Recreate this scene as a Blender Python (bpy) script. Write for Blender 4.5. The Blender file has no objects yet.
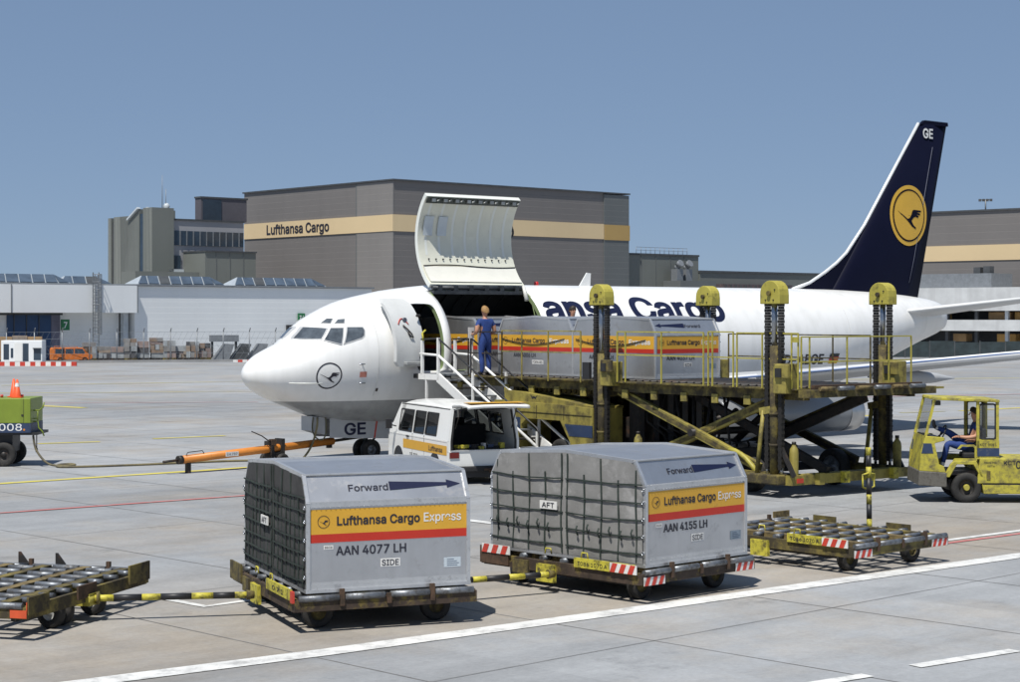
import bpy, bmesh, math, random
from mathutils import Vector, Matrix
R = math.radians
random.seed(7)
S = bpy.context.scene
COL = S.collection

# ------------------------------------------------------------------ camera, sky, sun, exposure
CAM_H = 4.08
cam_d = bpy.data.cameras.new('camera'); cam = bpy.data.objects.new('camera', cam_d); COL.objects.link(cam)
cam.location = (0, 0, CAM_H); cam.rotation_euler = (R(90), 0, 0)
cam_d.sensor_width = 36.0; cam_d.lens = 1832.0 / 1020.0 * 36.0; cam_d.shift_y = -24.6 / 1020.0
cam_d.clip_start = 0.5; cam_d.clip_end = 6000
S.camera = cam
SUN_DIR = Vector((0.20, 0.47, -1.0)).normalized()          # the way the light travels
SUN_EL = math.asin(-SUN_DIR.z)
world = bpy.data.worlds.new('World'); S.world = world; world.use_nodes = True
wn = world.node_tree.nodes; wl = world.node_tree.links; wn.clear()
wo = wn.new('ShaderNodeOutputWorld'); wb = wn.new('ShaderNodeBackground'); sky = wn.new('ShaderNodeTexSky')
sky.sky_type = 'NISHITA'; sky.sun_disc = False; sky.sun_elevation = SUN_EL
sky.sun_rotation = math.atan2(-SUN_DIR.x, -SUN_DIR.y)
sky.altitude = 0; sky.air_density = 0.6; sky.dust_density = 0.0; sky.ozone_density = 6.0
wb.inputs['Strength'].default_value = 0.10
# hazy summer sky: the whole dome graded alike, flatter towards the horizon
wg = wn.new('ShaderNodeGamma'); wg.inputs[1].default_value = 0.33; wm = wn.new('ShaderNodeVectorMath'); wm.operation = 'MULTIPLY'; wm.inputs[1].default_value = (1.38, 1.70, 2.17)
wl.new(sky.outputs[0], wg.inputs[0]); wl.new(wg.outputs[0], wm.inputs[0]); wl.new(wm.outputs[0], wb.inputs[0]); wl.new(wb.outputs[0], wo.inputs[0])
sun_d = bpy.data.lights.new('sun', 'SUN'); sun = bpy.data.objects.new('sun', sun_d); COL.objects.link(sun)
sun_d.energy = 4.2; sun_d.angle = R(0.53); sun_d.color = (1.0, 0.965, 0.90)
sun.rotation_euler = SUN_DIR.to_track_quat('-Z', 'Y').to_euler(); sun.location = (-20, -30, 60)
S.view_settings.view_transform = 'Standard'; S.view_settings.look = 'None'
S.view_settings.exposure = 0.30; S.view_settings.gamma = 1.0; S.view_settings.use_curve_mapping = False

# ------------------------------------------------------------------ materials
MATS = {}
def _rgb(c): return (c[0], c[1], c[2], 1.0)
def M(name, col, rough=0.55, metal=0.0, var=0.12, vscale=2.5, dirt=None, bump=0.0, bscale=30.0, spec=0.5, streak=None, coat=0.0):
    """painted / bare surface: base colour with cloudy variation, optional dirt patches (colour, amount 0..1, scale), optional vertical streaks, fine bump"""
    if name in MATS: return MATS[name]
    m = bpy.data.materials.new(name); m.use_nodes = True; MATS[name] = m
    nt = m.node_tree; N = nt.nodes; L = nt.links
    p = N['Principled BSDF']
    p.inputs['Roughness'].default_value = rough; p.inputs['Metallic'].default_value = metal
    p.inputs['Specular IOR Level'].default_value = spec
    if coat: p.inputs['Coat Weight'].default_value = coat; p.inputs['Coat Roughness'].default_value = 0.08
    tc = N.new('ShaderNodeTexCoord'); oi = N.new('ShaderNodeObjectInfo')
    add = N.new('ShaderNodeVectorMath'); add.operation = 'ADD'
    sc = N.new('ShaderNodeVectorMath'); sc.operation = 'SCALE'; sc.inputs[0].default_value = (17.0, 31.0, 23.0)
    L.new(oi.outputs['Random'], sc.inputs['Scale']); L.new(tc.outputs['Object'], add.inputs[0]); L.new(sc.outputs[0], add.inputs[1])
    vec = add.outputs[0]
    n1 = N.new('ShaderNodeTexNoise'); n1.inputs['Scale'].default_value = vscale; n1.inputs['Detail'].default_value = 5; n1.inputs['Roughness'].default_value = 0.65
    L.new(vec, n1.inputs['Vector'])
    mx = N.new('ShaderNodeMix'); mx.data_type = 'RGBA'
    mx.inputs[6].default_value = _rgb([c * (1 - var) for c in col]); mx.inputs[7].default_value = _rgb([min(1, c * (1 + var)) for c in col])
    mr = N.new('ShaderNodeMapRange'); mr.inputs[1].default_value = 0.3; mr.inputs[2].default_value = 0.7
    L.new(n1.outputs[0], mr.inputs[0]); L.new(mr.outputs[0], mx.inputs[0])
    out = mx.outputs[2]
    if dirt:
        dc, amt, ds = dirt
        n2 = N.new('ShaderNodeTexNoise'); n2.inputs['Scale'].default_value = ds; n2.inputs['Detail'].default_value = 7; n2.inputs['Roughness'].default_value = 0.72
        L.new(vec, n2.inputs['Vector'])
        r2 = N.new('ShaderNodeMapRange'); th = 0.72 - 0.42 * amt
        r2.inputs[1].default_value = th - 0.07; r2.inputs[2].default_value = th + 0.12; r2.inputs[4].default_value = 0.92
        L.new(n2.outputs[0], r2.inputs[0])
        m2 = N.new('ShaderNodeMix'); m2.data_type = 'RGBA'; m2.inputs[7].default_value = _rgb(dc)
        L.new(r2.outputs[0], m2.inputs[0]); L.new(out, m2.inputs[6]); out = m2.outputs[2]
        r3 = N.new('ShaderNodeMapRange'); r3.inputs[3].default_value = rough; r3.inputs[4].default_value = min(1, rough + 0.25)
        L.new(r2.outputs[0], r3.inputs[0]); L.new(r3.outputs[0], p.inputs['Roughness'])
    if streak:
        stc, samt, sx = streak
        mp = N.new('ShaderNodeMapping'); mp.inputs['Scale'].default_value = (sx, sx, sx * 0.05)
        L.new(vec, mp.inputs['Vector'])
        n3 = N.new('ShaderNodeTexNoise'); n3.inputs['Scale'].default_value = 1.0; n3.inputs['Detail'].default_value = 4
        L.new(mp.outputs[0], n3.inputs['Vector'])
        r4 = N.new('ShaderNodeMapRange'); r4.inputs[1].default_value = 0.5; r4.inputs[2].default_value = 0.8; r4.inputs[4].default_value = samt
        L.new(n3.outputs[0], r4.inputs[0])
        m4 = N.new('ShaderNodeMix'); m4.data_type = 'RGBA'; m4.inputs[7].default_value = _rgb(stc)
        L.new(r4.outputs[0], m4.inputs[0]); L.new(out, m4.inputs[6]); out = m4.outputs[2]
    L.new(out, p.inputs['Base Color'])
    if bump:
        nb = N.new('ShaderNodeTexNoise'); nb.inputs['Scale'].default_value = bscale; nb.inputs['Detail'].default_value = 4
        L.new(vec, nb.inputs['Vector'])
        b = N.new('ShaderNodeBump'); b.inputs['Strength'].default_value = bump; b.inputs['Distance'].default_value = 0.02
        L.new(nb.outputs[0], b.inputs['Height']); L.new(b.outputs[0], p.inputs['Normal'])
    return m

def glass(name, tint=(0.25, 0.28, 0.3), gloss=0.16):
    if name in MATS: return MATS[name]
    m = bpy.data.materials.new(name); m.use_nodes = True; MATS[name] = m
    N = m.node_tree.nodes; L = m.node_tree.links; N.clear()
    o = N.new('ShaderNodeOutputMaterial'); t = N.new('ShaderNodeBsdfTransparent'); g = N.new('ShaderNodeBsdfGlossy'); mx = N.new('ShaderNodeMixShader')
    fr = N.new('ShaderNodeLayerWeight'); pw_ = N.new('ShaderNodeMath'); pw_.operation = 'POWER'; pw_.inputs[1].default_value = 4.0; ad = N.new('ShaderNodeMath'); ad.operation = 'MULTIPLY_ADD'; ad.inputs[1].default_value = 0.6; ad.inputs[2].default_value = gloss; ad.use_clamp = True; L.new(fr.outputs['Facing'], pw_.inputs[0])
    t.inputs[0].default_value = _rgb(tint); g.inputs['Roughness'].default_value = 0.03; g.inputs[0].default_value = (0.8, 0.83, 0.86, 1)
    L.new(pw_.outputs[0], ad.inputs[0]); L.new(ad.outputs[0], mx.inputs[0]); L.new(t.outputs[0], mx.inputs[1]); L.new(g.outputs[0], mx.inputs[2]); L.new(mx.outputs[0], o.inputs[0])
    return m

GRIME = (0.035, 0.028, 0.02); RUST = (0.10, 0.045, 0.02)
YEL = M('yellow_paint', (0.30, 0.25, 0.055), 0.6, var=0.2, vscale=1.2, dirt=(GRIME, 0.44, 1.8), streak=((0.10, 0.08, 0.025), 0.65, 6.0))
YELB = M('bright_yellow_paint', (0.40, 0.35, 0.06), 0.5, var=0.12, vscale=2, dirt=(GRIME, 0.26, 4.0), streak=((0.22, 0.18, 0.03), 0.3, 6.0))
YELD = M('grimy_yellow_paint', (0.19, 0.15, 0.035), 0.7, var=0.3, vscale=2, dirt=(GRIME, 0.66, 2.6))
YELP = M('label_yellow_paint', (0.52, 0.46, 0.05), 0.55, var=0.14, vscale=5, dirt=(GRIME, 0.46, 8.0))
WOOD = M('worn_beam_paint', (0.19, 0.14, 0.055), 0.8, var=0.35, vscale=6, dirt=(GRIME, 0.5, 7.0))
STEEL = M('dark_greasy_steel', (0.032, 0.029, 0.027), 0.55, metal=0.3, var=0.4, vscale=5, dirt=(RUST, 0.25, 5.0))
RUSTM = M('rusty_steel', (0.085, 0.05, 0.03), 0.8, metal=0.1, var=0.4, vscale=7, dirt=(GRIME, 0.4, 8.0))
DOLLYF = M('worn_dolly_frame', (0.050, 0.034, 0.024), 0.8, metal=0.1, var=0.5, vscale=5, dirt=((0.26, 0.20, 0.04), 0.30, 3.5))
BLK = M('black_rubber', (0.018, 0.018, 0.019), 0.75, var=0.3, vscale=9)
TYRE = M('tyre_rubber', (0.022, 0.021, 0.02), 0.8, var=0.3, vscale=8, dirt=((0.09, 0.08, 0.07), 0.25, 6.0))
BLKP = M('black_paint', (0.02, 0.02, 0.022), 0.5, var=0.2)
CHAIN = M('black_greased_chain', (0.02, 0.018, 0.016), 0.6, metal=0.2, var=0.5, vscale=20)
CHROME = M('steel_rod', (0.35, 0.37, 0.4), 0.25, metal=0.9, var=0.2, vscale=3)
ROLLER = M('zinc_roller', (0.21, 0.225, 0.245), 0.48, metal=0.6, var=0.4, vscale=4, dirt=((0.07, 0.06, 0.05), 0.42, 9.0))
REDP = M('red_paint', (0.52, 0.05, 0.03), 0.55, var=0.15, vscale=5, dirt=(GRIME, 0.15, 7.0))
WHTP = M('white_marking', (0.72, 0.71, 0.68), 0.6, var=0.08, vscale=5, dirt=((0.3, 0.28, 0.25), 0.2, 8.0))
ORNG = M('orange_paint', (0.62, 0.22, 0.035), 0.45, var=0.12, vscale=3, dirt=(GRIME, 0.16, 6.0))
ORCONE = M('orange_cone_plastic', (0.75, 0.10, 0.025), 0.5, var=0.1)
WHITE = M('white_vehicle_paint', (0.78, 0.78, 0.75), 0.3, var=0.03, vscale=1, dirt=((0.4, 0.38, 0.34), 0.08, 3.0), coat=0.3)
STAIRW = M('white_stair_paint', (0.76, 0.76, 0.74), 0.45, var=0.05, vscale=3, dirt=((0.25, 0.22, 0.2), 0.15, 8.0))
PANELW = M('cargo_door_lining', (0.66, 0.66, 0.56), 0.55, var=0.06, vscale=2.5, dirt=((0.42, 0.41, 0.36), 0.16, 5.0))
PANELP = M('cargo_door_frame_paint', (0.70, 0.72, 0.68), 0.5, var=0.04)
BLUEP = M('fin_blue_paint', (0.003, 0.004, 0.016), 0.6, var=0.1, vscale=0.8, spec=0.1)
LBLUE = M('lettering_blue', (0.007, 0.010, 0.040), 0.45, var=0.1)
LDARK = M('lettering_dark', (0.018, 0.018, 0.03), 0.5, var=0.15, vscale=8)
LWHITE = M('lettering_white', (0.74, 0.74, 0.72), 0.5, var=0.05)
ORCH = M('stripe_amber', (0.66, 0.36, 0.035), 0.45, var=0.05, vscale=3, dirt=((0.4, 0.22, 0.05), 0.1, 6.0))
STRED = M('stripe_red', (0.50, 0.030, 0.014), 0.45, var=0.06, vscale=3, dirt=((0.4, 0.08, 0.04), 0.1, 6.0))
LOGOY = M('logo_amber', (0.68, 0.40, 0.04), 0.4, var=0.05)
ALU = M('aluminium_sheet', (0.56, 0.56, 0.565), 0.40, metal=0.86, var=0.10, vscale=1.2, dirt=((0.40, 0.39, 0.38), 0.20, 3.0), streak=((0.44, 0.435, 0.43), 0.35, 7.0), bump=0.03, bscale=3)
ALUE = M('aluminium_edge', (0.60, 0.605, 0.61), 0.38, metal=0.7, var=0.10, vscale=5, dirt=((0.2, 0.19, 0.18), 0.15, 9.0))
CLOTHL = M('pale_grey_tarpaulin', (0.23, 0.225, 0.215), 0.85, var=0.16, vscale=2.0, dirt=((0.40, 0.39, 0.38), 0.25, 1.6), bump=0.5, bscale=4)
CLOTHD = M('dark_grey_tarpaulin', (0.045, 0.044, 0.043), 0.85, var=0.3, vscale=2.5, dirt=((0.11, 0.108, 0.105), 0.22, 2.2), bump=0.5, bscale=5)
NETG = M('green_webbing', (0.026, 0.038, 0.032), 0.85, var=0.3, vscale=9)
GREENP = M('lime_green_paint', (0.20, 0.265, 0.03), 0.42, var=0.1, vscale=2, dirt=((0.07, 0.09, 0.02), 0.15, 4.0), streak=((0.12, 0.15, 0.03), 0.3, 6.0))
NAVY = M('navy_stripe', (0.025, 0.045, 0.10), 0.5, var=0.2, dirt=((0.10, 0.11, 0.12), 0.22, 6.0))
SKIN = M('skin', (0.48, 0.25, 0.16), 0.55, var=0.06)
OVERALL = M('blue_overall_cloth', (0.016, 0.045, 0.19), 0.8, var=0.2, vscale=9, bump=0.4, bscale=22)
HAIRB = M('fair_hair', (0.30, 0.17, 0.06), 0.7, var=0.25, vscale=30)
HAIRD = M('dark_hair', (0.022, 0.014, 0.01), 0.6, var=0.25, vscale=30)
SOCK = M('white_sock', (0.7, 0.7, 0.68), 0.85)
DARKIN = M('dark_interior', (0.03, 0.03, 0.032), 0.8, var=0.2)
CGLASS = M('cockpit_glass', (0.085, 0.10, 0.115), 0.05, var=0.45, vscale=3.0, spec=1.0)
VGLASS = glass('vehicle_glass', (0.10, 0.11, 0.11), 0.05)
CLGLASS = glass('clear_screen', (0.8, 0.82, 0.82), 0.08)

# ------------------------------------------------------------------ mesh builder
class MB:
    def __init__(s): s.v = []; s.f = []; s.m = []; s.sm = []
    def add(s, vs, fs, mi=0, smooth=False):
        o = len(s.v); s.v += [tuple(v) for v in vs]
        for f in fs: s.f.append(tuple(i + o for i in f)); s.m.append(mi); s.sm.append(smooth)
        return s
    def box(s, c, d, rz=0.0, mi=0):
        x, y, z = d[0] / 2, d[1] / 2, d[2] / 2; cr, sr = math.cos(rz), math.sin(rz)
        vs = []
        for k in (-z, z):
            for (i, j) in ((-x, -y), (x, -y), (x, y), (-x, y)): vs.append((c[0] + i * cr - j * sr, c[1] + i * sr + j * cr, c[2] + k))
        return s.add(vs, [(3, 2, 1, 0), (4, 5, 6, 7), (0, 1, 5, 4), (1, 2, 6, 5), (2, 3, 7, 6), (3, 0, 4, 7)], mi)
    def bb(s, x0, x1, y0, y1, z0, z1, mi=0):
        return s.box(((x0 + x1) / 2, (y0 + y1) / 2, (z0 + z1) / 2), (abs(x1 - x0), abs(y1 - y0), abs(z1 - z0)), 0, mi)
    def bar(s, p, q, w, h, up=(0, 0, 1), mi=0):
        p = Vector(p); q = Vector(q); d = (q - p).normalized(); u = Vector(up)
        if abs(d.dot(u)) > 0.98: u = Vector((1, 0, 0))
        r = d.cross(u).normalized(); u = r.cross(d).normalized()
        vs = []
        for e in (p, q):
            for (i, j) in ((-1, -1), (1, -1), (1, 1), (-1, 1)): vs.append(e + r * (i * w / 2) + u * (j * h / 2))
        return s.add(vs, [(3, 2, 1, 0), (4, 5, 6, 7), (0, 1, 5, 4), (1, 2, 6, 5), (2, 3, 7, 6), (3, 0, 4, 7)], mi)
    def cyl(s, p, q, r, r2=None, n=12, mi=0, caps=True, smooth=True):
        r2 = r if r2 is None else r2
        p = Vector(p); q = Vector(q); d = (q - p).normalized(); u = Vector((0, 0, 1)) if abs(d.z) < 0.95 else Vector((1, 0, 0))
        a = d.cross(u).normalized(); b = a.cross(d).normalized(); vs = []
        for e, rr in ((p, r), (q, r2)):
            for i in range(n):
                t = 2 * math.pi * i / n; vs.append(e + a * (rr * math.cos(t)) + b * (rr * math.sin(t)))
        s.add(vs, [(i, n + i, n + (i + 1) % n, (i + 1) % n) for i in range(n)], mi, smooth)
        if caps:
            o = len(s.v) - 2 * n
            s.f.append(tuple(o + i for i in range(n))); s.m.append(mi); s.sm.append(False)
            s.f.append(tuple(o + n + i for i in reversed(range(n)))); s.m.append(mi); s.sm.append(False)
        return s
    def tube(s, pts, r, n=8, mi=0):
        pts = [Vector(p) for p in pts]; vs = []; prev = None
        for i, p in enumerate(pts):
            d = (pts[min(i + 1, len(pts) - 1)] - pts[max(i - 1, 0)]).normalized()
            if prev is None: u = Vector((0, 0, 1)) if abs(d.z) < 0.9 else Vector((1, 0, 0))
            else: u = prev
            a = d.cross(u).normalized(); u = a.cross(d).normalized(); prev = u
            for k in range(n):
                t = 2 * math.pi * k / n; vs.append(p + a * (r * math.cos(t)) + u * (r * math.sin(t)))
        fs = [(i * n + k, i * n + (k + 1) % n, (i + 1) * n + (k + 1) % n, (i + 1) * n + k) for i in range(len(pts) - 1) for k in range(n)]
        fs += [tuple(reversed(range(n))), tuple(range((len(pts) - 1) * n, len(pts) * n))]
        return s.add(vs, fs, mi, True)
    def lathe(s, prof, o, axis, n=24, mi=0):
        """prof: list of (distance along axis, radius)"""
        o = Vector(o); d = Vector(axis).normalized(); u = Vector((0, 0, 1)) if abs(d.z) < 0.9 else Vector((1, 0, 0))
        a = d.cross(u).normalized(); b = a.cross(d).normalized(); vs = []
        for (t, r) in prof:
            for k in range(n):
                g = 2 * math.pi * k / n; vs.append(o + d * t + a * (r * math.cos(g)) + b * (r * math.sin(g)))
        fs = [(i * n + k, (i + 1) * n + k, (i + 1) * n + (k + 1) % n, i * n + (k + 1) % n) for i in range(len(prof) - 1) for k in range(n)]
        return s.add(vs, fs, mi, True)
    def prism(s, poly, fn, d0, d1, mi=0):
        """poly: 2-D outline (u, v); fn(u, v, d) -> point; extruded from d0 to d1"""
        n = len(poly); vs = [fn(u, v, d0) for u, v in poly] + [fn(u, v, d1) for u, v in poly]
        return s.add(vs, [tuple(range(n)), tuple(reversed(range(n, 2 * n)))] + [(i, n + i, n + (i + 1) % n, (i + 1) % n) for i in range(n)], mi)
    def grid(s, rows, mi=0, smooth=True, close=False):
        n = len(rows[0]); vs = [p for r in rows for p in r]; fs = []
        for i in range(len(rows) - 1):
            for k in range(n if close else n - 1):
                k2 = (k + 1) % n; fs.append((i * n + k, i * n + k2, (i + 1) * n + k2, (i + 1) * n + k))
        return s.add(vs, fs, mi, smooth)
    def holes(s, us, vs_, isopen, fn, mi=0):
        """sheet over the grid lines us x vs_, leaving cells out where isopen(uc, vc)"""
        for i in range(len(us) - 1):
            for j in range(len(vs_) - 1):
                if isopen((us[i] + us[i + 1]) / 2, (vs_[j] + vs_[j + 1]) / 2): continue
                s.add([fn(us[i], vs_[j]), fn(us[i + 1], vs_[j]), fn(us[i + 1], vs_[j + 1]), fn(us[i], vs_[j + 1])], [(0, 1, 2, 3)], mi)
        return s
    def mesh(s, name, mats, fixn=True):
        me = bpy.data.meshes.new(name); me.from_pydata(s.v, [], s.f)
        for m in (mats if isinstance(mats, (list, tuple)) else [mats]): me.materials.append(m)
        me.polygons.foreach_set('material_index', s.m); me.polygons.foreach_set('use_smooth', s.sm)
        if fixn:
            bm = bmesh.new(); bm.from_mesh(me); bmesh.ops.recalc_face_normals(bm, faces=bm.faces); bm.to_mesh(me); bm.free()
        me.update(); return me
    def build(s, name, mats, parent=None, fixn=True, bevel=0.0, loc=None, rz=None):
        me = s.mesh(name, mats, fixn)
        if bevel:
            bm = bmesh.new(); bm.from_mesh(me); bmesh.ops.remove_doubles(bm, verts=bm.verts, dist=1e-5)
            es = [e for e in bm.edges if len(e.link_faces) == 2 and e.calc_face_angle(0) > 0.6]
            bmesh.ops.bevel(bm, geom=es, offset=bevel, segments=2, profile=0.5, affect='EDGES'); bm.to_mesh(me); bm.free()
        return put(name, me, parent, loc, rz)
def put(name, me, parent=None, loc=None, rz=None):
    o = bpy.data.objects.new(name, me); COL.objects.link(o)
    if parent is not None: o.parent = parent
    if loc is not None: o.location = loc
    if rz is not None: o.rotation_euler = (0, 0, rz)
    return o
def tag(o, label=None, cat=None, group=None, kind=None):
    if label: o['label'] = label
    if cat: o['category'] = cat
    if group: o['group'] = group
    if kind: o['kind'] = kind
    return o
def thing(name, loc, rz, label, cat, group=None):
    o = bpy.data.objects.new(name, None); COL.objects.link(o); o.location = loc; o.rotation_euler = (0, 0, rz); o.empty_display_size = 0.3
    return tag(o, label, cat, group)
def structure(name, mb, mat, parent=None, **k):
    o = mb.build(name, mat, parent, **k)
    if parent is None: o['kind'] = 'structure'
    return o

# ------------------------------------------------------------------ lettering (flat outlines from the built-in font)
_TX = {}
try: SANS = bpy.data.fonts.load(bpy.utils.resource_path('LOCAL') + '/datafiles/fonts/Inter.woff2')      # the sans that ships with Blender
except Exception: SANS = None
def text_shape(s, bold=0.012):
    """triangles of a text: (verts, tris, layer per vert, x0, x1, y0, y1); overlapping strokes of a glyph lie on separate layers"""
    k = (s, bold)
    if k in _TX: return _TX[k]
    cu = bpy.data.curves.new('t', 'FONT'); cu.body = s; cu.size = 1.0; cu.font = SANS or cu.font; cu.resolution_u = 4; cu.fill_mode = 'NONE'
    o = bpy.data.objects.new('t', cu); COL.objects.link(o)
    dg = bpy.context.evaluated_depsgraph_get(); me = bpy.data.meshes.new_from_object(o.evaluated_get(dg))
    bpy.data.objects.remove(o); bpy.data.curves.remove(cu)
    co = [v.co.to_2d() for v in me.vertices]; nb = {}
    for e in me.edges:
        i, j = e.vertices; nb.setdefault(i, []).append(j); nb.setdefault(j, []).append(i)
    first = {}
    for e in me.edges: first.setdefault(e.vertices[0], e.vertices[1])
    seen = set(); loops = []
    for i in range(len(co)):
        if i in seen or i not in nb: continue
        loop = [i]; seen.add(i); cur = first.get(i, nb[i][0])
        while cur not in seen:
            loop.append(cur); seen.add(cur); nx = [q for q in nb[cur] if q not in seen]
            if not nx: break
            cur = nx[0]
        if len(loop) > 2: loops.append([co[q] for q in loop])
    def area(L): return 0.5 * sum(L[i].x * L[(i + 1) % len(L)].y - L[(i + 1) % len(L)].x * L[i].y for i in range(len(L)))
    def inside(p, L):
        c = False; n = len(L)
        for i in range(n):
            q, r = L[i], L[(i + 1) % n]
            if (q.y > p.y) != (r.y > p.y) and p.x < (r.x - q.x) * (p.y - q.y) / (r.y - q.y) + q.x: c = not c
        return c
    ars = [area(L) for L in loops]; sgn = 1 if ars[max(range(len(ars)), key=lambda i: abs(ars[i]))] > 0 else -1
    def fatten(L, d):
        tol = max(0.006, abs(d) * 0.95); K = []
        for p in L:
            if not K or (p - K[-1]).length > tol: K.append(p)
        while len(K) > 3 and (K[0] - K[-1]).length < tol: K.pop()
        L = K; out = []; n = len(L)
        for i in range(n):
            a, b, c = L[i - 1], L[i], L[(i + 1) % n]; e1 = b - a; e2 = c - b
            if e1.length < 1e-7 or e2.length < 1e-7: out.append(b.copy()); continue
            n1 = Vector((e1.y, -e1.x)).normalized(); n2 = Vector((e2.y, -e2.x)).normalized(); m = n1 + n2
            if m.length < 1e-4: out.append(b + n1 * d); continue
            m.normalize(); out.append(b + m * (d / max(0.5, m.dot(n1))))
        return out
    loops = [fatten(L, bold * sgn) for L in loops]
    outs = [i for i in range(len(loops)) if ars[i] * sgn > 0]; hol = {i: [] for i in outs}
    for h in range(len(loops)):
        if h in hol: continue
        own = [i for i in outs if inside(loops[h][0], loops[i])]
        for i in own[:1] if own else []: hol[min(own, key=lambda i: abs(ars[i]))].append(h)
    V = []; T = []; LY = []; boxes = []
    from mathutils.geometry import tessellate_polygon
    for i in outs:
        L = loops[i]; bx = (min(p.x for p in L), max(p.x for p in L), min(p.y for p in L), max(p.y for p in L)); lay = 0
        for q in boxes:
            if bx[0] < q[1] and q[0] < bx[1] and bx[2] < q[3] and q[2] < bx[3]: lay = max(lay, q[4] + 1)
        boxes.append(bx + (lay,)); polys = [L] + [loops[h] for h in hol[i]]; base = len(V)
        for P in polys: V += [(p.x, p.y) for p in P]; LY += [lay] * len(P)
        for t in tessellate_polygon([[p.to_3d() for p in P] for P in polys]): T.append(tuple(base + q for q in t))
    xs = [v[0] for v in V]; ys = [v[1] for v in V]
    _TX[k] = (V, T, LY, min(xs), max(xs), min(ys), max(ys)); return _TX[k]
def lettering(s, parent, mat, fn, w, cap, bold=0.012, cut=0, name='lettering', center=True):
    """fn(u, v) -> point; text fills width w, capital height cap (v = 0 is the baseline)"""
    bold = min(bold, 0.021 if cut < 8 else 0.028); V, T, LY, x0, x1, y0, y1 = text_shape(s, bold); hs = text_shape('H', bold); ch = hs[6] - hs[5]
    bm = bmesh.new(); lay = bm.verts.layers.float.new('lay'); sx = w / (x1 - x0); sy = cap / ch; bv = []
    for (x, y), l_ in zip(V, LY):
        v = bm.verts.new(((x - x0) * sx - (w / 2 if center else 0), y * sy, 0)); v[lay] = l_; bv.append(v)
    for t in T:
        try: bm.faces.new([bv[i] for i in t])
        except ValueError: pass
    if cut:
        vmin = y0 * sy; vmax = y1 * sy
        for i in range(1, cut): bmesh.ops.bisect_plane(bm, geom=bm.verts[:] + bm.edges[:] + bm.faces[:], plane_co=(0, vmin + (vmax - vmin) * i / cut, 0), plane_no=(0, 1, 0))
        for i in range(1, cut * 3): bmesh.ops.bisect_plane(bm, geom=bm.verts[:] + bm.edges[:] + bm.faces[:], plane_co=(-w / 2 + w * i / (cut * 3), 0, 0), plane_no=(1, 0, 0))
    st = 0.002 * max(cap, 0.2)
    for v in bm.verts:
        u_, v_ = v.co.x, v.co.y; p = Vector(fn(u_, v_)); n = (Vector(fn(u_ + 0.01, v_)) - p).cross(Vector(fn(u_, v_ + 0.01)) - p).normalized(); v.co = p + n * (st * v[lay])
    me = bpy.data.meshes.new(name); bm.to_mesh(me); bm.free(); me.materials.append(mat)
    return put(name, me, parent)
def plane_fn(o, u, v):
    o = Vector(o); u = Vector(u).normalized(); v = Vector(v).normalized()
    return lambda a, b: o + u * a + v * b
CRANE = [(-0.80, 0.20), (-0.62, 0.10), (-0.35, -0.02), (-0.12, -0.14), (0.02, -0.10), (0.12, 0.02), (0.20, 0.20), (0.30, 0.24), (0.80, 0.22), (0.76, 0.15), (0.50, 0.14), (0.74, 0.08), (0.70, 0.02), (0.48, 0.05), (0.64, -0.03), (0.58, -0.08), (0.40, -0.04), (0.28, -0.08), (0.14, -0.20), (0.28, -0.38), (0.46, -0.48), (0.44, -0.54), (0.18, -0.44), (-0.06, -0.26), (-0.30, -0.10), (-0.60, 0.06)]
def ring_poly(mb, fn, r0, r1, n=40, mi=0):
    vs = [fn(r * math.cos(2 * math.pi * k / n), r * math.sin(2 * math.pi * k / n)) for r in (r0, r1) for k in range(n)]
    mb.add(vs, [(k, (k + 1) % n, n + (k + 1) % n, n + k) for k in range(n)], mi)
def crane_emblem(parent, mat, fn, r, name='emblem', ring=0.10, flip=1, depth=0):
    mb = MB(); ring_poly(mb, fn, r * (1 - ring), r)
    tri = MB(); bm = bmesh.new(); vs = [bm.verts.new((x * r * flip, y * r, 0)) for x, y in CRANE]; bm.faces.new(vs)
    bmesh.ops.triangulate(bm, faces=bm.faces[:], ngon_method='EAR_CLIP')
    if depth:
        for i in range(1, depth):
            for nrm, ax in (((0, 1, 0), 1), ((1, 0, 0), 0)):
                c = [0, 0, 0]; c[ax] = -r + 2 * r * i / depth
                bmesh.ops.bisect_plane(bm, geom=bm.verts[:] + bm.edges[:] + bm.faces[:], plane_co=c, plane_no=nrm)
    bm.verts.index_update()
    mb.add([fn(v.co.x, v.co.y) for v in bm.verts], [tuple(v.index for v in f.verts) for f in bm.faces]); bm.free()
    return mb.build(name, mat, parent, fixn=False)
def rounded(u0, u1, v0, v1, r, n=5):
    pts = []
    for (cu, cv, a0) in ((u1 - r, v0 + r, -90), (u1 - r, v1 - r, 0), (u0 + r, v1 - r, 90), (u0 + r, v0 + r, 180)):
        for k in range(n + 1): a = R(a0 + 90 * k / n); pts.append((cu + r * math.cos(a), cv + r * math.sin(a)))
    return pts
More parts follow.
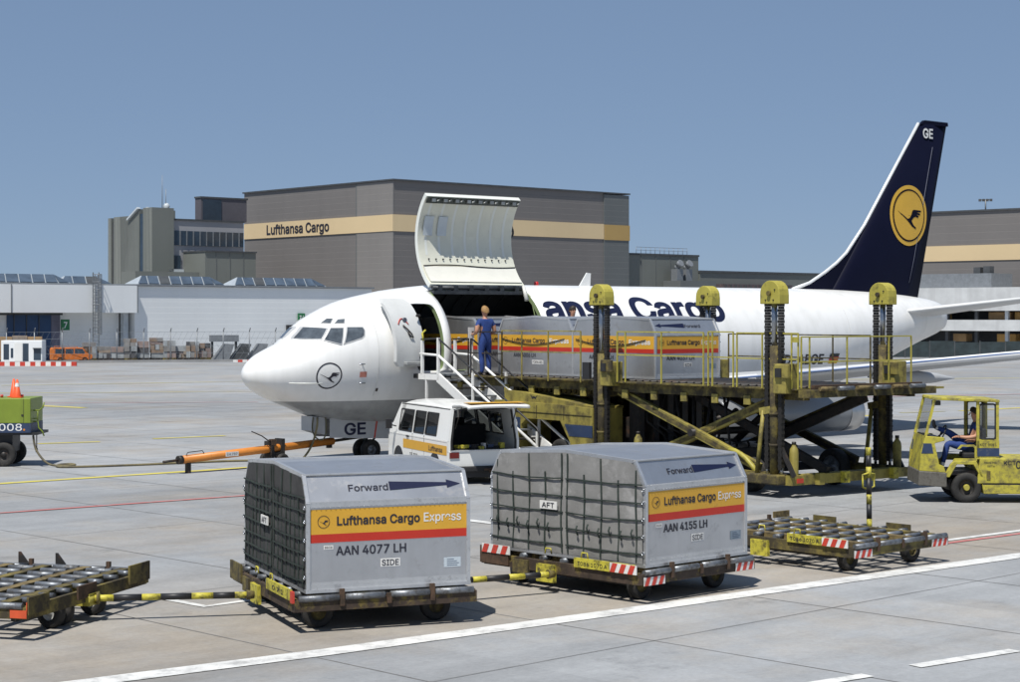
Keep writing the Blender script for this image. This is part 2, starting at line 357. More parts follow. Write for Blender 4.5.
def wheel(parent, c, axis, r, w, rim=0.55, rim_mat=None, name='wheel', hub=None):
    """tyre with rounded shoulders and a rim as its sub-parts"""
    t = MB(); c = Vector(c); ax = Vector(axis).normalized(); hw = w / 2
    t.lathe([(-hw * 0.72, r * rim), (-hw, r * (rim + 0.1)), (-hw, r * 0.9), (-hw * 0.75, r * 0.985), (-hw * 0.3, r), (hw * 0.3, r), (hw * 0.75, r * 0.985), (hw, r * 0.9), (hw, r * (rim + 0.1)), (hw * 0.72, r * rim)], c, ax, 24)
    o = t.build(name, TYRE, parent)
    m = MB(); m.lathe([(-hw * 0.72, r * rim), (-hw * 0.3, r * rim * 0.9), (-hw * 0.35, r * 0.22), (-hw * 0.75, r * 0.18), (-hw * 0.78, 0.001)], c, ax, 20)
    m.lathe([(hw * 0.72, r * rim), (hw * 0.3, r * rim * 0.9), (hw * 0.35, r * 0.22), (hw * 0.75, r * 0.18), (hw * 0.78, 0.001)], c, ax, 20)
    m.build('rim', rim_mat or STEEL, o)
    if hub:
        for sg in (-1, 1): MB().cyl(c + ax * (sg * hw * 0.4), c + ax * (sg * hw * 0.9), r * 0.24, r * 0.18, n=12).build('hub', hub, o)
    return o
# ================================================================== THE SETTING: apron, markings
def concrete():
    m = bpy.data.materials.new('apron_concrete'); m.use_nodes = True
    nt = m.node_tree; N = nt.nodes; L = nt.links; p = N['Principled BSDF']
    tc = N.new('ShaderNodeTexCoord')
    rot = N.new('ShaderNodeMapping'); rot.inputs['Rotation'].default_value = (0, 0, R(-44)); L.new(tc.outputs['Object'], rot.inputs['Vector'])
    def noise(scale, detail=6, rough=0.6, vec=None, stretch=None):
        n = N.new('ShaderNodeTexNoise'); n.inputs['Scale'].default_value = scale; n.inputs['Detail'].default_value = detail; n.inputs['Roughness'].default_value = rough
        v = vec or rot.outputs[0]
        if stretch:
            mp = N.new('ShaderNodeMapping'); mp.inputs['Scale'].default_value = stretch; L.new(v, mp.inputs['Vector']); v = mp.outputs[0]
        L.new(v, n.inputs['Vector']); return n.outputs[0]
    def mrange(x, a, b, c, d):
        r = N.new('ShaderNodeMapRange'); r.inputs[1].default_value = a; r.inputs[2].default_value = b; r.inputs[3].default_value = c; r.inputs[4].default_value = d
        L.new(x, r.inputs[0]); return r.outputs[0]
    def mul(a, b):
        n = N.new('ShaderNodeMath'); n.operation = 'MULTIPLY'; L.new(a, n.inputs[0]); L.new(b, n.inputs[1]); return n.outputs[0]
    # one tone for each slab
    sn = N.new('ShaderNodeVectorMath'); sn.operation = 'DIVIDE'; sn.inputs[1].default_value = (7.5, 3.75, 1.0); L.new(rot.outputs[0], sn.inputs[0])
    fl = N.new('ShaderNodeVectorMath'); fl.operation = 'FLOOR'; L.new(sn.outputs[0], fl.inputs[0])
    wn_ = N.new('ShaderNodeTexWhiteNoise'); L.new(fl.outputs[0], wn_.inputs['Vector'])
    slab = mrange(wn_.outputs[0], 0, 1, 0.93, 1.06)
    big = mrange(noise(0.05, 4), 0.35, 0.65, 0.88, 1.10)
    mid = mrange(noise(0.6, 8, 0.75), 0.3, 0.7, 0.83, 1.13)
    fine = mrange(noise(11, 6, 0.85), 0.3, 0.7, 0.86, 1.13)
    streak = mrange(noise(1.0, 5, 0.6, stretch=(0.035, 0.9, 1)), 0.48, 0.75, 1.0, 0.80)
    streak2 = mrange(noise(1.0, 4, 0.6, stretch=(0.5, 0.02, 1)), 0.55, 0.8, 1.0, 0.84)
    oil = mul(mrange(noise(0.45, 9, 0.78), 0.58, 0.74, 1.0, 0.62), mrange(noise(2.7, 6, 0.7), 0.66, 0.76, 1.0, 0.72))
    tot = mul(mul(mul(mul(slab, big), mul(mid, fine)), mul(streak, streak2)), oil)
    mx = N.new('ShaderNodeMix'); mx.data_type = 'RGBA'
    mx.inputs[6].default_value = (0.305, 0.315, 0.325, 1); mx.inputs[7].default_value = (0.325, 0.290, 0.245, 1)
    # the tug lane beyond the white line is paved in a browner concrete
    dp = N.new('ShaderNodeVectorMath'); dp.operation = 'DOT_PRODUCT'; dp.inputs[1].default_value = (-0.63, 0.776, 0); L.new(tc.outputs['Object'], dp.inputs[0])
    lane = mul(mrange(dp.outputs['Value'], 18.7, 18.9, 0, 1), mrange(dp.outputs['Value'], 22.0, 27.0, 1, 0))
    lane = mul(lane, mrange(noise(0.5, 6, 0.7), 0.25, 0.6, 0.35, 1.0))
    mxm = N.new('ShaderNodeMath'); mxm.operation = 'MAXIMUM'; L.new(lane, mxm.inputs[0]); L.new(mrange(noise(0.16, 6, 0.7), 0.46, 0.68, 0, 0.8), mxm.inputs[1]); L.new(mxm.outputs[0], mx.inputs[0])
    mc = N.new('ShaderNodeVectorMath'); mc.operation = 'SCALE'; L.new(mx.outputs[2], mc.inputs[0]); L.new(tot, mc.inputs['Scale'])
    L.new(mc.outputs[0], p.inputs['Base Color']); p.inputs['Roughness'].default_value = 0.75; p.inputs['Specular IOR Level'].default_value = 0.35
    b = N.new('ShaderNodeBump'); b.inputs['Strength'].default_value = 0.25; b.inputs['Distance'].default_value = 0.01
    L.new(noise(40, 4, 0.8), b.inputs['Height']); L.new(b.outputs[0], p.inputs['Normal'])
    return m
g = MB(); g.add([(-2500, -300, 0), (2500, -300, 0), (2500, 4500, 0), (-2500, 4500, 0)], [(0, 1, 2, 3)])
apron = structure('apron', g, concrete(), fixn=False)
JOINT = M('joint_sealant', (0.15, 0.145, 0.14), 0.8, var=0.4, vscale=1.2, dirt=((0.28, 0.285, 0.29), 0.42, 0.35))
def strip(p, q, w, z):
    p = Vector((p[0], p[1], z)); q = Vector((q[0], q[1], z)); d = (q - p).normalized(); n = Vector((-d.y, d.x, 0)) * (w / 2)
    return MB().add([p - n, q - n, q + n, p + n], [(0, 1, 2, 3)])
A1 = R(44); d1 = Vector((math.cos(A1), math.sin(A1))); d2 = Vector((math.sin(A1), -math.cos(A1)))
# joints run along d2 (every 3.75 m, measured along d1) and along d1 (every 7.5 m, measured along d2)
for k in range(0, 26):
    s = 13.55 + 3.75 * (k - 2); c0 = d1 * s
    structure('joint', strip(c0 + d2 * -75, c0 + d2 * 35, 0.022, 0.004), JOINT, apron, fixn=False)
for k in range(-9, 6):
    s = -15.3 + 7.5 * k; c0 = d2 * s
    structure('joint', strip(c0 + d1 * 2, c0 + d1 * 105, 0.016, 0.008), JOINT, apron, fixn=False)
PWHITE = M('worn_white_road_paint', (0.66, 0.66, 0.64), 0.7, var=0.12, vscale=1.5, dirt=((0.34, 0.34, 0.335), 0.42, 3.2))
PYEL = M('worn_yellow_road_paint', (0.55, 0.47, 0.09), 0.7, var=0.12, vscale=1.5, dirt=((0.30, 0.29, 0.26), 0.30, 1.4))
PYELF = M('faded_yellow_road_paint', (0.45, 0.41, 0.20), 0.7, var=0.12, vscale=1.5, dirt=((0.30, 0.30, 0.30), 0.45, 0.9))
PRED = M('worn_red_road_paint', (0.46, 0.15, 0.14), 0.7, var=0.12, vscale=1.5, dirt=((0.30, 0.29, 0.29), 0.36, 1.4))
PREDF = M('faded_red_road_paint', (0.36, 0.255, 0.25), 0.7, var=0.1, vscale=1.5, dirt=((0.29, 0.29, 0.29), 0.4, 0.8))
LINES = [  # polyline, width, paint
 ([(-5.6, 19.7), (-2.24, 22.21), (1.66, 25.37), (8.68, 31.2), (14.0, 35.6)], 0.40, PWHITE),
 ([(4.71, 21.32), (6.16, 22.34)], 0.20, PWHITE), ([(2.6, 19.75), (4.06, 20.79)], 0.20, PWHITE),
 ([(-18.2, 39.5), (-12.42, 44.6), (-7.13, 49.3), (-2.0, 53.9)], 0.34, PYEL),
 ([(-16.0, 33.5), (-10.56, 37.92), (-6.02, 41.62), (-1.5, 45.3)], 0.17, PRED),
 ([(7.2, 32.35), (9.56, 34.35), (14.0, 38.1)], 0.13, PRED), ([(7.3, 32.77), (9.7, 34.83), (14.0, 38.5)], 0.15, PWHITE),
 ([(-21.6, 83.7), (-18.97, 81.6)], 0.55, PYEL), ([(-15.09, 58.58), (-13.32, 59.51)], 0.30, PYEL), ([(-11.88, 60.97), (-9.72, 62.5)], 0.30, PYEL),
 ([(-5.01, 26.45), (-4.28, 25.72), (-3.67, 26.36)], 0.16, PWHITE), ([(-8.9, 29.3), (-7.7, 29.9), (-6.9, 29.1)], 0.22, PWHITE),
 ([(19.41, 79.01), (22.72, 81.6), (27, 85)], 0.38, PYEL), ([(13.5, 74.0), (15.6, 76.1)], 0.38, PYEL), ([(16.47, 77.38), (18.66, 78.6)], 0.3, PYELF),
 ([(-23.0, 86.0), (-12.0, 87.2)], 0.5, PREDF), ([(-28, 97), (-6, 101)], 0.5, PYELF), ([(-1.2, 37.0), (-0.2, 35.9)], 0.25, PWHITE),
 ([(-30, 108), (-10, 118), (8, 127)], 0.6, PYELF), ([(16, 92), (40, 101)], 0.6, PREDF), ([(20, 118), (45, 124)], 0.8, PYELF)]
for i, (pl, w, mt) in enumerate(LINES):
    mb = MB(); z = 0.0095 + 0.0008 * (i % 5); n = len(pl); L_ = []
    for k in range(n):
        a = Vector(pl[max(k - 1, 0)]); b = Vector(pl[min(k + 1, n - 1)]); d = (b - a).normalized(); nn = Vector((-d.y, d.x)) * (w / 2); q = Vector(pl[k])
        L_.append([(q.x - nn.x, q.y - nn.y, z), (q.x + nn.x, q.y + nn.y, z)])
    mb.grid(L_, smooth=False)
    structure('painted_line', mb, mt, fixn=False)

# ================================================================== background buildings
def clad(name, col, step, depth=0.6, var=0.05, vert=False, rough=0.6, streak=0.2):
    """sheet cladding with fine ribs (object z, or x+y when vert)"""
    m = M(name, col, rough, var=var, vscale=0.15, streak=([c * 0.8 for c in col], streak, 0.6))
    nt = m.node_tree; N = nt.nodes; L = nt.links; p = N['Principled BSDF']
    tc = N.new('ShaderNodeTexCoord'); w = N.new('ShaderNodeTexWave'); w.wave_type = 'BANDS'; w.bands_direction = 'X' if vert else 'Z'; w.wave_profile = 'SAW'
    w.inputs['Scale'].default_value = 0.314 / step; L.new(tc.outputs['Object'], w.inputs['Vector'])
    b = N.new('ShaderNodeBump'); b.inputs['Strength'].default_value = depth; b.inputs['Distance'].default_value = 0.05
    L.new(w.outputs[0], b.inputs['Height']); L.new(b.outputs[0], p.inputs['Normal'])
    return m
CLTAUPE = clad('taupe_sheet_cladding', (0.180, 0.168, 0.160), 0.9)
CLTAUPE2 = clad('pale_taupe_sheet_cladding', (0.225, 0.212, 0.200), 0.9)
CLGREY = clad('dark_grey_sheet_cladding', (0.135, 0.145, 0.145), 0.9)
CLBAND = M('cream_amber_cladding_band', (0.66, 0.51, 0.30), 0.6, var=0.04, vscale=0.1)
CLBAND2 = M('shaded_amber_cladding_band', (0.42, 0.28, 0.10), 0.6, var=0.05, vscale=0.1)
CLOFF = clad('green_grey_wall_panels', (0.165, 0.175, 0.160), 3.0, vert=True)
CLOFFL = M('light_grey_wall', (0.33, 0.33, 0.345), 0.7, var=0.06, vscale=0.2)
CLWHITE = clad('white_plank_cladding', (0.80, 0.82, 0.82), 0.55, depth=0.35, var=0.03)
CLWHITEP = M('white_wall_panel', (0.80, 0.82, 0.82), 0.6, var=0.03, vscale=0.2, streak=((0.66, 0.68, 0.69), 0.3, 0.5))
GLASSB = M('building_glass', (0.035, 0.055, 0.08), 0.12, var=0.3, vscale=0.3)
GLASSR = M('rooflight_glass', (0.07, 0.095, 0.13), 0.2, var=0.35, vscale=0.5)
FRAMEW = M('white_glazing_bar', (0.50, 0.54, 0.57), 0.5)
TRIMG = M('grey_metal_trim', (0.22, 0.235, 0.25), 0.5, metal=0.3, var=0.15)
DARKG = M('dark_grey_metal', (0.06, 0.065, 0.07), 0.6, var=0.25, vscale=1)
NBLUE = M('deep_blue_door_paint', (0.02, 0.06, 0.15), 0.5, var=0.15, vscale=0.6)

# --- big hangar with the amber band
hg = thing('cargo_hangar', (-16.6, 260, 0), R(41.5), 'huge taupe clad cargo hangar with a cream band and lettering, behind the raised cargo door', 'hangar')
MB().bb(0, 41.8, 0, 38.1, 0, 23.4).build('wall', CLTAUPE, hg)
MB().bb(41.75, 47.3, -0.15, 37.9, 0, 23.25).build('end_wall', CLGREY, hg)  # darker cladding tone carries the shade on this end slab
MB().bb(-0.06, 0.10, -0.06, 8.5, 0.0, 23.3).build('corner_cladding', CLTAUPE2, hg)
MB().bb(-0.14, 41.78, -0.12, 38.0, 16.2, 18.57).build('band', CLBAND, hg)
MB().bb(41.8, 47.4, -0.24, 30.0, 16.1, 18.5).build('band', CLBAND2, hg)  # darker copy of the band colour, for the shaded end slab
MB().bb(-0.25, 47.45, -0.3, 38.3, 23.4, 23.62).build('roof_edge', DARKG, hg)
lettering('Lufthansa Cargo', hg, LDARK, lambda u, v: (-0.19, 23.4 - u, 16.75 + v), 16.4, 1.5, 0.02)
lettering('Lufthansa Cargo', hg, LDARK, lambda u, v: (14.6 + u, -0.17, 16.75 + v), 16.0, 1.5, 0.02)
for yy in (8.5,): MB().bb(-0.09, 0.0, yy, yy + 0.18, 0, 23.3).build('cover_strip', CLGREY, hg)

# --- annexes to its right
an = thing('hangar_annex', (18.6, 294, 0), R(41.5), 'grey panelled annex block adjoining the right end of the big hangar', 'building')
MB().bb(0, 17.1, 0, 25, 0, 14.0).build('wall', CLOFF, an)
MB().bb(-0.1, 17.2, -0.15, 25.1, 14.0, 14.3).build('roof_edge', DARKG, an)
MB().bb(0, 4.2, 6, 16, 14.0, 16.3).build('penthouse', CLOFFL, an)
rl = MB()
for i in range(12): rl.cyl((4.4 + i * 1.1, 2, 14.3), (4.4 + i * 1.1, 2, 15.4), 0.04, n=5)
rl.bar((4.4, 2, 15.4), (16.5, 2, 15.4), 0.06, 0.06); rl.bar((4.4, 2, 14.9), (16.5, 2, 14.9), 0.05, 0.05); rl.build('railing', TRIMG, an)
for i in range(4): MB().bb(3.4 * (i + 1), 3.4 * (i + 1) + 0.12, -0.06, 0.02, 0, 14).build('cover_strip', CLGREY, an)
MB().bb(8.5, 17.0, -4.0, -0.1, 0, 9.9).build('link_block', CLGREY, an)
ln = thing('low_terminal_block', (31.6, 305.2, 0), R(41.5), 'long low grey cargo block behind the fuselage between hangar annex and tail fin', 'building')
MB().bb(0, 60, 0, 20, 0, 11.4).build('wall', CLOFF, ln)
MB().bb(-0.1, 60.1, -0.2, 20.1, 11.4, 11.75).build('roof_edge', DARKG, ln)
MB().bb(3.5, 21.5, -2.0, -0.05, 0, 9.5).build('ribbed_bay', M('maroon_grey_ribs', (0.11, 0.085, 0.09), 0.6, var=0.3, vscale=2), ln)
for i in range(14): MB().bb(4.0 + i * 1.25, 4.3 + i * 1.25, -2.25, -1.9, 6.5, 9.4).build('rib', DARKG, ln)
# roof plant on the link block
for lx in (9.8, 12.0):
    rp = thing('roof_ventilator', (18.6 + 0.749 * lx + 0.663 * 2, 294 + 0.663 * lx - 0.749 * 2, 9.9), R(41.5), '%s of two hooded white ventilators on annex roof above fuselage' % ('left' if lx < 11 else 'right'), 'ventilator', 'roof ventilators on the annex')
    MB().bb(-0.7, 0.7, -0.7, 0.7, 0, 1.9).build('housing', TRIMG, rp)
    MB().cyl((0, 0, 1.9), (0, 0, 2.5), 0.45, n=10).cyl((0, -0.2, 2.5), (0, -0.9, 2.9), 0.5, 0.62, n=10).build('hood', TRIMG, rp)

# --- office block with stair tower
of = thing('office_block', (-51.2, 262, 0), R(41.5), 'grey green office block with tall stair tower and ribbon windows, left of hangar', 'building')
MB().bb(0, 3.6, 0, 2.5, 0, 19.7).build('stair_tower', CLOFF, of)
MB().bb(0.12, 3.4, 2.5, 3.6, 0, 18.9).build('window_slot', GLASSB, of)
tw = MB(); tw.prism([(3.6, 0), (10.9, 0), (10.9, 18.7), (6.8, 18.7), (6.6, 18.0), (3.6, 19.6)], lambda u, v, d: (d, u, v), 0.0, 6.0); tw.build('curved_tower', CLOFF, of)
MB().bar((-0.1, 6.6, 18.15), (-0.1, 3.6, 19.75), 0.5, 0.25).bar((2.0, 7.6, 18.15), (2.0, 4.6, 19.9), 0.5, 0.25).build('white_coping', FRAMEW, of)
MB().bb(0.2, 6, 10.9, 11.7, 0, 18.0).build('dark_slot', DARKG, of)
MB().bb(0.0, 6, 11.7, 12.6, 0, 18.6).build('end_wall', CLOFF, of)
MB().bb(3.6, 15.9, 0.6, 14, 0, 18.0).build('office_wing', CLOFFL, of)
MB().bb(3.5, 15.95, 0.42, 14, 18.0, 18.25).build('roof_edge', DARKG, of)
MB().bb(3.62, 15.8, 0.45, 0.65, 14.4, 16.5).build('ribbon_window', GLASSB, of)
for i in range(11): MB().bb(3.7 + i * 1.12, 3.86 + i * 1.12, 0.36, 0.5, 14.4, 16.5).build('mullion', TRIMG, of)
MB().bb(3.7, 5.0, 0.42, 0.62, 11.0, 12.9).build('window', GLASSB, of)
MB().bb(2.8, 5.3, 0.0, 0.6, 9.6, 10.9).build('white_parapet', FRAMEW, of)
MB().bb(10.0, 18.0, 3.0, 4.6, 18.25, 21.6).build('penthouse', M('dark_purple_grey_cladding', (0.10, 0.095, 0.11), 0.7, var=0.1), of)
MB().bb(9.9, 18.2, 2.9, 4.7, 21.6, 21.85).build('roof_edge', DARKG, of)
MB().bb(10.3, 13.5, 2.9, 2.99, 18.4, 21.4).build('louvre', GLASSB, of)
lb = MB().bb(5.4, 14.0, -5.5, 0.38, 0, 13.3); lb.build('low_wing', CLOFF, of)
MB().bb(5.3, 14.1, -5.7, 0.3, 13.3, 13.5).build('roof_edge', DARKG, of)
for i in range(3): MB().bb(7.2 + i * 2.3, 7.3 + i * 2.3, -5.56, -5.5, 0, 13.3).build('cover_strip', CLGREY, of)
MB().bb(-5, 5.4, -4.0, -0.1, 0, 10.4).build('base_block', CLOFF, of)
MB().cyl((2.4, 1.2, 19.7), (2.4, 1.2, 24.5), 0.06, 0.03, n=6).cyl((3.0, 1.2, 19.7), (3.0, 1.2, 22.5), 0.04, n=6).build('antenna_mast', TRIMG, of)
dm = MB(); dm.lathe([(0, 0.42), (0.3, 0.5), (0.6, 0.4), (0.8, 0.15), (0.85, 0.001)], (3.2, 1.4, 19.7), (0, 0, 1), 14); dm.build('radome', FRAMEW, of)

# --- long low white freight building with rooflights
wb_ = thing('freight_shed', (-45.9, 165, 0), R(42), 'long low white freight shed with row of glazed rooflights, left background', 'building')
MB().bb(-40, 14.1, 0, 30, 4.42, 7.0).build('upper_wall', CLWHITEP, wb_)
MB().bb(-40, 13.2, 2.0, 30, 0, 4.42).build('lower_wall', CLWHITE, wb_)
MB().bb(14.1, 42.6, 0.6, 30, 0, 6.98).build('plank_wall', CLWHITE, wb_)
MB().bb(-40.1, 42.8, 0.35, 30, 7.0, 7.16).build('roof_edge', TRIMG, wb_)
for xx in (1.0 + 0.02, 14.0): MB().bb(xx, xx + 0.1, -0.05, 0.01, 4.42, 7.0).build('cover_strip', TRIMG, wb_)
MB().bb(13.25, 13.75, 1.2, 1.8, 0, 4.42).build('column', FRAMEW, wb_)
bd = MB().bb(1.6, 6.0, 1.85, 2.0, 0, 4.2).build('roller_door', NBLUE, wb_)
for i in range(1, 4): MB().bb(1.0 + i * 1.25 - 0.04, 1.0 + i * 1.25 + 0.04, 1.80, 1.86, 0, 4.2).build('door_rib', DARKG, bd)
MB().bb(0.5, 7.0, 1.5, 2.0, 4.2, 4.40).build('door_hood', DARKG, wb_)
MB().bb(6.0, 6.9, 1.82, 2.0, 0, 4.2).build('door_jamb', M('violet_grey_paint', (0.16, 0.16, 0.22), 0.6), wb_)
SGN = M('green_sign', (0.02, 0.17, 0.06), 0.5)
def sign(x, y, z, s, label):
    t = thing('gate_number_sign', (0, 0, 0), 0, label, 'sign'); t.matrix_world = Matrix.Translation((-45.9, 165, 0)) @ Matrix.Rotation(R(42), 4, 'Z') @ Matrix.Translation((x, y, z))
    MB().bb(-0.42, 0.42, -0.12, 0.0, -0.5, 0.5).build('board', SGN, t)
    lettering(s, t, LWHITE, lambda u, v: (u, -0.135, -0.3 + v), 0.36 if len(s) == 1 else 0.6, 0.6, 0.03)
    return t
sign(6.95, 1.0, 3.3, '7', 'small green gate sign with white 7 by the blue roller door')
sign(33.4, 0.5, 3.9, '36', 'small green number sign on white shed above dark bay by the nose')
MB().bb(31.6, 34.6, 0.3, 0.62, 0.2, 3.2).build('dark_bay', M('dark_bay_cover', (0.02, 0.022, 0.026), 0.8), wb_)
# rooflights
def rooflight(x0, x1, y0, z1, lab):
    t = thing('rooflight', (0, 0, 0), 0, lab, 'rooflight', 'glazed rooflights on the white shed'); t.matrix_world = Matrix.Translation((-45.9, 165, 0)) @ Matrix.Rotation(R(42), 4, 'Z') @ Matrix.Translation((x0, y0, 7.16))
    w = x1 - x0; hh = z1 - 7.16; d = 1.3
    MB().add([(0, 0, 0), (w, 0, 0), (w, 2 * d, 0), (0, 2 * d, 0), (d * 0.9, d, hh), (w - d * 0.9, d, hh)], [(0, 1, 5, 4), (1, 2, 5), (2, 3, 4, 5), (3, 0, 4)]).build('curb', M('rooflight_bar_grey', (0.34, 0.38, 0.42), 0.5), t)
    n = max(3, int(w / 1.25)); pw = w / n
    for i in range(n):
        def P(u, k):   # along the slope, clipped by the hips
            lo = d * 0.9 * k + 0.08; hi = w - d * 0.9 * k - 0.08; return (min(max(u, lo), hi), d * k - 0.05, hh * k + 0.06)
        a, b = i * pw + 0.05, (i + 1) * pw - 0.05
        MB().add([P(a, 0.05), P(b, 0.05), P(b + 0.45, 0.93), P(a + 0.45, 0.93)], [(0, 1, 2, 3)]).build('pane', DARKG if i % 8 == 2 else GLASSR, t)
    return t
for a in ((-24, -6, 1.0, 7.95, 'far left glazed rooflight cut by picture edge on white shed'), (-5.5, 7.6, 1.0, 8.0, 'glazed rooflight left of the caged ladder on white shed'), (8.3, 14.0, 4.5, 7.95, 'small low glazed rooflight just right of caged ladder'), (14.6, 24.6, 1.0, 8.02, 'hipped glazed rooflight in front of the office block base'), (25.6, 37.0, 1.0, 8.02, 'hipped glazed rooflight in front of hangar wall, nearest the nose')): rooflight(*a)
# caged ladder
ld = thing('caged_ladder', (0, 0, 0), 0, 'grey caged access ladder running up the white shed wall', 'ladder'); ld.matrix_world = Matrix.Translation((-45.9, 165, 0)) @ Matrix.Rotation(R(42), 4, 'Z') @ Matrix.Translation((9.5, -0.02, 0))
for sx in (-0.3, 0.3): MB().bb(sx - 0.04, sx + 0.04, -0.25, -0.17, 0, 8.2).build('stile', TRIMG, ld)
for i in range(26): MB().bb(-0.3, 0.3, -0.23, -0.19, 0.3 + i * 0.3, 0.34 + i * 0.3).build('rung', TRIMG, ld)
for i in range(9):
    hp = MB(); hp.tube([(0.38 * math.cos(R(a)), -0.25 - 0.75 * math.sin(R(a)), 2.4 + i * 0.7) for a in range(0, 181, 20)], 0.035, 5); hp.build('hoop', TRIMG, ld)
for a in (30, 60, 90, 120, 150): MB().bar((0.38 * math.cos(R(a)), -0.25 - 0.75 * math.sin(R(a)), 2.4), (0.38 * math.cos(R(a)), -0.25 - 0.75 * math.sin(R(a)), 8.0), 0.05, 0.05).build('cage_bar', TRIMG, ld)

# --- right hangar and the loading ramp building in front of it
rh = thing('clad_hangar', (48.6, 233.2, 0), R(-42), 'taupe clad hangar with amber band at the right edge, behind the tail fin', 'hangar')
MB().bb(0, 60, 0, 40, 0, 17.0).build('wall', CLTAUPE, rh)
MB().bb(-0.1, 60, -0.1, 40, 10.95, 12.85).build('band', CLBAND, rh)
MB().bb(-0.2, 60, -0.2, 40, 17.0, 17.2).build('roof_edge', DARKG, rh)
lm = thing('floodlight_mast', (58.8, 226.5, 17.2), R(-20), 'small floodlight mast on right hangar roof near picture edge', 'floodlight')
MB().cyl((0, 0, -0.2), (0, 0, 1.3), 0.09, n=8).bar((-0.75, 0, 1.3), (0.75, 0, 1.3), 0.1, 0.1).build('mast', TRIMG, lm)
for i in range(4): MB().box((-0.66 + i * 0.44, -0.15, 1.25), (0.32, 0.3, 0.3)).build('lamp', DARKG, lm)
FASC = M('weathered_white_fascia', (0.55, 0.56, 0.56), 0.7, var=0.14, vscale=0.5, streak=((0.4, 0.4, 0.4), 0.5, 1.5))
rb = thing('ramp_building', (42.0, 209.0, 0), R(-42), 'two storey white loading ramp building with open bays under right hangar', 'building')
MB().bb(0, 60, 0, 14, 4.7, 7.25).build('upper_fascia', FASC, rb)
MB().bb(0, 60, -0.3, 14, 2.5, 3.7).build('lower_fascia', FASC, rb)
MB().bb(0, 60, 5, 14, 0, 4.7).build('back_wall', DARKG, rb)
for i in range(16): MB().bb(1.0 + i * 3.6, 1.35 + i * 3.6, 0.5, 0.9, 0, 4.7).build('column', FRAMEW if i % 3 == 1 else DARKG, rb)
MB().bb(0.5, 12, 4, 9, 7.25, 8.9).build('roof_plant', TRIMG, rb)
MB().bb(9.6, 10.4, 4.4, 5.4, 8.9, 9.6).bb(10.8, 11.6, 4.4, 5.4, 8.9, 9.7).build('fan_housing', DARKG, rb)
CRT = M('cardboard', (0.36, 0.23, 0.11), 0.85, var=0.25, vscale=0.8)
CRT2 = M('amber_crate', (0.50, 0.29, 0.09), 0.8, var=0.2, vscale=0.8)
random.seed(11)
ORD = ['leftmost', 'second from left', 'middle', 'fourth from left', 'rightmost']; ORL = ['leftmost', 'second from left', 'third from left', 'rightmost']
for i, (x, lev, w) in enumerate(((3.2, 1, 2.2), (7.0, 1, 1.4), (14.2, 1, 2.6), (17.2, 1, 2.4), (20.0, 1, 2.4), (1.6, 0, 2.5), (9.4, 0, 1.6), (15.0, 0, 2.2), (19.5, 0, 2.6))):
    z0 = 3.7 if lev else 1.3
    q = thing('stored_crate', (0, 0, 0), 0, '%s of the crates stored in %s open bays of the ramp building' % ((ORD[i] if lev else ORL[i - 5]), 'upper' if lev else 'lower'), 'crate', 'crates in %s ramp bays' % ('upper' if lev else 'lower'))
    q.matrix_world = Matrix.Translation((42.0, 209.0, 0)) @ Matrix.Rotation(R(-42), 4, 'Z') @ Matrix.Translation((x, 2.2, z0))
    MB().bb(-w / 2, w / 2, -0.6, 0.8, 0.0, 0.85).build('box', CRT2 if i % 2 else CRT, q, bevel=0.02)
    MB().bb(-w / 2, w / 2, -0.55, 0.75, -0.12 if lev == 0 else 0.0, 0.0 if lev == 0 else 0.01).build('pallet', DARKG, q)
# green screen fence
gf = thing('screen_fence', (30.0, 184.0, 0), R(-20), 'low dark green screened fence behind the wing on the right', 'fence')
GRN = M('dark_green_screen', (0.022, 0.036, 0.040), 0.7, var=0.4, vscale=1.2)
for i in range(16):
    MB().bb(i * 2.4, i * 2.4 + 2.3, -0.03, 0.03, 0.05, 1.55 + 0.06 * ((i * 7) % 3)).build('screen', GRN, gf)
    MB().bb(i * 2.4 + 2.3, i * 2.4 + 2.4, -0.06, 0.06, 0, 1.70).build('post', DARKG, gf)
# ================================================================== the aircraft
TH = R(38.27); NOSE = (-7.21, 49.5)
def AW(a, b, z=0.0):
    """aircraft stations to world: a metres aft of the nose tip, b metres out to its left, z above the apron"""
    return Vector((NOSE[0] + a * math.cos(TH) + b * math.sin(TH), NOSE[1] + a * math.sin(TH) - b * math.cos(TH), z))
FT = [(0, 2.5, 2.5, 0, 2.5), (.05, 2.33, 2.66, .2, 2.5), (.15, 2.2, 2.8, .36, 2.5), (.3, 2.08, 2.93, .53, 2.5), (.5, 1.95, 3.06, .7, 2.52), (.8, 1.81, 3.2, .89, 2.55), (1.1, 1.69, 3.32, 1.05, 2.6), (1.35, 1.6, 3.45, 1.16, 2.65), (1.6, 1.5, 3.67, 1.26, 2.7), (1.9, 1.38, 3.93, 1.37, 2.77), (2.3, 1.25, 4.17, 1.49, 2.85), (2.7, 1.17, 4.36, 1.59, 2.92), (3.15, 1.11, 4.53, 1.68, 2.98), (3.6, 1.08, 4.64, 1.74, 3.02), (4.1, 1.06, 4.74, 1.79, 3.06), (4.6, 1.05, 4.83, 1.83, 3.1), (5.1, 1.04, 4.89, 1.86, 3.12), (6, 1.03, 4.98, 1.88, 3.15), (7, 1.03, 5.03, 1.88, 3.15), (19, 1.03, 5.03, 1.88, 3.15), (21, 1.2, 5.03, 1.84, 3.2), (23, 1.65, 5.02, 1.7, 3.4), (25, 2.2, 4.97, 1.45, 3.65), (26.8, 2.78, 4.88, 1.12, 3.85), (28, 3.15, 4.78, .82, 3.98), (29, 3.42, 4.65, .5, 4.05), (29.5, 3.6, 4.5, .28, 4.05)]
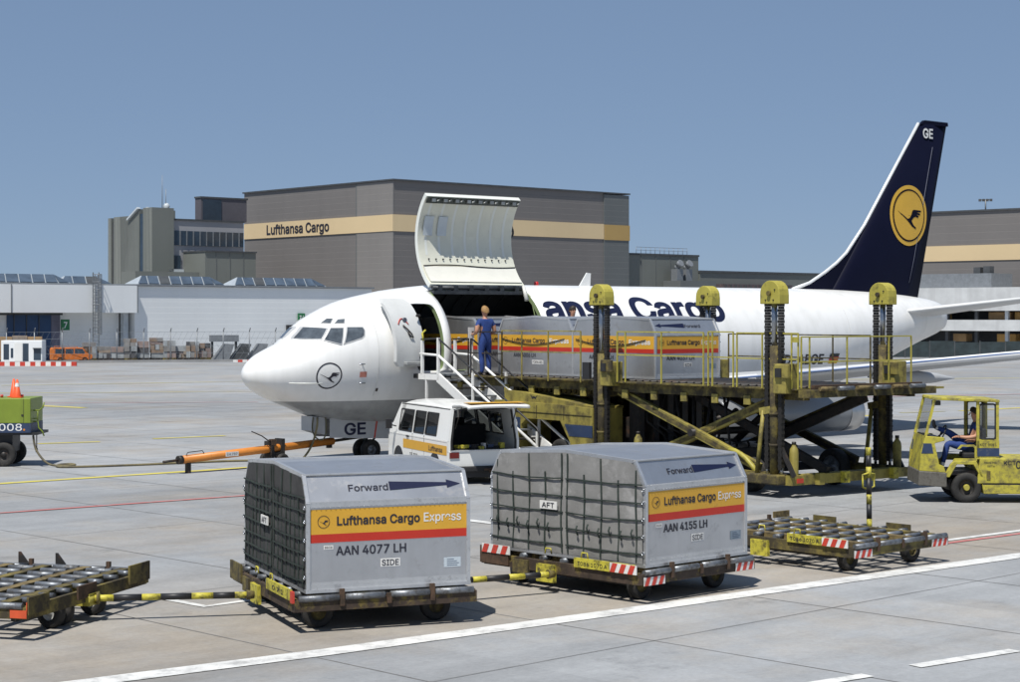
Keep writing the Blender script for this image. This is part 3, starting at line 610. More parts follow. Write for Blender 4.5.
def fsec(a):
    """section at station a (smooth through the table): bottom, top, half width, height of widest point"""
    a = min(max(a, 0), 29.5)
    for i in range(len(FT) - 1):
        p, q = FT[i], FT[i + 1]
        if a <= q[0]:
            t = (a - p[0]) / (q[0] - p[0]); res = []
            for k in range(1, 5):
                def sl(j):
                    if j <= 0 or j >= len(FT) - 1: return None
                    l = (FT[j][k] - FT[j - 1][k]) / (FT[j][0] - FT[j - 1][0]); r = (FT[j + 1][k] - FT[j][k]) / (FT[j + 1][0] - FT[j][0])
                    if l * r <= 0: return 0.0
                    return 2 * l * r / (l + r)
                h = q[0] - p[0]; d = (q[k] - p[k]) / h; m0 = sl(i); m1 = sl(i + 1)
                m0 = d if m0 is None else m0; m1 = d if m1 is None else m1
                res.append((2 * t**3 - 3 * t**2 + 1) * p[k] + (t**3 - 2 * t**2 + t) * h * m0 + (-2 * t**3 + 3 * t**2) * q[k] + (t**3 - t**2) * h * m1)
            return res
def fb(a, z):
    zb, zt, w, zc = fsec(a); k = (z - zc) / max(1e-6, zt - zc) if z >= zc else (zc - z) / max(1e-6, zc - zb)
    return w * math.sqrt(max(0.0, 1 - min(1, k) ** 2))
def skin(a, z, off=0.006):
    """point on the left skin (aircraft-local coordinates), lifted off along the outward normal"""
    e = 0.01; b = fb(a, z); p = Vector((a, -b, z))
    ta = Vector((2 * e, -(fb(a + e, z) - fb(a - e, z)), 0)); tz = Vector((0, -(fb(a, z + e) - fb(a, z - e)), 2 * e))
    n = tz.cross(ta); n = n.normalized() if n.length > 1e-9 else Vector((0, -1, 0))
    if n.y > 0: n = -n
    return p + n * off
FUSW = bpy.data.materials.new('fuselage_paint'); FUSW.use_nodes = True
def _fus():
    N = FUSW.node_tree.nodes; L = FUSW.node_tree.links; p = N['Principled BSDF']
    p.inputs['Roughness'].default_value = 0.32; p.inputs['Coat Weight'].default_value = 0.25; p.inputs['Coat Roughness'].default_value = 0.1
    tc = N.new('ShaderNodeTexCoord'); sx = N.new('ShaderNodeSeparateXYZ'); L.new(tc.outputs['Object'], sx.inputs[0])
    r = N.new('ShaderNodeMapRange'); r.inputs[1].default_value = 1.755; r.inputs[2].default_value = 1.765; L.new(sx.outputs[2], r.inputs[0])
    n = N.new('ShaderNodeTexNoise'); n.inputs['Scale'].default_value = 0.8; n.inputs['Detail'].default_value = 5; L.new(tc.outputs['Object'], n.inputs['Vector'])
    mp = N.new('ShaderNodeMapping'); mp.inputs['Scale'].default_value = (2.2, 2.2, 0.25); L.new(tc.outputs['Object'], mp.inputs['Vector'])
    ns = N.new('ShaderNodeTexNoise'); ns.inputs['Scale'].default_value = 1.4; ns.inputs['Detail'].default_value = 6; L.new(mp.outputs[0], ns.inputs['Vector'])
    def mix(fac, a, b):
        m = N.new('ShaderNodeMix'); m.data_type = 'RGBA'
        for i, x in ((6, a), (7, b)):
            if isinstance(x, tuple): m.inputs[i].default_value = x
            else: L.new(x, m.inputs[i])
        L.new(fac, m.inputs[0]); return m.outputs[2]
    rr = N.new('ShaderNodeMapRange'); rr.inputs[1].default_value = 0.45; rr.inputs[2].default_value = 0.75; L.new(ns.outputs[0], rr.inputs[0])
    white = mix(rr.outputs[0], (0.80, 0.80, 0.785, 1), (0.72, 0.72, 0.70, 1)); grey = mix(rr.outputs[0], (0.30, 0.31, 0.315, 1), (0.22, 0.225, 0.23, 1))
    L.new(mix(r.outputs[0], grey, white), p.inputs['Base Color'])
_fus()
ZINC = M('green_primer', (0.20, 0.26, 0.12), 0.7, var=0.2, vscale=3)
ac = thing('cargo_jet', (NOSE[0], NOSE[1], 0), TH, 'white twin jet freighter with dark blue fin, its large side cargo door raised', 'airplane')
def fuse_shell(shrink, n=72, a0=0.0, a1=29.5):
    st = sorted(set([a0 + 0.012] + [x for x in (0.03, .07, .12, .2, .3, .42, .56, .72, .9, 1.1, 1.3, 1.5, 1.7, 1.9, 2.15, 2.4, 2.7, 3.0, 3.35, 3.7, 4.1, 4.5, 5, 5.5, 6, 7, 8, 9, 10, 12, 14, 16, 18, 19, 20, 21, 22, 23, 24, 25, 26, 26.8, 27.4, 28, 28.5, 29, 29.3) if a0 < x < a1] + [a1]))
    rows = []
    for a in st:
        zb, zt, w, zc = fsec(a); w = max(0.004, w - shrink); zt = max(zc + 0.002, zt - shrink); zb = min(zc - 0.002, zb + shrink); row = []
        for k in range(n):
            t = 2 * math.pi * k / n; cs, sn = math.cos(t), math.sin(t)
            row.append((a, w * cs, zc + (zt - zc) * sn if sn >= 0 else zc + (zc - zb) * sn))
        rows.append(row)
    return rows
fm = MB(); rows = fuse_shell(0.0); fm.grid(rows, 0, True, True)
fm.f.append(tuple(range(72))); fm.m.append(0); fm.sm.append(True)
o_ = (len(rows) - 1) * 72; fm.f.append(tuple(reversed(range(o_, o_ + 72)))); fm.m.append(0); fm.sm.append(False)
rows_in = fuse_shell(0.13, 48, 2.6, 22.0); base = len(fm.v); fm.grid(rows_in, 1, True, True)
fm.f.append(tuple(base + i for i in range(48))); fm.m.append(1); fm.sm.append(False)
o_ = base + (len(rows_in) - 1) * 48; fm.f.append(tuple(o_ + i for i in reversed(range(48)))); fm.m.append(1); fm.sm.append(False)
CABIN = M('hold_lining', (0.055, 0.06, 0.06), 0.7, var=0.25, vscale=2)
fme = fm.mesh('fuselage', [FUSW, CABIN, ZINC])
bm = bmesh.new(); bm.from_mesh(fme)          # the inner shell faces inwards
inner = [f for f in bm.faces if f.material_index == 1]; bmesh.ops.reverse_faces(bm, faces=inner)
bm.to_mesh(fme); bm.free()
fus = put('fuselage', fme, ac)
def cutter(poly, y0, y1):
    c = MB().prism(poly, lambda u, v, d: (u, d, v), y0, y1).build('cutter', [FUSW, CABIN, ZINC], ac)
    for pl in c.data.polygons: pl.material_index = 2
    return c
CD = (5.62, 9.06, 2.56, 4.83)
cuts = [cutter(rounded(CD[0], CD[1], CD[2], CD[3], 0.16, 6), -2.6, -0.35), cutter(rounded(4.50, 5.36, 2.56, 4.43, 0.17, 6), -2.6, -0.6)]
for c in cuts:
    md = fus.modifiers.new('cut', 'BOOLEAN'); md.object = c; md.operation = 'DIFFERENCE'; md.solver = 'EXACT'
bpy.context.view_layer.update()
ev = fus.evaluated_get(bpy.context.evaluated_depsgraph_get()); nm = bpy.data.meshes.new_from_object(ev); fus.modifiers.clear(); fus.data = nm
for c in cuts: bpy.data.objects.remove(c)
# hold floor and far-wall ribs
MB().bb(4.3, 19.5, -1.58, 1.58, 2.40, 2.50).build('hold_floor', M('hold_floor_metal', (0.16, 0.16, 0.16), 0.5, metal=0.4, var=0.3), ac)
for i in range(9):
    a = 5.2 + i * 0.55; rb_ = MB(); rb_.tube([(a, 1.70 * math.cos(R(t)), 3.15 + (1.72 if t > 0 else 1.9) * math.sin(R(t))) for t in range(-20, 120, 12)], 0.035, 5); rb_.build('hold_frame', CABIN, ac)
# seal round the cargo opening
for (u0, u1, v0, v1, r, nm_) in ((CD[0], CD[1], CD[2], CD[3], 0.16, 'cargo_door_seal'),):
    sl_ = MB(); pts = rounded(u0 - 0.015, u1 + 0.015, v0, v1, r, 6); sl_.tube([skin(u, v, 0.004) for u, v in pts + pts[:1]], 0.014, 5); sl_.build(nm_, ZINC, ac)
# cockpit glazing: outer panes with frames, both sides
WIN = [[(1.404, 3.465), (1.735, 3.772), (2.072, 3.741), (1.825, 3.455)], [(1.876, 3.43), (2.162, 3.749), (2.451, 3.755), (2.254, 3.319)],
       [(2.349, 3.34), (2.554, 3.773), (2.945, 3.773), (2.964, 3.699), (2.914, 3.555), (2.84, 3.492)],
       [(2.076, 3.902), (2.246, 4.006), (2.356, 4.006), (2.229, 3.883)], [(2.317, 3.883), (2.45, 3.984), (2.609, 3.998), (2.536, 3.894)]]
WB = [[0.326, 0.22, 0.919, 1.039], [1.105, 0.985, 1.169, 1.373], [1.40, 1.205, 1.371, 1.427, 1.492, 1.499], [0.644, 0.646, 0.773, 0.859], [0.939, 0.891, 0.991, 1.074]]
SEALD = M('window_frame_grey', (0.42, 0.43, 0.44), 0.45, var=0.1)
for side in (1, -1):
    for poly, bs in zip(WIN, WB):
        # sit the corners on the skin, then dome the pane to follow it
        cen = Vector((sum(p[0] for p in poly) / len(poly), 0, sum(p[1] for p in poly) / len(poly)))
        def grow(k, off):
            out = []
            for i in range(len(poly)):
                p, q = poly[i], poly[(i + 1) % len(poly)]
                for t in (0, .2, .4, .6, .8):
                    a = p[0] + (q[0] - p[0]) * t; z = p[1] + (q[1] - p[1]) * t
                    a = cen.x + (a - cen.x) * k; z = cen.z + (z - cen.z) * k
                    s_ = skin(a, z, off); out.append((s_.x, s_.y * side, s_.z))
            return out
        frm = MB(); r0, r1, r2 = grow(1.10, 0.004), grow(1.08, 0.020), grow(0.99, 0.020); frm.grid([r0, r1, r2], 0, False, True); frm.build('window_frame', SEALD, ac)
        pn = MB(); rings = [grow(k, 0.012) for k in (0.995, 0.66, 0.33)]; pn.grid(rings, 0, True, True)
        c_ = skin(cen.x, cen.z, 0.012); n_ = len(rings[-1]); base = len(pn.v); pn.v.append((c_.x, c_.y * side, c_.z))
        for k in range(n_): pn.f.append((2 * n_ + k, 2 * n_ + (k + 1) % n_, base)); pn.m.append(0); pn.sm.append(True)
        pn.build('cockpit_window', CGLASS, ac)
# forward passenger door, swung out and forward, lining side outwards
dr = MB(); rows = []
for i in range(15):
    v = i / 14; z = 2.70 + 1.88 * v; row = []
    for k in range(9):
        u = k / 8; ins = 0.0
        edge = min(v, 1 - v)
        if edge < 0.08: ins = 0.10 * (1 - edge / 0.08) ** 1.6
        a = 3.58 + ins + (0.98 - 2 * ins) * u; row.append((a, -(fb(4.6, min(z, 4.6)) + 0.20 + 0.08 * (1 - u)), z))
    rows.append(row)
dr.grid(rows, 0, True); rows2 = [[(p[0], p[1] + 0.14, p[2]) for p in r] for r in rows]; dr.grid(rows2, 0, True)
rim = rows[0] + [r[-1] for r in rows[1:]] + rows[-1][-2::-1] + [r[0] for r in rows[-2:0:-1]]; rim2 = [(p[0], p[1] + 0.14, p[2]) for p in rim]; dr.grid([rim, rim2], 0, False, True)
pdoor = dr.build('entry_door', M('door_lining_grey_white', (0.60, 0.61, 0.60), 0.45, var=0.06, vscale=1.5), ac)
def dsurf(a, z, off=0.02): return Vector((a, -(fb(4.6, min(z, 4.6)) + 0.20 + 0.08 * (1 - (a - 3.58) / 0.98)) - off, z))
MB().tube([dsurf(3.76 + 0.36 * t, 3.86 + 0.16 * math.sin(math.pi * t), 0.012) for t in [i / 10 for i in range(11)]], 0.016, 5).build('red_handle_arc', REDP, pdoor)
MB().cyl(dsurf(4.02, 3.98, -0.01), dsurf(4.02, 3.98, 0.05), 0.07, n=14).build('sight_glass', CHROME, pdoor)
MB().tube([dsurf(3.90, 3.84, 0.04), dsurf(4.02, 3.72, 0.05), dsurf(4.13, 3.60, 0.05), dsurf(4.18, 3.50, 0.04), dsurf(4.08, 3.52, 0.04), dsurf(4.02, 3.66, 0.04)], 0.022, 6).build('handle', STEEL, pdoor)
MB().bb(3.84, 4.36, -2.22, -2.06, 2.74, 2.84).build('slide_bustle', M('bustle_grey', (0.3, 0.31, 0.31), 0.5), pdoor, bevel=0.02)
MB().cyl((4.40, -2.04, 2.95), (4.56, -1.83, 2.95), 0.04, n=8).cyl((4.40, -1.90, 4.1), (4.56, -1.80, 4.1), 0.04, n=8).build('hinge_arm', STEEL, pdoor)
# raised main deck cargo door: the skin panel turned up about its hinge, lining facing out
H0 = Vector((0.80, 4.86)); rot = R(167)
def turn(b, z):
    d = Vector((b, z)) - H0; c, s = math.cos(rot), math.sin(rot); return Vector((H0.x + d.x * c - d.y * s, H0.y + d.x * s + d.y * c))
def door_pt(a, t, inset):
    """t 0 at hinge .. 1 at sill; inset metres inside the outer skin"""
    ph = R(25 + t * 94); r = 1.88 - inset; b = r * math.sin(ph); z = 3.15 + r * math.cos(ph) * (1.0 if ph < math.pi / 2 else 1.02)
    q = turn(b, z); return (a, -q.x, q.y)
cdm = MB(); NA, NT = 14, 20
for inset, mi in ((0.0, 0), (0.13, 1)):
    cdm.grid([[door_pt(CD[0] + (CD[1] - CD[0]) * i / NA, 0.02 + 0.98 * k / NT, inset) for i in range(NA + 1)] for k in range(NT + 1)], mi, True)
for i in (0, NA):
    cdm.grid([[door_pt(CD[0] + (CD[1] - CD[0]) * i / NA, 0.02 + 0.98 * k / NT, ins) for ins in (0.0, 0.13)] for k in range(NT + 1)], 2, False)
for k in (0, NT):
    cdm.grid([[door_pt(CD[0] + (CD[1] - CD[0]) * i / NA, 0.02 + 0.98 * k / NT, ins) for ins in (0.0, 0.13)] for i in range(NA + 1)], 2, False)
cdoor = cdm.build('cargo_door', [FUSW, PANELW, PANELP], ac)
cdoor['label'] = 'raised main deck cargo door showing its off white lining'
for i in range(7):           # lining frames
    a = CD[0] + 0.28 + i * 0.47; MB().grid([[door_pt(a + da, 0.38 + 0.54 * k / 10, 0.1335) for da in (-0.04, 0.04)] for k in range(11)], 0, True).build('lining_frame', PANELP, cdoor)
for i in range(6):
    a0 = CD[0] + 0.36 + i * 0.47; m_ = MB()
    m_.grid([[door_pt(a0 + da, 0.58 + 0.33 * k / 6, 0.1325) for da in (0, 0.31)] for k in range(7)], 0, True); m_.build('lining_panel', PANELW, cdoor)
MB().grid([[door_pt(CD[0] + 0.05 + (CD[1] - CD[0] - 0.1) * i / 10, t, 0.165) for i in range(11)] for t in (0.05, 0.12, 0.19, 0.25)], 0, True).build('fairing_flap', M('flap_white', (0.72, 0.71, 0.64), 0.5, var=0.04), cdoor)
MB().tube([door_pt(CD[0] + 0.05 + (CD[1] - CD[0] - 0.1) * i / 10, 0.255 + 0.012 * math.sin(i * 0.6), 0.17) for i in range(11)], 0.02, 5).build('flap_edge', STEEL, cdoor)
for i in range(12):
    a = CD[0] + 0.3 + i * 0.255; p = Vector(door_pt(a, 0.335, 0.15)); MB().cyl(p, p + Vector((0, -0.03, 0)), 0.024, n=8).build('drain_hole', BLKP, cdoor)
lat = MB(); lat.grid([[door_pt(CD[0] + 0.03 + (CD[1] - CD[0] - 0.06) * i / 10, t, 0.17) for i in range(11)] for t in (0.925, 0.96, 0.998)], 0, True); lat.build('latch_beam', M('dark_green_fittings', (0.045, 0.055, 0.05), 0.5, metal=0.3, var=0.4, vscale=9), cdoor)
for i in range(8):
    p = Vector(door_pt(CD[0] + 0.25 + i * 0.42, 0.965, 0.18)); MB().box(p, (0.13, 0.10, 0.09)).cyl(p + Vector((0.1, -0.05, -0.03)), p + Vector((0.2, -0.05, 0.02)), 0.02, n=6).build('latch', M('latch_metal', (0.3, 0.31, 0.3), 0.4, metal=0.7, var=0.3), cdoor)
for a0 in (CD[0] + 0.16, CD[0] + 0.66):
    f_ = MB(); f_.grid([[door_pt(a0 + da, 0.58 + 0.20 * k / 3, 0.165) for da in (0, 0.33)] for k in range(4)], 0, True); f_.build('access_hatch', M('hatch_pale_blue_grey', (0.52, 0.57, 0.60), 0.5, var=0.08), cdoor)
hs_ = MB(); hs_.cyl((CD[0] + 0.05, -0.86, 4.90), (CD[1] - 0.02, -0.86, 4.90), 0.055, n=10).bb(CD[0] + 0.02, CD[1], -0.98, -0.66, 4.72, 4.82)
for i in range(6): hs_.box((CD[0] + 0.3 + i * 0.56, -0.86, 4.88), (0.14, 0.16, 0.18))
hs_.build('hinge_beam', M('dark_hinge_metal', (0.05, 0.055, 0.06), 0.45, metal=0.5, var=0.4, vscale=8), cdoor)
MB().cyl((CD[1] - 0.15, -1.15, 4.55), (CD[1] - 0.12, -0.95, 4.98), 0.07, 0.045, n=8).build('actuator', M('actuator_white', (0.6, 0.6, 0.56), 0.5), cdoor)
MB().tube([(CD[1] + 0.10 * math.sin(R(t)), -(turn(1.80, 3.3).x), turn(1.80, 3.3).y + 0.16 * math.cos(R(t))) for t in range(0, 181, 20)], 0.03, 6).build('grab_handle', BLKP, cdoor)
# lettering and emblems
def side_fn(a0, z0):
    """flat lettering wrapped onto the left side: u aft along the hull, v up around it"""
    arc = [(z0 - 0.6 + 0.02 * i) for i in range(0, 110)]
    def f(u, v):
        # walk up the section by arc length
        a = a0 + u; zb, zt, w, zc = fsec(a); ph0 = math.asin(max(-1, min(1, (z0 - zc) / (zt - zc)))); ph = ph0 + v / 1.88
        return (a, -(w + 0.006) * math.cos(ph), zc + (zt - zc + 0.006) * math.sin(ph))
    return f
lettering('ansa Cargo', ac, LBLUE, side_fn(12.98, 3.96), 7.42, 0.98, 0.048, cut=8)
crane_emblem(ac, LDARK, lambda u, v: skin(1.895 + u * 0.96, 2.47 + v, 0.006), 0.36, ring=0.10, depth=8)
lettering('D-ABGE', ac, LDARK, lambda u, v: skin(20.15 + u, 2.50 + v, 0.008), 1.95, 0.34, 0.035, cut=3)
fl_ = [M('flag_black', (0.015, 0.015, 0.015), 0.5), M('flag_red', (0.55, 0.03, 0.02), 0.5), M('flag_gold', (0.7, 0.42, 0.03), 0.5)]
for i, mt in enumerate(fl_):
    MB().grid([[skin(21.42 + 0.5 * k / 4 + 0.05 * j, 2.83 - 0.11 * (i + 1 - j), 0.008) for k in range(5)] for j in (0, 1)], 0, False).build('flag_stripe', mt, ac, fixn=False)
for (a, z) in ((2.78, 2.78), (2.85, 2.26)): p = skin(a, z, 0.0); MB().tube([p, p + Vector((0.02, -0.10, 0)), p + Vector((-0.16, -0.13, 0.0))], 0.02, 6).build('pitot_probe', CHROME, ac)
MB().grid([[skin(2.74 + 0.2 * k, 2.42 + 0.15 * j, 0.006) for k in (0, .5, 1)] for j in (0, 1)], 0, False).build('red_placard', M('faded_red_placard', (0.5, 0.2, 0.15), 0.6), ac, fixn=False)
MB().grid([[skin(3.30 + 0.07 * k, 2.02 + 0.09 * j, 0.006) for k in (0, 1)] for j in (0, 1)], 0, False).build('static_port', STEEL, ac, fixn=False)
for (a, z0, z1) in ((3.28, 1.9, 4.45), (10.6, 1.8, 4.9), (13.2, 1.8, 4.9), (16.0, 1.8, 4.9), (18.8, 1.8, 4.9), (22.5, 2.4, 4.9)):
    MB().tube([skin(a, z0 + (z1 - z0) * i / 16, 0.0) for i in range(17)], 0.006, 4).build('skin_joint', M('skin_joint_grey', (0.5, 0.5, 0.49), 0.5), ac)
MB().prism([(11.9, 5.0), (12.35, 5.0), (12.38, 5.42), (12.22, 5.44)], lambda u, v, d: (u, d, v), -0.02, 0.02).build('blade_antenna', FUSW, ac)
MB().cyl((10.2, 0, 5.0), (10.2, 0, 5.14), 0.09, 0.06, n=12).build('beacon', M('red_beacon', (0.5, 0.02, 0.02), 0.3), ac)
# fin, rudder, stabilisers, wings
def aero(root, tip, th=0.11, n=10):
    """lifting surface between two chords: each ((le_x, y, z), (te_x, y, z)); thickness ratio th"""
    rows = []
    for (le, te), k in ((root, 1), (tip, 1)):
        le = Vector(le); te = Vector(te); ch = te - le; row = []
        up = Vector((0, 0, 1)) if abs(root[0][1] - tip[0][1]) > abs(root[0][2] - tip[0][2]) else Vector((0, 1, 0))
        for sgn in (1, -1):
            for i in range(n + 1):
                t = (i / n) ** 1.6 if sgn > 0 else ((n - i) / n) ** 1.6
                y = th * 5 * (0.2969 * math.sqrt(t) - 0.126 * t - 0.3516 * t * t + 0.2843 * t ** 3 - 0.1015 * t ** 4) * ch.length
                if (sgn < 0 and i in (0, n)): continue
                row.append(le + ch * t + up * (y * sgn))
        rows.append(row)
    m_ = MB(); m_.grid(rows, 0, True, True); nn = len(rows[0]); m_.f.append(tuple(range(nn, 2 * nn))); m_.m.append(0); m_.sm.append(False)
    return m_
aero(((23.09, 0, 4.6), (28.13, 0, 4.6)), ((28.23, 0, 11.13), (29.80, 0, 11.15)), 0.10).build('fin', BLUEP, ac)
MB().prism([(21.6, 4.85), (22.4, 5.19), (23.2, 5.57), (23.8, 5.91), (24.3, 6.27), (24.8, 6.79), (25.3, 7.35), (25.5, 7.3), (24.2, 5.2), (24.0, 4.85)], lambda u, v, d: (u, d, v), -0.055, 0.055).build('dorsal_fin', BLUEP, ac)
lee = MB(); lep = [(21.55, 4.99), (22.4, 5.215), (23.2, 5.60), (23.8, 5.94), (24.3, 6.30), (24.8, 6.83), (25.25, 7.30), (26.5, 8.91), (28.22, 11.12)]
lee.tube([(a - 0.03, 0, z + 0.02) for a, z in lep], 0.06, 8); lee.build('leading_edge', M('white_leading_edge', (0.75, 0.76, 0.76), 0.35, metal=0.2), ac)
MB().prism([(28.24, 11.10), (29.82, 11.12), (29.80, 11.26), (28.5, 11.27)], lambda u, v, d: (u, d, v), -0.07, 0.07).build('fin_cap', BLUEP, ac)
def finy(a, z):   # outer left face of the fin, slightly proud
    t0 = (z - 4.6) / (11.13 - 4.6); le = 23.09 + (28.23 - 23.09) * t0; te = 28.13 + 1.67 * t0; c_ = te - le; t = min(max((a - le) / c_, 0.02), 1)
    return -(0.10 * 5 * (0.2969 * math.sqrt(t) - 0.126 * t - 0.3516 * t * t + 0.2843 * t ** 3 - 0.1015 * t ** 4) * c_ + 0.012)
LC = (27.50, 7.74)
for r_, mt, k in ((1.10, LOGOY, 0.0), (0.955, BLUEP, 0.006), (0.90, LOGOY, 0.012)):
    d_ = MB(); n_ = 48; rings = [[(LC[0] + r_ * q * math.cos(2 * math.pi * i / n_), finy(LC[0] + r_ * q * math.cos(2 * math.pi * i / n_), LC[1] + r_ * q * math.sin(2 * math.pi * i / n_)) - k, LC[1] + r_ * q * math.sin(2 * math.pi * i / n_)) for i in range(n_)] for q in (1, .75, .5, .25, 0.02)]
    d_.grid(rings, 0, True, True); d_.build('fin_disc', mt, ac)
crane_emblem(ac, BLUEP, lambda u, v: (LC[0] + u, finy(LC[0] + u, LC[1] + v) - 0.020, LC[1] + v), 0.90, name='fin_emblem', ring=0.012, depth=5)
lettering('GE', ac, LWHITE, lambda u, v: (28.62 + u, finy(28.62 + u, 10.62 + v) - 0.01, 10.62 + v), 0.58, 0.36, 0.04)
MB().tube([(28.9, finy(28.9, 10.4) - 0.0, 10.3), (27.85, finy(27.85, 6.2), 6.2), (27.55, finy(27.5, 5.4), 5.3)], 0.012, 4).build('rudder_hinge_line', M('hinge_line_grey', (0.10, 0.11, 0.16), 0.5), ac)
GREYW = M('wing_grey_paint', (0.42, 0.43, 0.44), 0.4, var=0.06, vscale=0.8)
for s_ in (-1, 1):
    aero(((26.0, s_ * 0.75, 4.22), (29.3, s_ * 0.55, 4.18)), ((28.95, s_ * 5.5, 4.84), (30.25, s_ * 5.5, 4.84)), 0.09).build('stabiliser', M('stabiliser_grey_white', (0.62, 0.63, 0.63), 0.4, var=0.04), ac)
    aero(((10.7, s_ * 1.4, 1.80), (17.2, s_ * 1.4, 1.72)), ((13.6, s_ * 6.0, 2.30), (17.3, s_ * 6.0, 2.25)), 0.12).build('wing_inner', GREYW, ac)
    aero(((13.6, s_ * 6.0, 2.30), (17.3, s_ * 6.0, 2.25)), ((17.5, s_ * 14.17, 3.20), (19.1, s_ * 14.17, 3.20)), 0.11).build('wing_outer', GREYW, ac)
    le = MB(); 
    le.tube([(10.68, s_ * 1.4, 1.80), (13.58, s_ * 6.0, 2.30)], 0.12, 10); le.tube([(13.58, s_ * 6.0, 2.31), (17.48, s_ * 14.17, 3.21)], 0.10, 10)
    le.build('slat', M('white_slat_paint', (0.70, 0.71, 0.72), 0.35, var=0.04), ac)
    MB().tube([(10.60, s_ * 1.45, 1.83), (13.49, s_ * 6.04, 2.335), (17.42, s_ * 14.17, 3.235)], 0.035, 6).build('sky_reflection_strip', M('blue_grey_strip', (0.10, 0.16, 0.32), 0.35, var=0.05), ac)  # blue tube stands for the sky reflection along the white leading edge
    for (b, a0, a1, z) in ((4.0, 14.2, 18.4, 1.88), (8.7, 15.3, 19.2, 2.36)):
        cf = MB(); cf.lathe([(0, 0.02), (0.5, 0.14), (1.2, 0.20), (2.2, 0.20), (3.0, 0.14), (a1 - a0, 0.01)], (a0, s_ * b, z), (1, 0, -0.03), 12); cf.build('flap_track_fairing', GREYW, ac)
    # engine: long slim nacelle with thrust reverser
    en = MB(); en.lathe([(0.10, 0.44), (0.02, 0.50), (0.0, 0.53), (0.05, 0.57), (0.6, 0.63), (1.8, 0.64), (4.2, 0.61), (5.4, 0.585)], (13.0, s_ * 4.83, 1.10), (1, 0, 0), 28)
    nac = en.build('nacelle', M('nacelle_grey', (0.27, 0.28, 0.29), 0.35, metal=0.3, var=0.08, vscale=1.5), ac)
    MB().lathe([(5.38, 0.60), (5.46, 0.60), (6.0, 0.585), (6.05, 0.54), (5.2, 0.40)], (13.0, s_ * 4.83, 1.10), (1, 0, 0), 28).build('reverser', M('bare_metal_reverser', (0.50, 0.50, 0.50), 0.3, metal=0.85, var=0.15, vscale=2), nac)
    MB().lathe([(0.35, 0.46), (0.4, 0.2), (0.1, 0.02)], (13.0, s_ * 4.83, 1.10), (1, 0, 0), 20).build('fan', STEEL, nac)
    MB().lathe([(5.9, 0.52), (5.3, 0.3), (5.4, 0.01)], (13.0, s_ * 4.83, 1.10), (1, 0, 0), 20).build('exhaust', BLKP, nac)
    MB().bb(13.6, 17.5, s_ * 4.83 - 0.1, s_ * 4.83 + 0.1, 1.55, 2.15).build('pylon', GREYW, ac)
    # main gear
    MB().cyl((15.4, s_ * 2.6, 0.5), (15.3, s_ * 2.5, 1.8), 0.09, n=10).cyl((15.4, s_ * 2.2, 0.5), (15.4, s_ * 3.0, 0.5), 0.06, n=8).build('main_gear_leg', STEEL, ac)
    for db in (-0.42, 0.42): wheel(ac, (15.4, s_ * 2.6 + db, 0.5), (0, 1, 0), 0.50, 0.34, 0.5, ROLLER, 'main_wheel')
# nose gear with its lettered doors
MB().cyl((4.0, 0, 0.30), (3.9, 0, 1.25), 0.07, n=10).cyl((4.0, -0.24, 0.30), (4.0, 0.24, 0.30), 0.045, n=8).cyl((3.35, 0, 1.2), (3.95, 0, 0.62), 0.04, n=8).build('nose_gear_leg', CHROME, ac)
MB().bar((4.05, 0, 0.85), (4.28, 0, 0.62), 0.05, 0.04).bar((4.28, 0, 0.62), (4.05, 0, 0.42), 0.05, 0.04).build('torque_link', STEEL, ac)
for db in (-0.2, 0.2): wheel(ac, (4.0, db, 0.305), (0, 1, 0), 0.305, 0.18, 0.48, ROLLER, 'nose_wheel')
DOORG = M('gear_door_grey', (0.47, 0.48, 0.49), 0.45, var=0.06)
for s_ in (-1, 1):
    gd = MB().prism([(2.50, 0.72), (4.47, 0.62), (4.52, 1.12), (2.50, 1.26)], lambda u, v, d: (u, d, v), s_ * 0.40, s_ * 0.425).build('nose_gear_door', DOORG, ac)
    lettering('GE', gd, LBLUE, lambda u, v, s_=s_: (3.33 + u * (1 if s_ < 0 else -1), s_ * 0.432, 0.78 + v), 0.72, 0.34, 0.03)
    MB().bar((3.98, s_ * 0.43, 0.66), (4.06, s_ * 0.43, 1.12), 0.006, 0.045, up=(1, 0, 0)).build('red_mark', REDP, gd)
MB().prism([(2.02, 0.92), (2.42, 0.80), (2.42, 1.28), (2.02, 1.32)], lambda u, v, d: (u, d, v), -0.30, 0.30).build('forward_gear_door', DOORG, ac)
MB().tube([skin(0.9, 2.28, 0.0), skin(1.3, 2.27, 0.01), skin(1.75, 2.26, 0.0)], 0.016, 5).build('radome_strake', PANELP, ac)
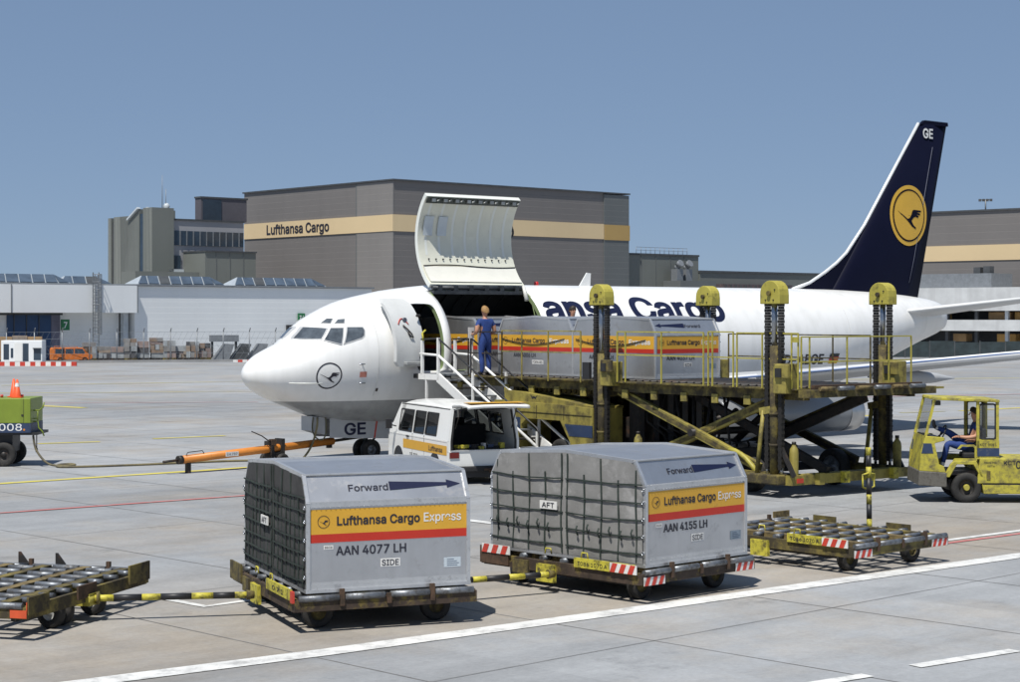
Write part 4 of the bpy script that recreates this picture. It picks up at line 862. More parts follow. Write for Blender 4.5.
# ================================================================== air cargo containers
CX, CY = 1.1175, 1.5875
PROF = [(-CY, 0.0), (-CY, 1.145), (-CY + 0.2, 1.5), (0, 1.575), (CY - 0.2, 1.5), (CY, 1.145), (CY, 0.0)]
def prof_z(y):
    for (a, b), (c, d) in zip(PROF, PROF[1:]):
        if a <= y <= c and c > a: return b + (d - b) * (y - a) / (c - a)
    return 1.145
def container(loc, rz, number, label, group, cloth=None, sides=(-1,), front=False, net=True, seed=1, dense=False):
    rnd = random.Random(seed)
    t = thing('air_cargo_container', loc, rz, label, 'container', group)
    b = MB(); b.prism([(y, max(z, 0.03)) for y, z in PROF], lambda u, v, d: (d, u, v), -CX + 0.03, CX); b.build('shell', ALU, t)
    MB().bb(-CX - 0.02, CX + 0.02, -CY - 0.025, CY + 0.025, 0.0, 0.045).build('base_pallet', ALUE, t)
    for x in (-CX + 0.012, CX - 0.012):                       # edge extrusions round both ends
        e = MB()
        for (p, q) in zip(PROF, PROF[1:]): e.bar((x, p[0], max(p[1], 0.04)), (x, q[0], max(q[1], 0.04)), 0.05, 0.05, up=(1, 0, 0))
        e.build('edge_extrusion', ALUE, t)
    for s in (-1, 1):
        MB().bar((-CX, s * (CY + 0.004), 1.14), (CX, s * (CY + 0.004), 1.14), 0.022, 0.075).bar((-CX, s * (CY - 0.2), 1.512), (CX, s * (CY - 0.2), 1.512), 0.05, 0.02).build('eave_rail', ALUE, t)
        MB().bb(-CX, CX, s * CY - 0.006, s * CY + 0.006, 0.04, 0.13).build('kick_strip', ALUE, t)
    rv = MB()
    for s in sides:
        for i in range(34):
            x = -CX + 0.05 + i * 0.065
            for z in (0.10, 1.10, 1.165): rv.cyl((x, s * (CY + 0.005), z), (x, s * (CY + (0.012 if z < 1 else 0.020)), z), 0.006, n=5)
    if rv.v: o = rv.build('rivets', ALUE, t); o['kind'] = 'stuff'
    def face(s):
        return (lambda u, v, o=0.004: (u * (1 if s < 0 else -1), s * (CY + o), v))
    def sheet(fn, u0, u1, v0, v1, name, mt, o):
        return MB().add([fn(u0, v0, o), fn(u1, v0, o), fn(u1, v1, o), fn(u0, v1, o)], [(0, 1, 2, 3)]).build(name, mt, t, fixn=False)
    W = 2 * CX
    for s in sides:
        f = face(s); U = lambda k: -CX + k * W
        sheet(f, U(.022), U(.985), 0.754, 1.075, 'amber_stripe', ORCH, 0.004); sheet(f, U(.022), U(.985), 0.645, 0.754, 'red_stripe', STRED, 0.004)
        lettering('Lufthansa Cargo', t, LDARK, lambda u, v: f(U(.435) + u, 0.865 + v, 0.008), 0.51 * W, 0.118, 0.022)
        lettering('Express', t, LWHITE, lambda u, v: f(U(.832) + u, 0.865 + v, 0.008), 0.235 * W, 0.118, 0.010)
        crane_emblem(t, LDARK, lambda u, v: f(U(.10) + u, 0.915 + v, 0.008), 0.082, ring=0.09)
        lettering('AAN %s LH' % number, t, LDARK, lambda u, v: f(U(.39) + u, 0.475 + v, 0.006), 0.43 * W, 0.118, 0.016)
        sheet(f, U(.445), U(.567), 0.295, 0.405, 'side_placard', WHTP, 0.005); lettering('SIDE', t, LDARK, lambda u, v: f(U(.506) + u, 0.312 + v, 0.008), 0.105 * W, 0.076, 0.012)
        sheet(f, U(.10), U(.158), 0.555, 0.610, 'small_sticker', WHTP, 0.005); lettering('8838', t, STEEL, lambda u, v: f(U(.129) + u, 0.568 + v, 0.008), 0.045 * W, 0.028, 0.004)
        sheet(f, U(.84), U(.948), 0.245, 0.375, 'data_plate', M('pale_data_plate', (0.50, 0.56, 0.60), 0.5, var=0.05) if number == '4077' else M('blue_grey_data_plate', (0.20, 0.25, 0.30), 0.5, var=0.15, vscale=8), 0.005)
        for i, w_ in enumerate((0.10, 0.14, 0.17, 0.15)): sheet(f, U(.86), U(.86) + w_, 0.350 - i * 0.026, 0.340 - i * 0.026 + 0.004, 'data_line', NAVY, 0.007)
        # slope: forward lettering and the long arrow
        nx, nz = 0.355 / 0.4075, 0.2 / 0.4075
        def slope(u, v, o=0.006): return (u * (1 if s < 0 else -1), s * (CY - 0.2 * v / 0.4075 + nx * o), 1.145 + 0.355 * v / 0.4075 + nz * o)
        fw = 1 if s < 0 else -1
        UU = lambda k: fw * (-CX + k * W)     # arrow always points to the forward end
        cu_ = (UU(.26) + UU(.51)) / 2
        lettering('Forward', t, LDARK, lambda u, v: slope(cu_ + u, 0.165 + v), 0.245 * W, 0.095, 0.013)
        ar = [(.515, 0.285), (.515, 0.160), (.875, 0.205), (.875, 0.165), (.962, 0.222), (.875, 0.285), (.875, 0.245)]
        a_ = MB(); a_.add([slope(UU(k), v) for k, v in ar], [(0, 1, 2, 6), (3, 4, 5), ]); a_.build('arrow', LBLUE, t, fixn=False)
    if front:
        f = lambda u, v, o=0.004: (CX + o, u, v)
        sheet(f, -CY + 0.03, CY - 0.03, 0.754, 1.075, 'amber_stripe', ORCH, 0.004); sheet(f, -CY + 0.03, CY - 0.03, 0.645, 0.754, 'red_stripe', STRED, 0.004)
        lettering('Lufthansa Cargo', t, LDARK, lambda u, v: f(-0.28 + u, 0.865 + v, 0.008), 1.42, 0.13, 0.024); lettering('Express', t, LWHITE, lambda u, v: f(1.02 + u, 0.865 + v, 0.008), 0.80, 0.13, 0.03)
        crane_emblem(t, LDARK, lambda u, v: f(-1.28 + u, 0.915 + v, 0.008), 0.10, ring=0.09)
        lettering('AAN %s LH' % number, t, LDARK, lambda u, v: f(-0.45 + u, 0.475 + v, 0.006), 0.95, 0.11, 0.012)
        sheet(f, -0.12, 0.36, 0.29, 0.40, 'forward_placard', WHTP, 0.005); lettering('FORWARD', t, LDARK, lambda u, v: f(0.12 + u, 0.31 + v, 0.008), 0.42, 0.07, 0.006)
        MB().tube([(CX + 0.02, -1.45 + 2.7 * i / 14, 0.98 - 0.16 * math.sin(math.pi * i / 14)) for i in range(15)], 0.012, 5).build('lashing_strap', BLKP, t)
    if net:
        # tarpaulin with sag and creases, inset in the frame
        rows = []; NY, NZ = 40, 18
        for j in range(NZ + 1):
            row = []
            for i in range(NY + 1):
                y = -CY + 0.03 + (2 * CY - 0.06) * i / NY; z = 0.05 + (prof_z(y) - 0.07) * j / NZ
                bulge = 0.006 * math.sin(3.1 * y + 1.3 * seed) * math.sin(5.0 * z + seed) + 0.004 * math.sin(11 * y + 4 * z + seed) + 0.010 * math.exp(-((z - 0.16) / 0.10) ** 2) * (0.5 + 0.5 * math.sin(9 * y + seed)) + rnd.uniform(-.003, .003)
                row.append((-CX - 0.018 - bulge, y, z))
            rows.append(row)
        MB().grid(rows, 0, True).build('tarpaulin', cloth, t)
        def strap(pts, w, name='strap'):
            m = MB(); rr = [[], []]
            for i, p in enumerate(pts):
                p = Vector(p); d = (Vector(pts[min(i + 1, len(pts) - 1)]) - Vector(pts[max(i - 1, 0)])).normalized(); n = Vector((1, 0, 0)).cross(d).normalized() * (w / 2)
                rr[0].append(p - n); rr[1].append(p + n)
            back = [[q + Vector((0.012, 0, 0)) for q in r] for r in rr]
            m.grid([rr[0], rr[1], back[1], back[0]], 0, False, False); m.build(name, NETG, t)
        xs = -CX - 0.033
        for h_ in (-1, 1):                                       # two curtains that meet at the centre
            for k in range(8 if dense else 5):
                y = h_ * (0.06 + k * (0.205 if dense else 0.345)); top = prof_z(min(abs(y), CY - 0.03) * h_) - 0.03 if k in (0, 2, 4) else prof_z(y) - 0.30
                strap([(xs - 0.008 * math.sin(i * 1.1 + k), y + 0.012 * math.sin(i * 0.9 + k + seed), 0.07 + (top - 0.07) * i / 7) for i in range(8)], 0.024)
            for k, z in enumerate((0.16, 0.34, 0.52, 0.70, 0.88, 1.06, 1.24) if dense else (0.20, 0.44, 0.68, 0.92, 1.18)):
                strap([(xs - 0.006, h_ * (0.03 + (CY - 0.06) * i / 8), z - (0.016 * math.sin(math.pi * i / 8) * (1 + 0.5 * math.sin(k * 2 + seed + h_))) - 0.012 * rnd.random()) for i in range(9)], 0.020)
            for k in range(0 if dense else 6): 
                y = h_ * (0.3 + 0.22 * k); z = 0.46 + 0.02 * math.sin(k * 3 + seed)
                MB().tube([(xs - 0.03, y, z + 0.06), (xs - 0.045, y + 0.012, z), (xs - 0.03, y - 0.01, z - 0.08)], 0.014, 5).build('strap_hook', NETG, t)
        for z in (0.2, 0.44, 0.68, 0.92, 1.1):
            for y in (-CY + 0.01, CY - 0.01):
                m = MB(); m.tube([(xs, y + 0.024 * math.cos(a), z + 0.024 * math.sin(a)) for a in [2 * math.pi * i / 10 for i in range(11)]], 0.008, 5); m.build('ring', CHROME, t)
        MB().bb(xs - 0.035, xs - 0.02, 0.12, 0.48, 0.70, 0.82).build('aft_placard', WHTP, t); lettering('AFT', t, LDARK, lambda u, v: (xs - 0.04, 0.30 - u, 0.725 + v), 0.26, 0.075, 0.01)
    return t
def cpos(near, rz):
    c, s = math.cos(rz), math.sin(rz); return Vector((near[0] + c * CX - s * CY, near[1] + s * CX + c * CY, 0))
R1, R2 = R(22.35), R(43.49)
P1, P2 = cpos((-2.617, 23.59), R1), cpos((1.916, 25.988), R2)
ZD = 0.508
container((P1.x, P1.y, ZD), R1, '4077', 'silver air cargo container with dark netted end, numbered 4077, on front left dolly', 'containers on dollies', CLOTHD, (-1,), seed=3, dense=True)
container((P2.x, P2.y, ZD), R2, '4155', 'silver air cargo container with pale netted end, numbered 4155, on front centre dolly', 'containers on dollies', CLOTHL, (-1,), seed=5)
# on the loader and in the hold: forward end faces the nose
DECK = 2.505
for (bc, ac_, lab, num, sd, net) in ((8.12, 7.25, 'outermost silver container on loader deck, its end with arrow facing right', '4037', (1,), True), (4.93, 7.27, 'silver container on loader deck nearest the cargo doorway, behind the standing worker', '4006', (1,), True), (0.85, 5.35 + 1.9, 'shadowed silver container just inside the cargo doorway', '4112', (1,), False)):
    p = AW(ac_, bc); container((p.x, p.y, DECK), TH + math.pi, num, lab, 'containers being loaded', CLOTHL, sd, True, net, seed=int(bc * 3))

# ================================================================== container dollies
DX, DY = 1.25, 1.675
roller_me = MB().cyl((-0.20, 0, 0), (0.20, 0, 0), 0.042, n=12).mesh('roller', ROLLER)
eroll_me = MB().cyl((-0.27, 0, 0), (0.27, 0, 0), 0.042, n=14).mesh('edge_roller', ROLLER)
def chevrons(parent, p0, p1, zc, hgt, nrm, n=5):
    """red and white warning plate between two points"""
    p0 = Vector(p0); p1 = Vector(p1); d = (p1 - p0); L_ = d.length; d.normalize(); nv = Vector(nrm)
    w = MB(); w.bar(p0 + nv * 0.006, p1 + nv * 0.006, 0.012, hgt); pl = w.build('warning_plate', WHTP, parent)
    for i in range(n):
        u0 = L_ * i / n; u1 = u0 + L_ / n * 0.55; sh = hgt * 0.45
        q = [p0 + d * max(0, min(L_, u0)) - Vector((0, 0, hgt / 2)), p0 + d * max(0, min(L_, u1)) - Vector((0, 0, hgt / 2)), p0 + d * min(L_, u1 + sh) + Vector((0, 0, hgt / 2)), p0 + d * min(L_, u0 + sh) + Vector((0, 0, hgt / 2))]
        MB().add([x + nv * 0.016 for x in q], [(0, 1, 2, 3)]).build('red_bar', REDP, pl, fixn=False)
def striped_bar(parent, p, q, r, name='drawbar', n=7, first=0):
    p = Vector(p); q = Vector(q); m = MB()
    cuts = [0, .12, .30, .42, .62, .76, .90, 1.0][:n + 1]
    for i in range(len(cuts) - 1): m.cyl(p + (q - p) * cuts[i], p + (q - p) * cuts[i + 1], r, n=12, mi=(i + first) % 2)
    return m.build(name, [YELP, BLKP], parent)
def dolly(center, rz, label, style, bar=None):
    t = thing('container_dolly', (center[0], center[1], 0), rz, label, 'dolly', 'container dollies in a train')
    f = MB()
    for s in (-1, 1):
        f.bar((-DX, s * (DY - 0.03), 0.36), (DX, s * (DY - 0.03), 0.36), 0.06, 0.15); f.bar((s * (DX - 0.03), -DY + 0.06, 0.36), (s * (DX - 0.03), DY - 0.06, 0.36), 0.06, 0.17)
    f.build('frame', DOLLYF if style in (1, 2) else YELD, t)
    for i, x in enumerate((-0.92, -0.32, 0.32, 0.92)): MB().bar((x, -DY + 0.08, 0.43), (x, DY - 0.08, 0.43), 0.15, 0.12).build('deck_beam', WOOD if i % 2 == 0 else YELD, t)
    for y in (-1.05, 0, 1.05): MB().bar((-DX + 0.06, y, 0.31), (DX - 0.06, y, 0.31), 0.10, 0.07).build('cross_member', YELD, t)
    lanes = (-0.62, 0.0, 0.62)
    for k, x in enumerate(lanes):
        for j in range(9):
            o = put('roller', roller_me, t, (x, -1.40 + j * 0.35 + (0.17 if k % 2 else 0), 0.462))
    for x in (-1.08, 1.08):
        for j in range(7): o = put('side_roller', roller_me, t, (x, -1.3 + j * 0.43, 0.462)); o.scale = (0.55, 1, 1)
    for x in (-0.93, -0.31, 0.31, 0.93):
        for y in (-DY + 0.01, DY - 0.01): put('edge_roller', eroll_me, t, (x, y, 0.45))
    for x in (-0.62, 0.02, 0.62):
        for y in (-DY, DY):
            MB().bb(x - 0.03, x + 0.03, y - 0.025, y + 0.025, 0.34, 0.56 if abs(x) > 0.1 else 0.47).build('stop_pin', RUSTM, t)
    # end plates
    if style == 0:
        for (y0, y1, z1) in ((-1.66, -1.15, 0.56), (-0.4, 0.1, 0.52), (1.05, 1.66, 0.60)): MB().bb(DX, DX + 0.03, y0, y1, 0.34, z1).build('end_plate', YELD if z1 > 0.55 else RUSTM, t)
        for y in (1.2, 0.6): MB().prism([(0, 0.5), (0.16, 0.5), (0.03, 0.66), (0, 0.66)], lambda u, v, d, y=y: (-0.2 + u - (y - 0.6), y * 0 + d + 1.62, v), 0, 0.03).build('stop_fin', STEEL, t)
        MB().bb(DX - 0.22, DX + 0.012, -DY - 0.012, -DY - 0.002, 0.30, 0.40).build('reflector', M('orange_red_reflector', (0.6, 0.09, 0.03), 0.4, var=0.2), t)
        MB().bb(DX + 0.002, DX + 0.012, -DY, -DY + 0.22, 0.36, 0.50).build('reflector', M('orange_red_reflector', (0.6, 0.09, 0.03)), t)
    else:
        x = -DX
        MB().bb(x - 0.03, x, 1.05, DY, 0.30, 0.56).build('end_plate', YELD if style == 1 else RUSTM, t)
        MB().bb(x - 0.03, x, -1.55, -0.35, 0.42, 0.56).build('number_plate', YELP, t)
        if style >= 2:
            chevrons(t, (x - 0.03, 1.62, 0.53), (x - 0.03, 1.0, 0.53), 0, 0.13, (-1, 0, 0), 3)
            chevrons(t, (x - 0.03, -1.08, 0.49), (x - 0.03, -1.60, 0.49), 0, 0.13, (-1, 0, 0), 3)
            chevrons(t, (-1.22, -DY - 0.0, 0.33), (-0.78, -DY - 0.0, 0.33), 0, 0.12, (0, -1, 0), 3); chevrons(t, (0.80, -DY, 0.35), (1.22, -DY, 0.35), 0, 0.12, (0, -1, 0), 3)
            lettering('T086 1070 A', t, LDARK, lambda u, v: (x - 0.034, -0.72 - u, 0.455 + v), 0.60, 0.055, 0.006)
        else:
            MB().bb(x - 0.034, x, -1.66, -1.56, 0.40, 0.55).build('reflector', REDP, t)
            lettering('0 7 1', t, LDARK, lambda u, v: (x - 0.034, -0.95 - u, 0.455 + v), 0.55, 0.06, 0.01)
        MB().bb(x - 0.05, x + 0.01, 0.05, 0.42, 0.14, 0.40).build('tow_plate', YELP, t)
        MB().bb(x - 0.03, x + 0.01, 0.62, 0.95, 0.22, 0.42).build('brake_box', YELD, t)
        for y in (-0.55, 0.2): MB().tube([(x - 0.01, y - 0.07, 0.56), (x - 0.01, y - 0.05, 0.64), (x - 0.01, y + 0.05, 0.64), (x - 0.01, y + 0.07, 0.56)], 0.012, 5).build('lashing_loop', YELP, t)
        for y0 in (-0.9, 0.7): MB().bb(DX, DX + 0.03, y0, y0 + 0.5, 0.34, 0.55).build('end_plate', YELD, t)
        for y0 in (-0.9, 0.75): 
            if style == 3: MB().bb(y0, y0 + 0.42, DY - 0.0, DY + 0.03, 0.36, 0.60).build('end_plate', WOOD, t)
    # running gear
    for sx in (-0.82, 0.82):
        MB().bar((sx, -1.25, 0.21), (sx, 1.25, 0.21), 0.07, 0.07).bar((sx, -0.3, 0.27), (sx, 0.3, 0.27), 0.4, 0.06).build('axle', STEEL, t)
        for sy in ((-0.62, -0.38, 0.50) if style == 0 else (-1.22, 1.22)): wheel(t, (sx * 1.22 if style == 0 else sx, sy, 0.205), (0, 1, 0) if style else (math.sin(0.25), math.cos(0.25), 0), 0.205, 0.15, 0.5, YELD if style else M('worn_wheel_white', (0.45, 0.45, 0.43), 0.6, var=0.3, vscale=8, dirt=(GRIME, 0.35, 9.0)))
    MB().bb(-0.55, 0.55, -0.12, 0.12, 0.24, 0.32).build('spine', STEEL, t)
    if bar:
        # drawbar from the leading (+x) end; bar gives its far end in local coordinates
        q = Vector(bar); p = Vector((DX + 0.05, 0.0, 0.31))
        MB().bb(DX - 0.35, DX + 0.05, -0.14, 0.14, 0.22, 0.38).cyl((DX + 0.02, -0.16, 0.31), (DX + 0.02, 0.16, 0.31), 0.05, n=10).build('hitch_block', YELB if style == 0 else YELD, t)
        striped_bar(t, p, q, 0.045, n=7, first=0)
        d = (q - p).normalized(); MB().cyl(q - d * 0.05, q + d * 0.06, 0.07, 0.05, n=12).build('coupling_head', YELD, t); m = MB(); m.cyl(p + d * 0.02, p + d * 0.06, 0.085, n=12); m.build('drawbar_flange', YELD, t)
    return t
def loc_of(center, rz, w):
    d = Vector((w[0] - center[0], w[1] - center[1])); c, s = math.cos(-rz), math.sin(-rz); return (d.x * c - d.y * s, d.x * s + d.y * c, w[2])
R0 = R(-15.5); c0 = (-6.05 - DX * math.cos(R0) - DY * math.sin(R0) * 1.0, 22.9 - DX * math.sin(R0) + DY * math.cos(R0))
e1 = (math.cos(R1), math.sin(R1)); e2 = (math.cos(R2), math.sin(R2))
c1 = (P1.x - e1[0] * 0.05, P1.y - e1[1] * 0.05); c2 = (P2.x - e2[0] * 0.02, P2.y - e2[1] * 0.02)
R3 = R(41.0); c3 = (5.39 + DX * math.cos(R3) - DY * math.sin(R3), 28.78 + DX * math.sin(R3) + DY * math.cos(R3))
tow = lambda c, e: (c[0] - e[0] * (DX + 0.16), c[1] - e[1] * (DX + 0.16), 0.29)
dolly(c0, R0, 'empty roller dolly cut off by the left picture edge', 0, loc_of(c0, R0, tow(c1, e1)))
dolly(c1, R1, 'rusty container dolly under container 4077, front left', 1, loc_of(c1, R1, tow(c2, e2)))
dolly(c2, R2, 'container dolly with red white warning plates under container 4155', 2, None)
d3 = dolly(c3, R3, 'empty roller dolly right of the loaded ones, its striped drawbar raised upright', 3, None)
# its drawbar stands upright
striped_bar(d3, (DX + 0.06, 0.0, 0.40), (DX + 0.16, 0.10, 1.80), 0.047, n=7, first=0)
MB().tube([(DX + 0.02, 0.05, 1.10), (DX - 0.06, 0.05, 1.12), (DX - 0.06, 0.05, 1.34), (DX + 0.1, 0.05, 1.36), (DX + 0.26, 0.05, 1.34), (DX + 0.26, 0.05, 1.12), (DX + 0.16, 0.05, 1.10)], 0.018, 6).build('drawbar_handle', YELP, d3)
MB().bb(DX - 0.3, DX + 0.12, -0.14, 0.14, 0.24, 0.42).build('hitch_block', YELD, d3)
# ================================================================== main deck loader
LA0, LB0 = 7.25, 8.6
lw = AW(LA0, LB0)
ldr = thing('cargo_loader', (lw.x, lw.y, 0), TH, 'large grimy yellow scissor lift cargo loader with four chain masts beside the jet', 'cargo loader')
def l(a, b, z): return (a - LA0, -(b - LB0), z)
def lbox(a0, a1, b0, b1, z0, z1, name, mt, parent=None, bevel=0.0):
    p, q = l(a0, b0, z0), l(a1, b1, z1); return MB().bb(min(p[0], q[0]), max(p[0], q[0]), min(p[1], q[1]), max(p[1], q[1]), z0, z1).build(name, mt, parent or ldr, bevel=bevel)
def lbar(p, q, w, h, name, mt, parent=None): return MB().bar(l(*p), l(*q), w, h).build(name, mt, parent or ldr)
AN, AF = 5.30, 9.20
# base frame
for a in (AN + 0.1, AF - 0.1): lbar((a, 4.0, 0.42), (a, 14.9, 0.42), 0.20, 0.24, 'base_beam', YELD)
lbar((AN, 14.95, 0.40), (AF + 0.1, 14.95, 0.40), 0.30, 0.22, 'end_beam', YEL)
for i in range(4): lbox(AN + 0.75 + i * 0.85, AN + 0.92 + i * 0.85, 15.10, 15.24, 0.28, 0.54, 'gusset', YELP if i else YEL)
lbox(AN + 0.14, AN + 0.34, 15.11, 15.13, 0.34, 0.44, 'tail_lamp', REDP)
lbar((AN, 12.3, 0.40), (AF, 12.3, 0.40), 0.2, 0.2, 'cross_beam', STEEL); lbar((AN, 9.3, 0.40), (AF, 9.3, 0.40), 0.2, 0.2, 'cross_beam', STEEL)
lbox(AN - 0.25, AN + 0.05, 11.6, 14.9, 0.30, 0.52, 'outrigger_beam', YELD, bevel=0.03)
# masts: yellow column, rod, two leaf chains over a sheave in a rounded cap
MASTS = [(AN - 0.02, 8.66), (AF, 8.45), (AN - 0.02, 14.58), (AF, 14.40)]
for i, (a, b) in enumerate(MASTS):
    col_top = (3.15, 3.05, 3.42, 3.40)[i]
    m = MB(); m.cyl(l(a, b, 0.30), l(a, b, col_top), 0.105, n=14); m.cyl(l(a, b, 1.15), l(a, b, 1.21), 0.125, n=14).cyl(l(a, b, 1.85), l(a, b, 1.91), 0.122, n=14)
    mast = m.build('mast', YELD, ldr)
    MB().cyl(l(a, b, col_top), l(a, b, 4.55), 0.072, n=12).build('rod', CHROME, mast)
    for db in (-0.205, 0.205):
        ch = MB(); bt = 0.62 if b > 12 else 0.75
        n = 64
        for k in range(n):
            z0 = bt + (4.62 - bt) * k / n; z1 = bt + (4.62 - bt) * (k + 1) / n; wd = 0.125 if k % 2 else 0.10
            p = l(a, b + db, (z0 + z1) / 2); ch.box(p, (0.10, wd, (z1 - z0) * 0.96))
        ch.build('leaf_chain', CHAIN, mast)
    # cap: rounded housing
    poly = [(-0.30, 0)] + [(-0.30, 0.20)] + [(0.30 * math.cos(R(t)), 0.23 + 0.30 * math.sin(R(t))) for t in range(170, 5, -15)] + [(0.30, 0.20), (0.30, 0)]
    cp = MB(); cp.prism(poly, lambda u, v, d: l(a + d, b + u, 4.36 + v), -0.16, 0.16); cap = cp.build('sheave_cap', YELB, mast, bevel=0.015)
    p = l(a - 0.17, b, 4.60); MB().cyl(p, (p[0] - 0.05, p[1], p[2]), 0.055, n=12).build('sheave_pin', YELD, cap)
    for (du, dv) in ((-0.12, 0.09), (0.12, 0.09), (0.16, 0.32)): q = l(a - 0.16, b + du, 4.36 + dv); MB().cyl(q, (q[0] - 0.02, q[1], q[2]), 0.018, n=6).build('bolt', STEEL, cap)
    # carriage that couples the deck to the mast
    lbox(a - 0.20, a + 0.25, b + 0.16 if b < 12 else b + 0.14, b + 0.52, 2.35, 3.02 if b > 12 else 2.95, 'carriage', YEL, mast, bevel=0.02)
    lbox(a - 0.24, a - 0.16, b + 0.22, b + 0.62, 2.70, 3.0, 'carriage_box', YELD if b < 12 else YEL, mast, bevel=0.015)
    lbox(a - 0.27, a - 0.235, b + 0.26, b + 0.44, 2.72, 2.92, 'rubber_pad', BLK, mast)
    if b > 12:
        MB().cyl(l(a - 0.05, b - 0.50, 0.5), l(a - 0.02, b - 0.32, 1.95), 0.05, n=8).build('brace_strut', YEL, mast)
        MB().bar(l(a, b - 0.42, 1.92), l(a, b - 0.05, 1.98), 0.12, 0.16).build('strut_bracket', YEL, mast)
        MB().cyl(l(a, b + 0.22, 0.5), l(a, b + 0.22, 0.72), 0.04, n=8).cyl(l(a, b - 0.22, 0.5), l(a, b - 0.22, 0.72), 0.04, n=8).build('chain_anchor', CHROME, mast)
        MB().bar(l(a, b + 0.6, 0.5), l(a, b + 0.1, 1.3), 0.06, 0.10).build('foot_brace', STEEL, mast)
# scissor arms
def arm(a, b0, z0, b1, z1, mt, name='scissor_arm'):
    o = MB().bar(l(a, b0, z0), l(a, b1, z1), 0.12, 0.21, up=(0, 0, 1)).build(name, mt, ldr, bevel=0.012)
    d = Vector(l(a, b1, z1)) - Vector(l(a, b0, z0)); n = Vector((-1, 0, 0))
    MB().bar(Vector(l(a, b0, z0)) + n * 0.062, Vector(l(a, b1, z1)) + n * 0.062, 0.015, 0.10).build('arm_recess', YELD if mt is YEL else STEEL, o)
    return o
arm(AN + 0.28, 9.0, 2.22, 13.85, 0.60, YEL); arm(AN + 0.48, 9.6, 0.52, 14.2, 2.20, YEL)
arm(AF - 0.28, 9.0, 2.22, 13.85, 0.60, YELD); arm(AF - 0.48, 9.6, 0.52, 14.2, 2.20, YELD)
arm(AN + 1.3, 10.5, 2.2, 15.0, 0.55, STEEL); arm(AF - 1.3, 10.6, 0.52, 15.0, 2.2, STEEL)
MB().cyl(l(AN + 0.1, 11.72, 1.31), l(AF - 0.1, 11.72, 1.31), 0.09, n=12).build('scissor_pivot', STEEL, ldr)
MB().tube([l(AN + 0.14, 13.0 + 0.9 * t, 0.98 - 0.5 * t * t) for t in (0, .2, .4, .6, .8, 1)], 0.06, 8).build('arm_guard', YELB, ldr)
MB().cyl(l(6.6, 10.2, 0.55), l(6.7, 12.0, 1.8), 0.09, n=10).cyl(l(7.9, 10.2, 0.55), l(7.8, 12.0, 1.8), 0.09, n=10).build('lift_cylinder', STEEL, ldr)
# yellow pressure bottles on the base
for (a, b) in ((AN + 0.22, 14.95), (AF - 0.10, 14.92), (AN + 0.0, 10.0)):
    o = MB(); o.lathe([(0, 0.10), (0.5, 0.105), (0.60, 0.09), (0.66, 0.05), (0.72, 0.04)], l(a, b, 0.50), (0, 0, 1), 16); bt = o.build('pressure_bottle', YEL, ldr)
    MB().cyl(l(a, b, 1.20), l(a, b, 1.26), 0.05, n=10).build('valve', STEEL, bt)
# power unit / chassis body with wheel arch on the nose side
body = MB(); outline = [(4.40, 0.48), (5.55, 0.48), (5.55, 1.24), (5.78, 1.40), (7.15, 1.40), (7.55, 0.86), (7.62, 0.48), (8.42, 0.48), (8.42, 1.76), (7.4, 1.80), (6.0, 1.83), (4.40, 1.84)]
body.prism(outline, lambda u, v, d: l(d, u, v), AN - 0.12, AN + 0.9); pw = body.build('power_unit', YEL, ldr)
hood = MB(); hood.prism([(4.75, 1.82), (8.35, 1.74), (8.35, 1.80), (6.6, 1.98), (5.6, 2.08), (4.75, 2.11)], lambda u, v, d: l(d, u, v), AN - 0.05, AN + 1.0); hood.build('bonnet', YEL, pw)
for b in (5.0, 6.2, 7.3): lbar((AN - 0.125, b, 0.5 if b < 5.6 else 1.42), (AN - 0.125, b, 1.76), 0.012, 0.012, 'panel_gap', STEEL, pw)
lbar((AN - 0.128, 4.45, 1.58), (AN - 0.128, 8.40, 1.56), 0.012, 0.012, 'panel_gap', STEEL, pw)
MB().prism([(4.45, 1.10), (5.52, 1.10), (5.52, 1.42), (4.45, 1.42)], lambda u, v, d: l(d, u, v), AN - 0.128, AN - 0.10).build('navy_stripe', NAVY, pw)
MB().prism([(7.52, 1.02), (8.42, 1.02), (8.42, 1.32), (7.34, 1.32)], lambda u, v, d: l(d, u, v), AN - 0.128, AN - 0.10).build('navy_stripe', NAVY, pw)
lettering('0380', pw, LWHITE, lambda u, v: l(AN - 0.135, 4.98 + u, 1.14 + v), 0.85, 0.24, 0.02)
def bird(b, z, k): 
    m = MB(); m.add([l(AN - 0.135 if z < 1.8 else AN - 0.055, b + u * k, z + v * k) for u, v in ((-1, .5), (-.35, .1), (0, .3), (.35, .1), (1, .5), (.4, -.25), (0, -.05), (-.4, -.25))], [(0, 1, 7), (1, 2, 6, 7), (2, 3, 5, 6), (3, 4, 5)]); m.build('winged_mark', LDARK, pw, fixn=False)
bird(6.0, 1.95, 0.16); bird(5.0, 0.86, 0.16)
wheel(ldr, l(AN + 0.18, 6.95, 0.46), (1, 0, 0), 0.46, 0.30, 0.55, YEL); wheel(ldr, l(AF - 0.18, 6.95, 0.46), (1, 0, 0), 0.46, 0.30, 0.55, YEL)
wheel(ldr, l(AF - 0.5, 13.3, 0.44), (1, 0, 0), 0.44, 0.30, 0.62, ROLLER); wheel(ldr, l(AN + 0.6, 13.3, 0.40), (1, 0, 0), 0.40, 0.26, 0.55, STEEL)
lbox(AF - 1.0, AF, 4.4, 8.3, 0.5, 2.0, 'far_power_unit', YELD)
lbox(6.4, 8.2, 4.2, 8.9, 0.45, 1.5, 'engine', STEEL); lbox(6.3, 8.3, 9.6, 12.5, 0.42, 0.95, 'filler_tank', STEEL, bevel=0.03)  # dark filler blocks, added to deepen the shadow under the deck
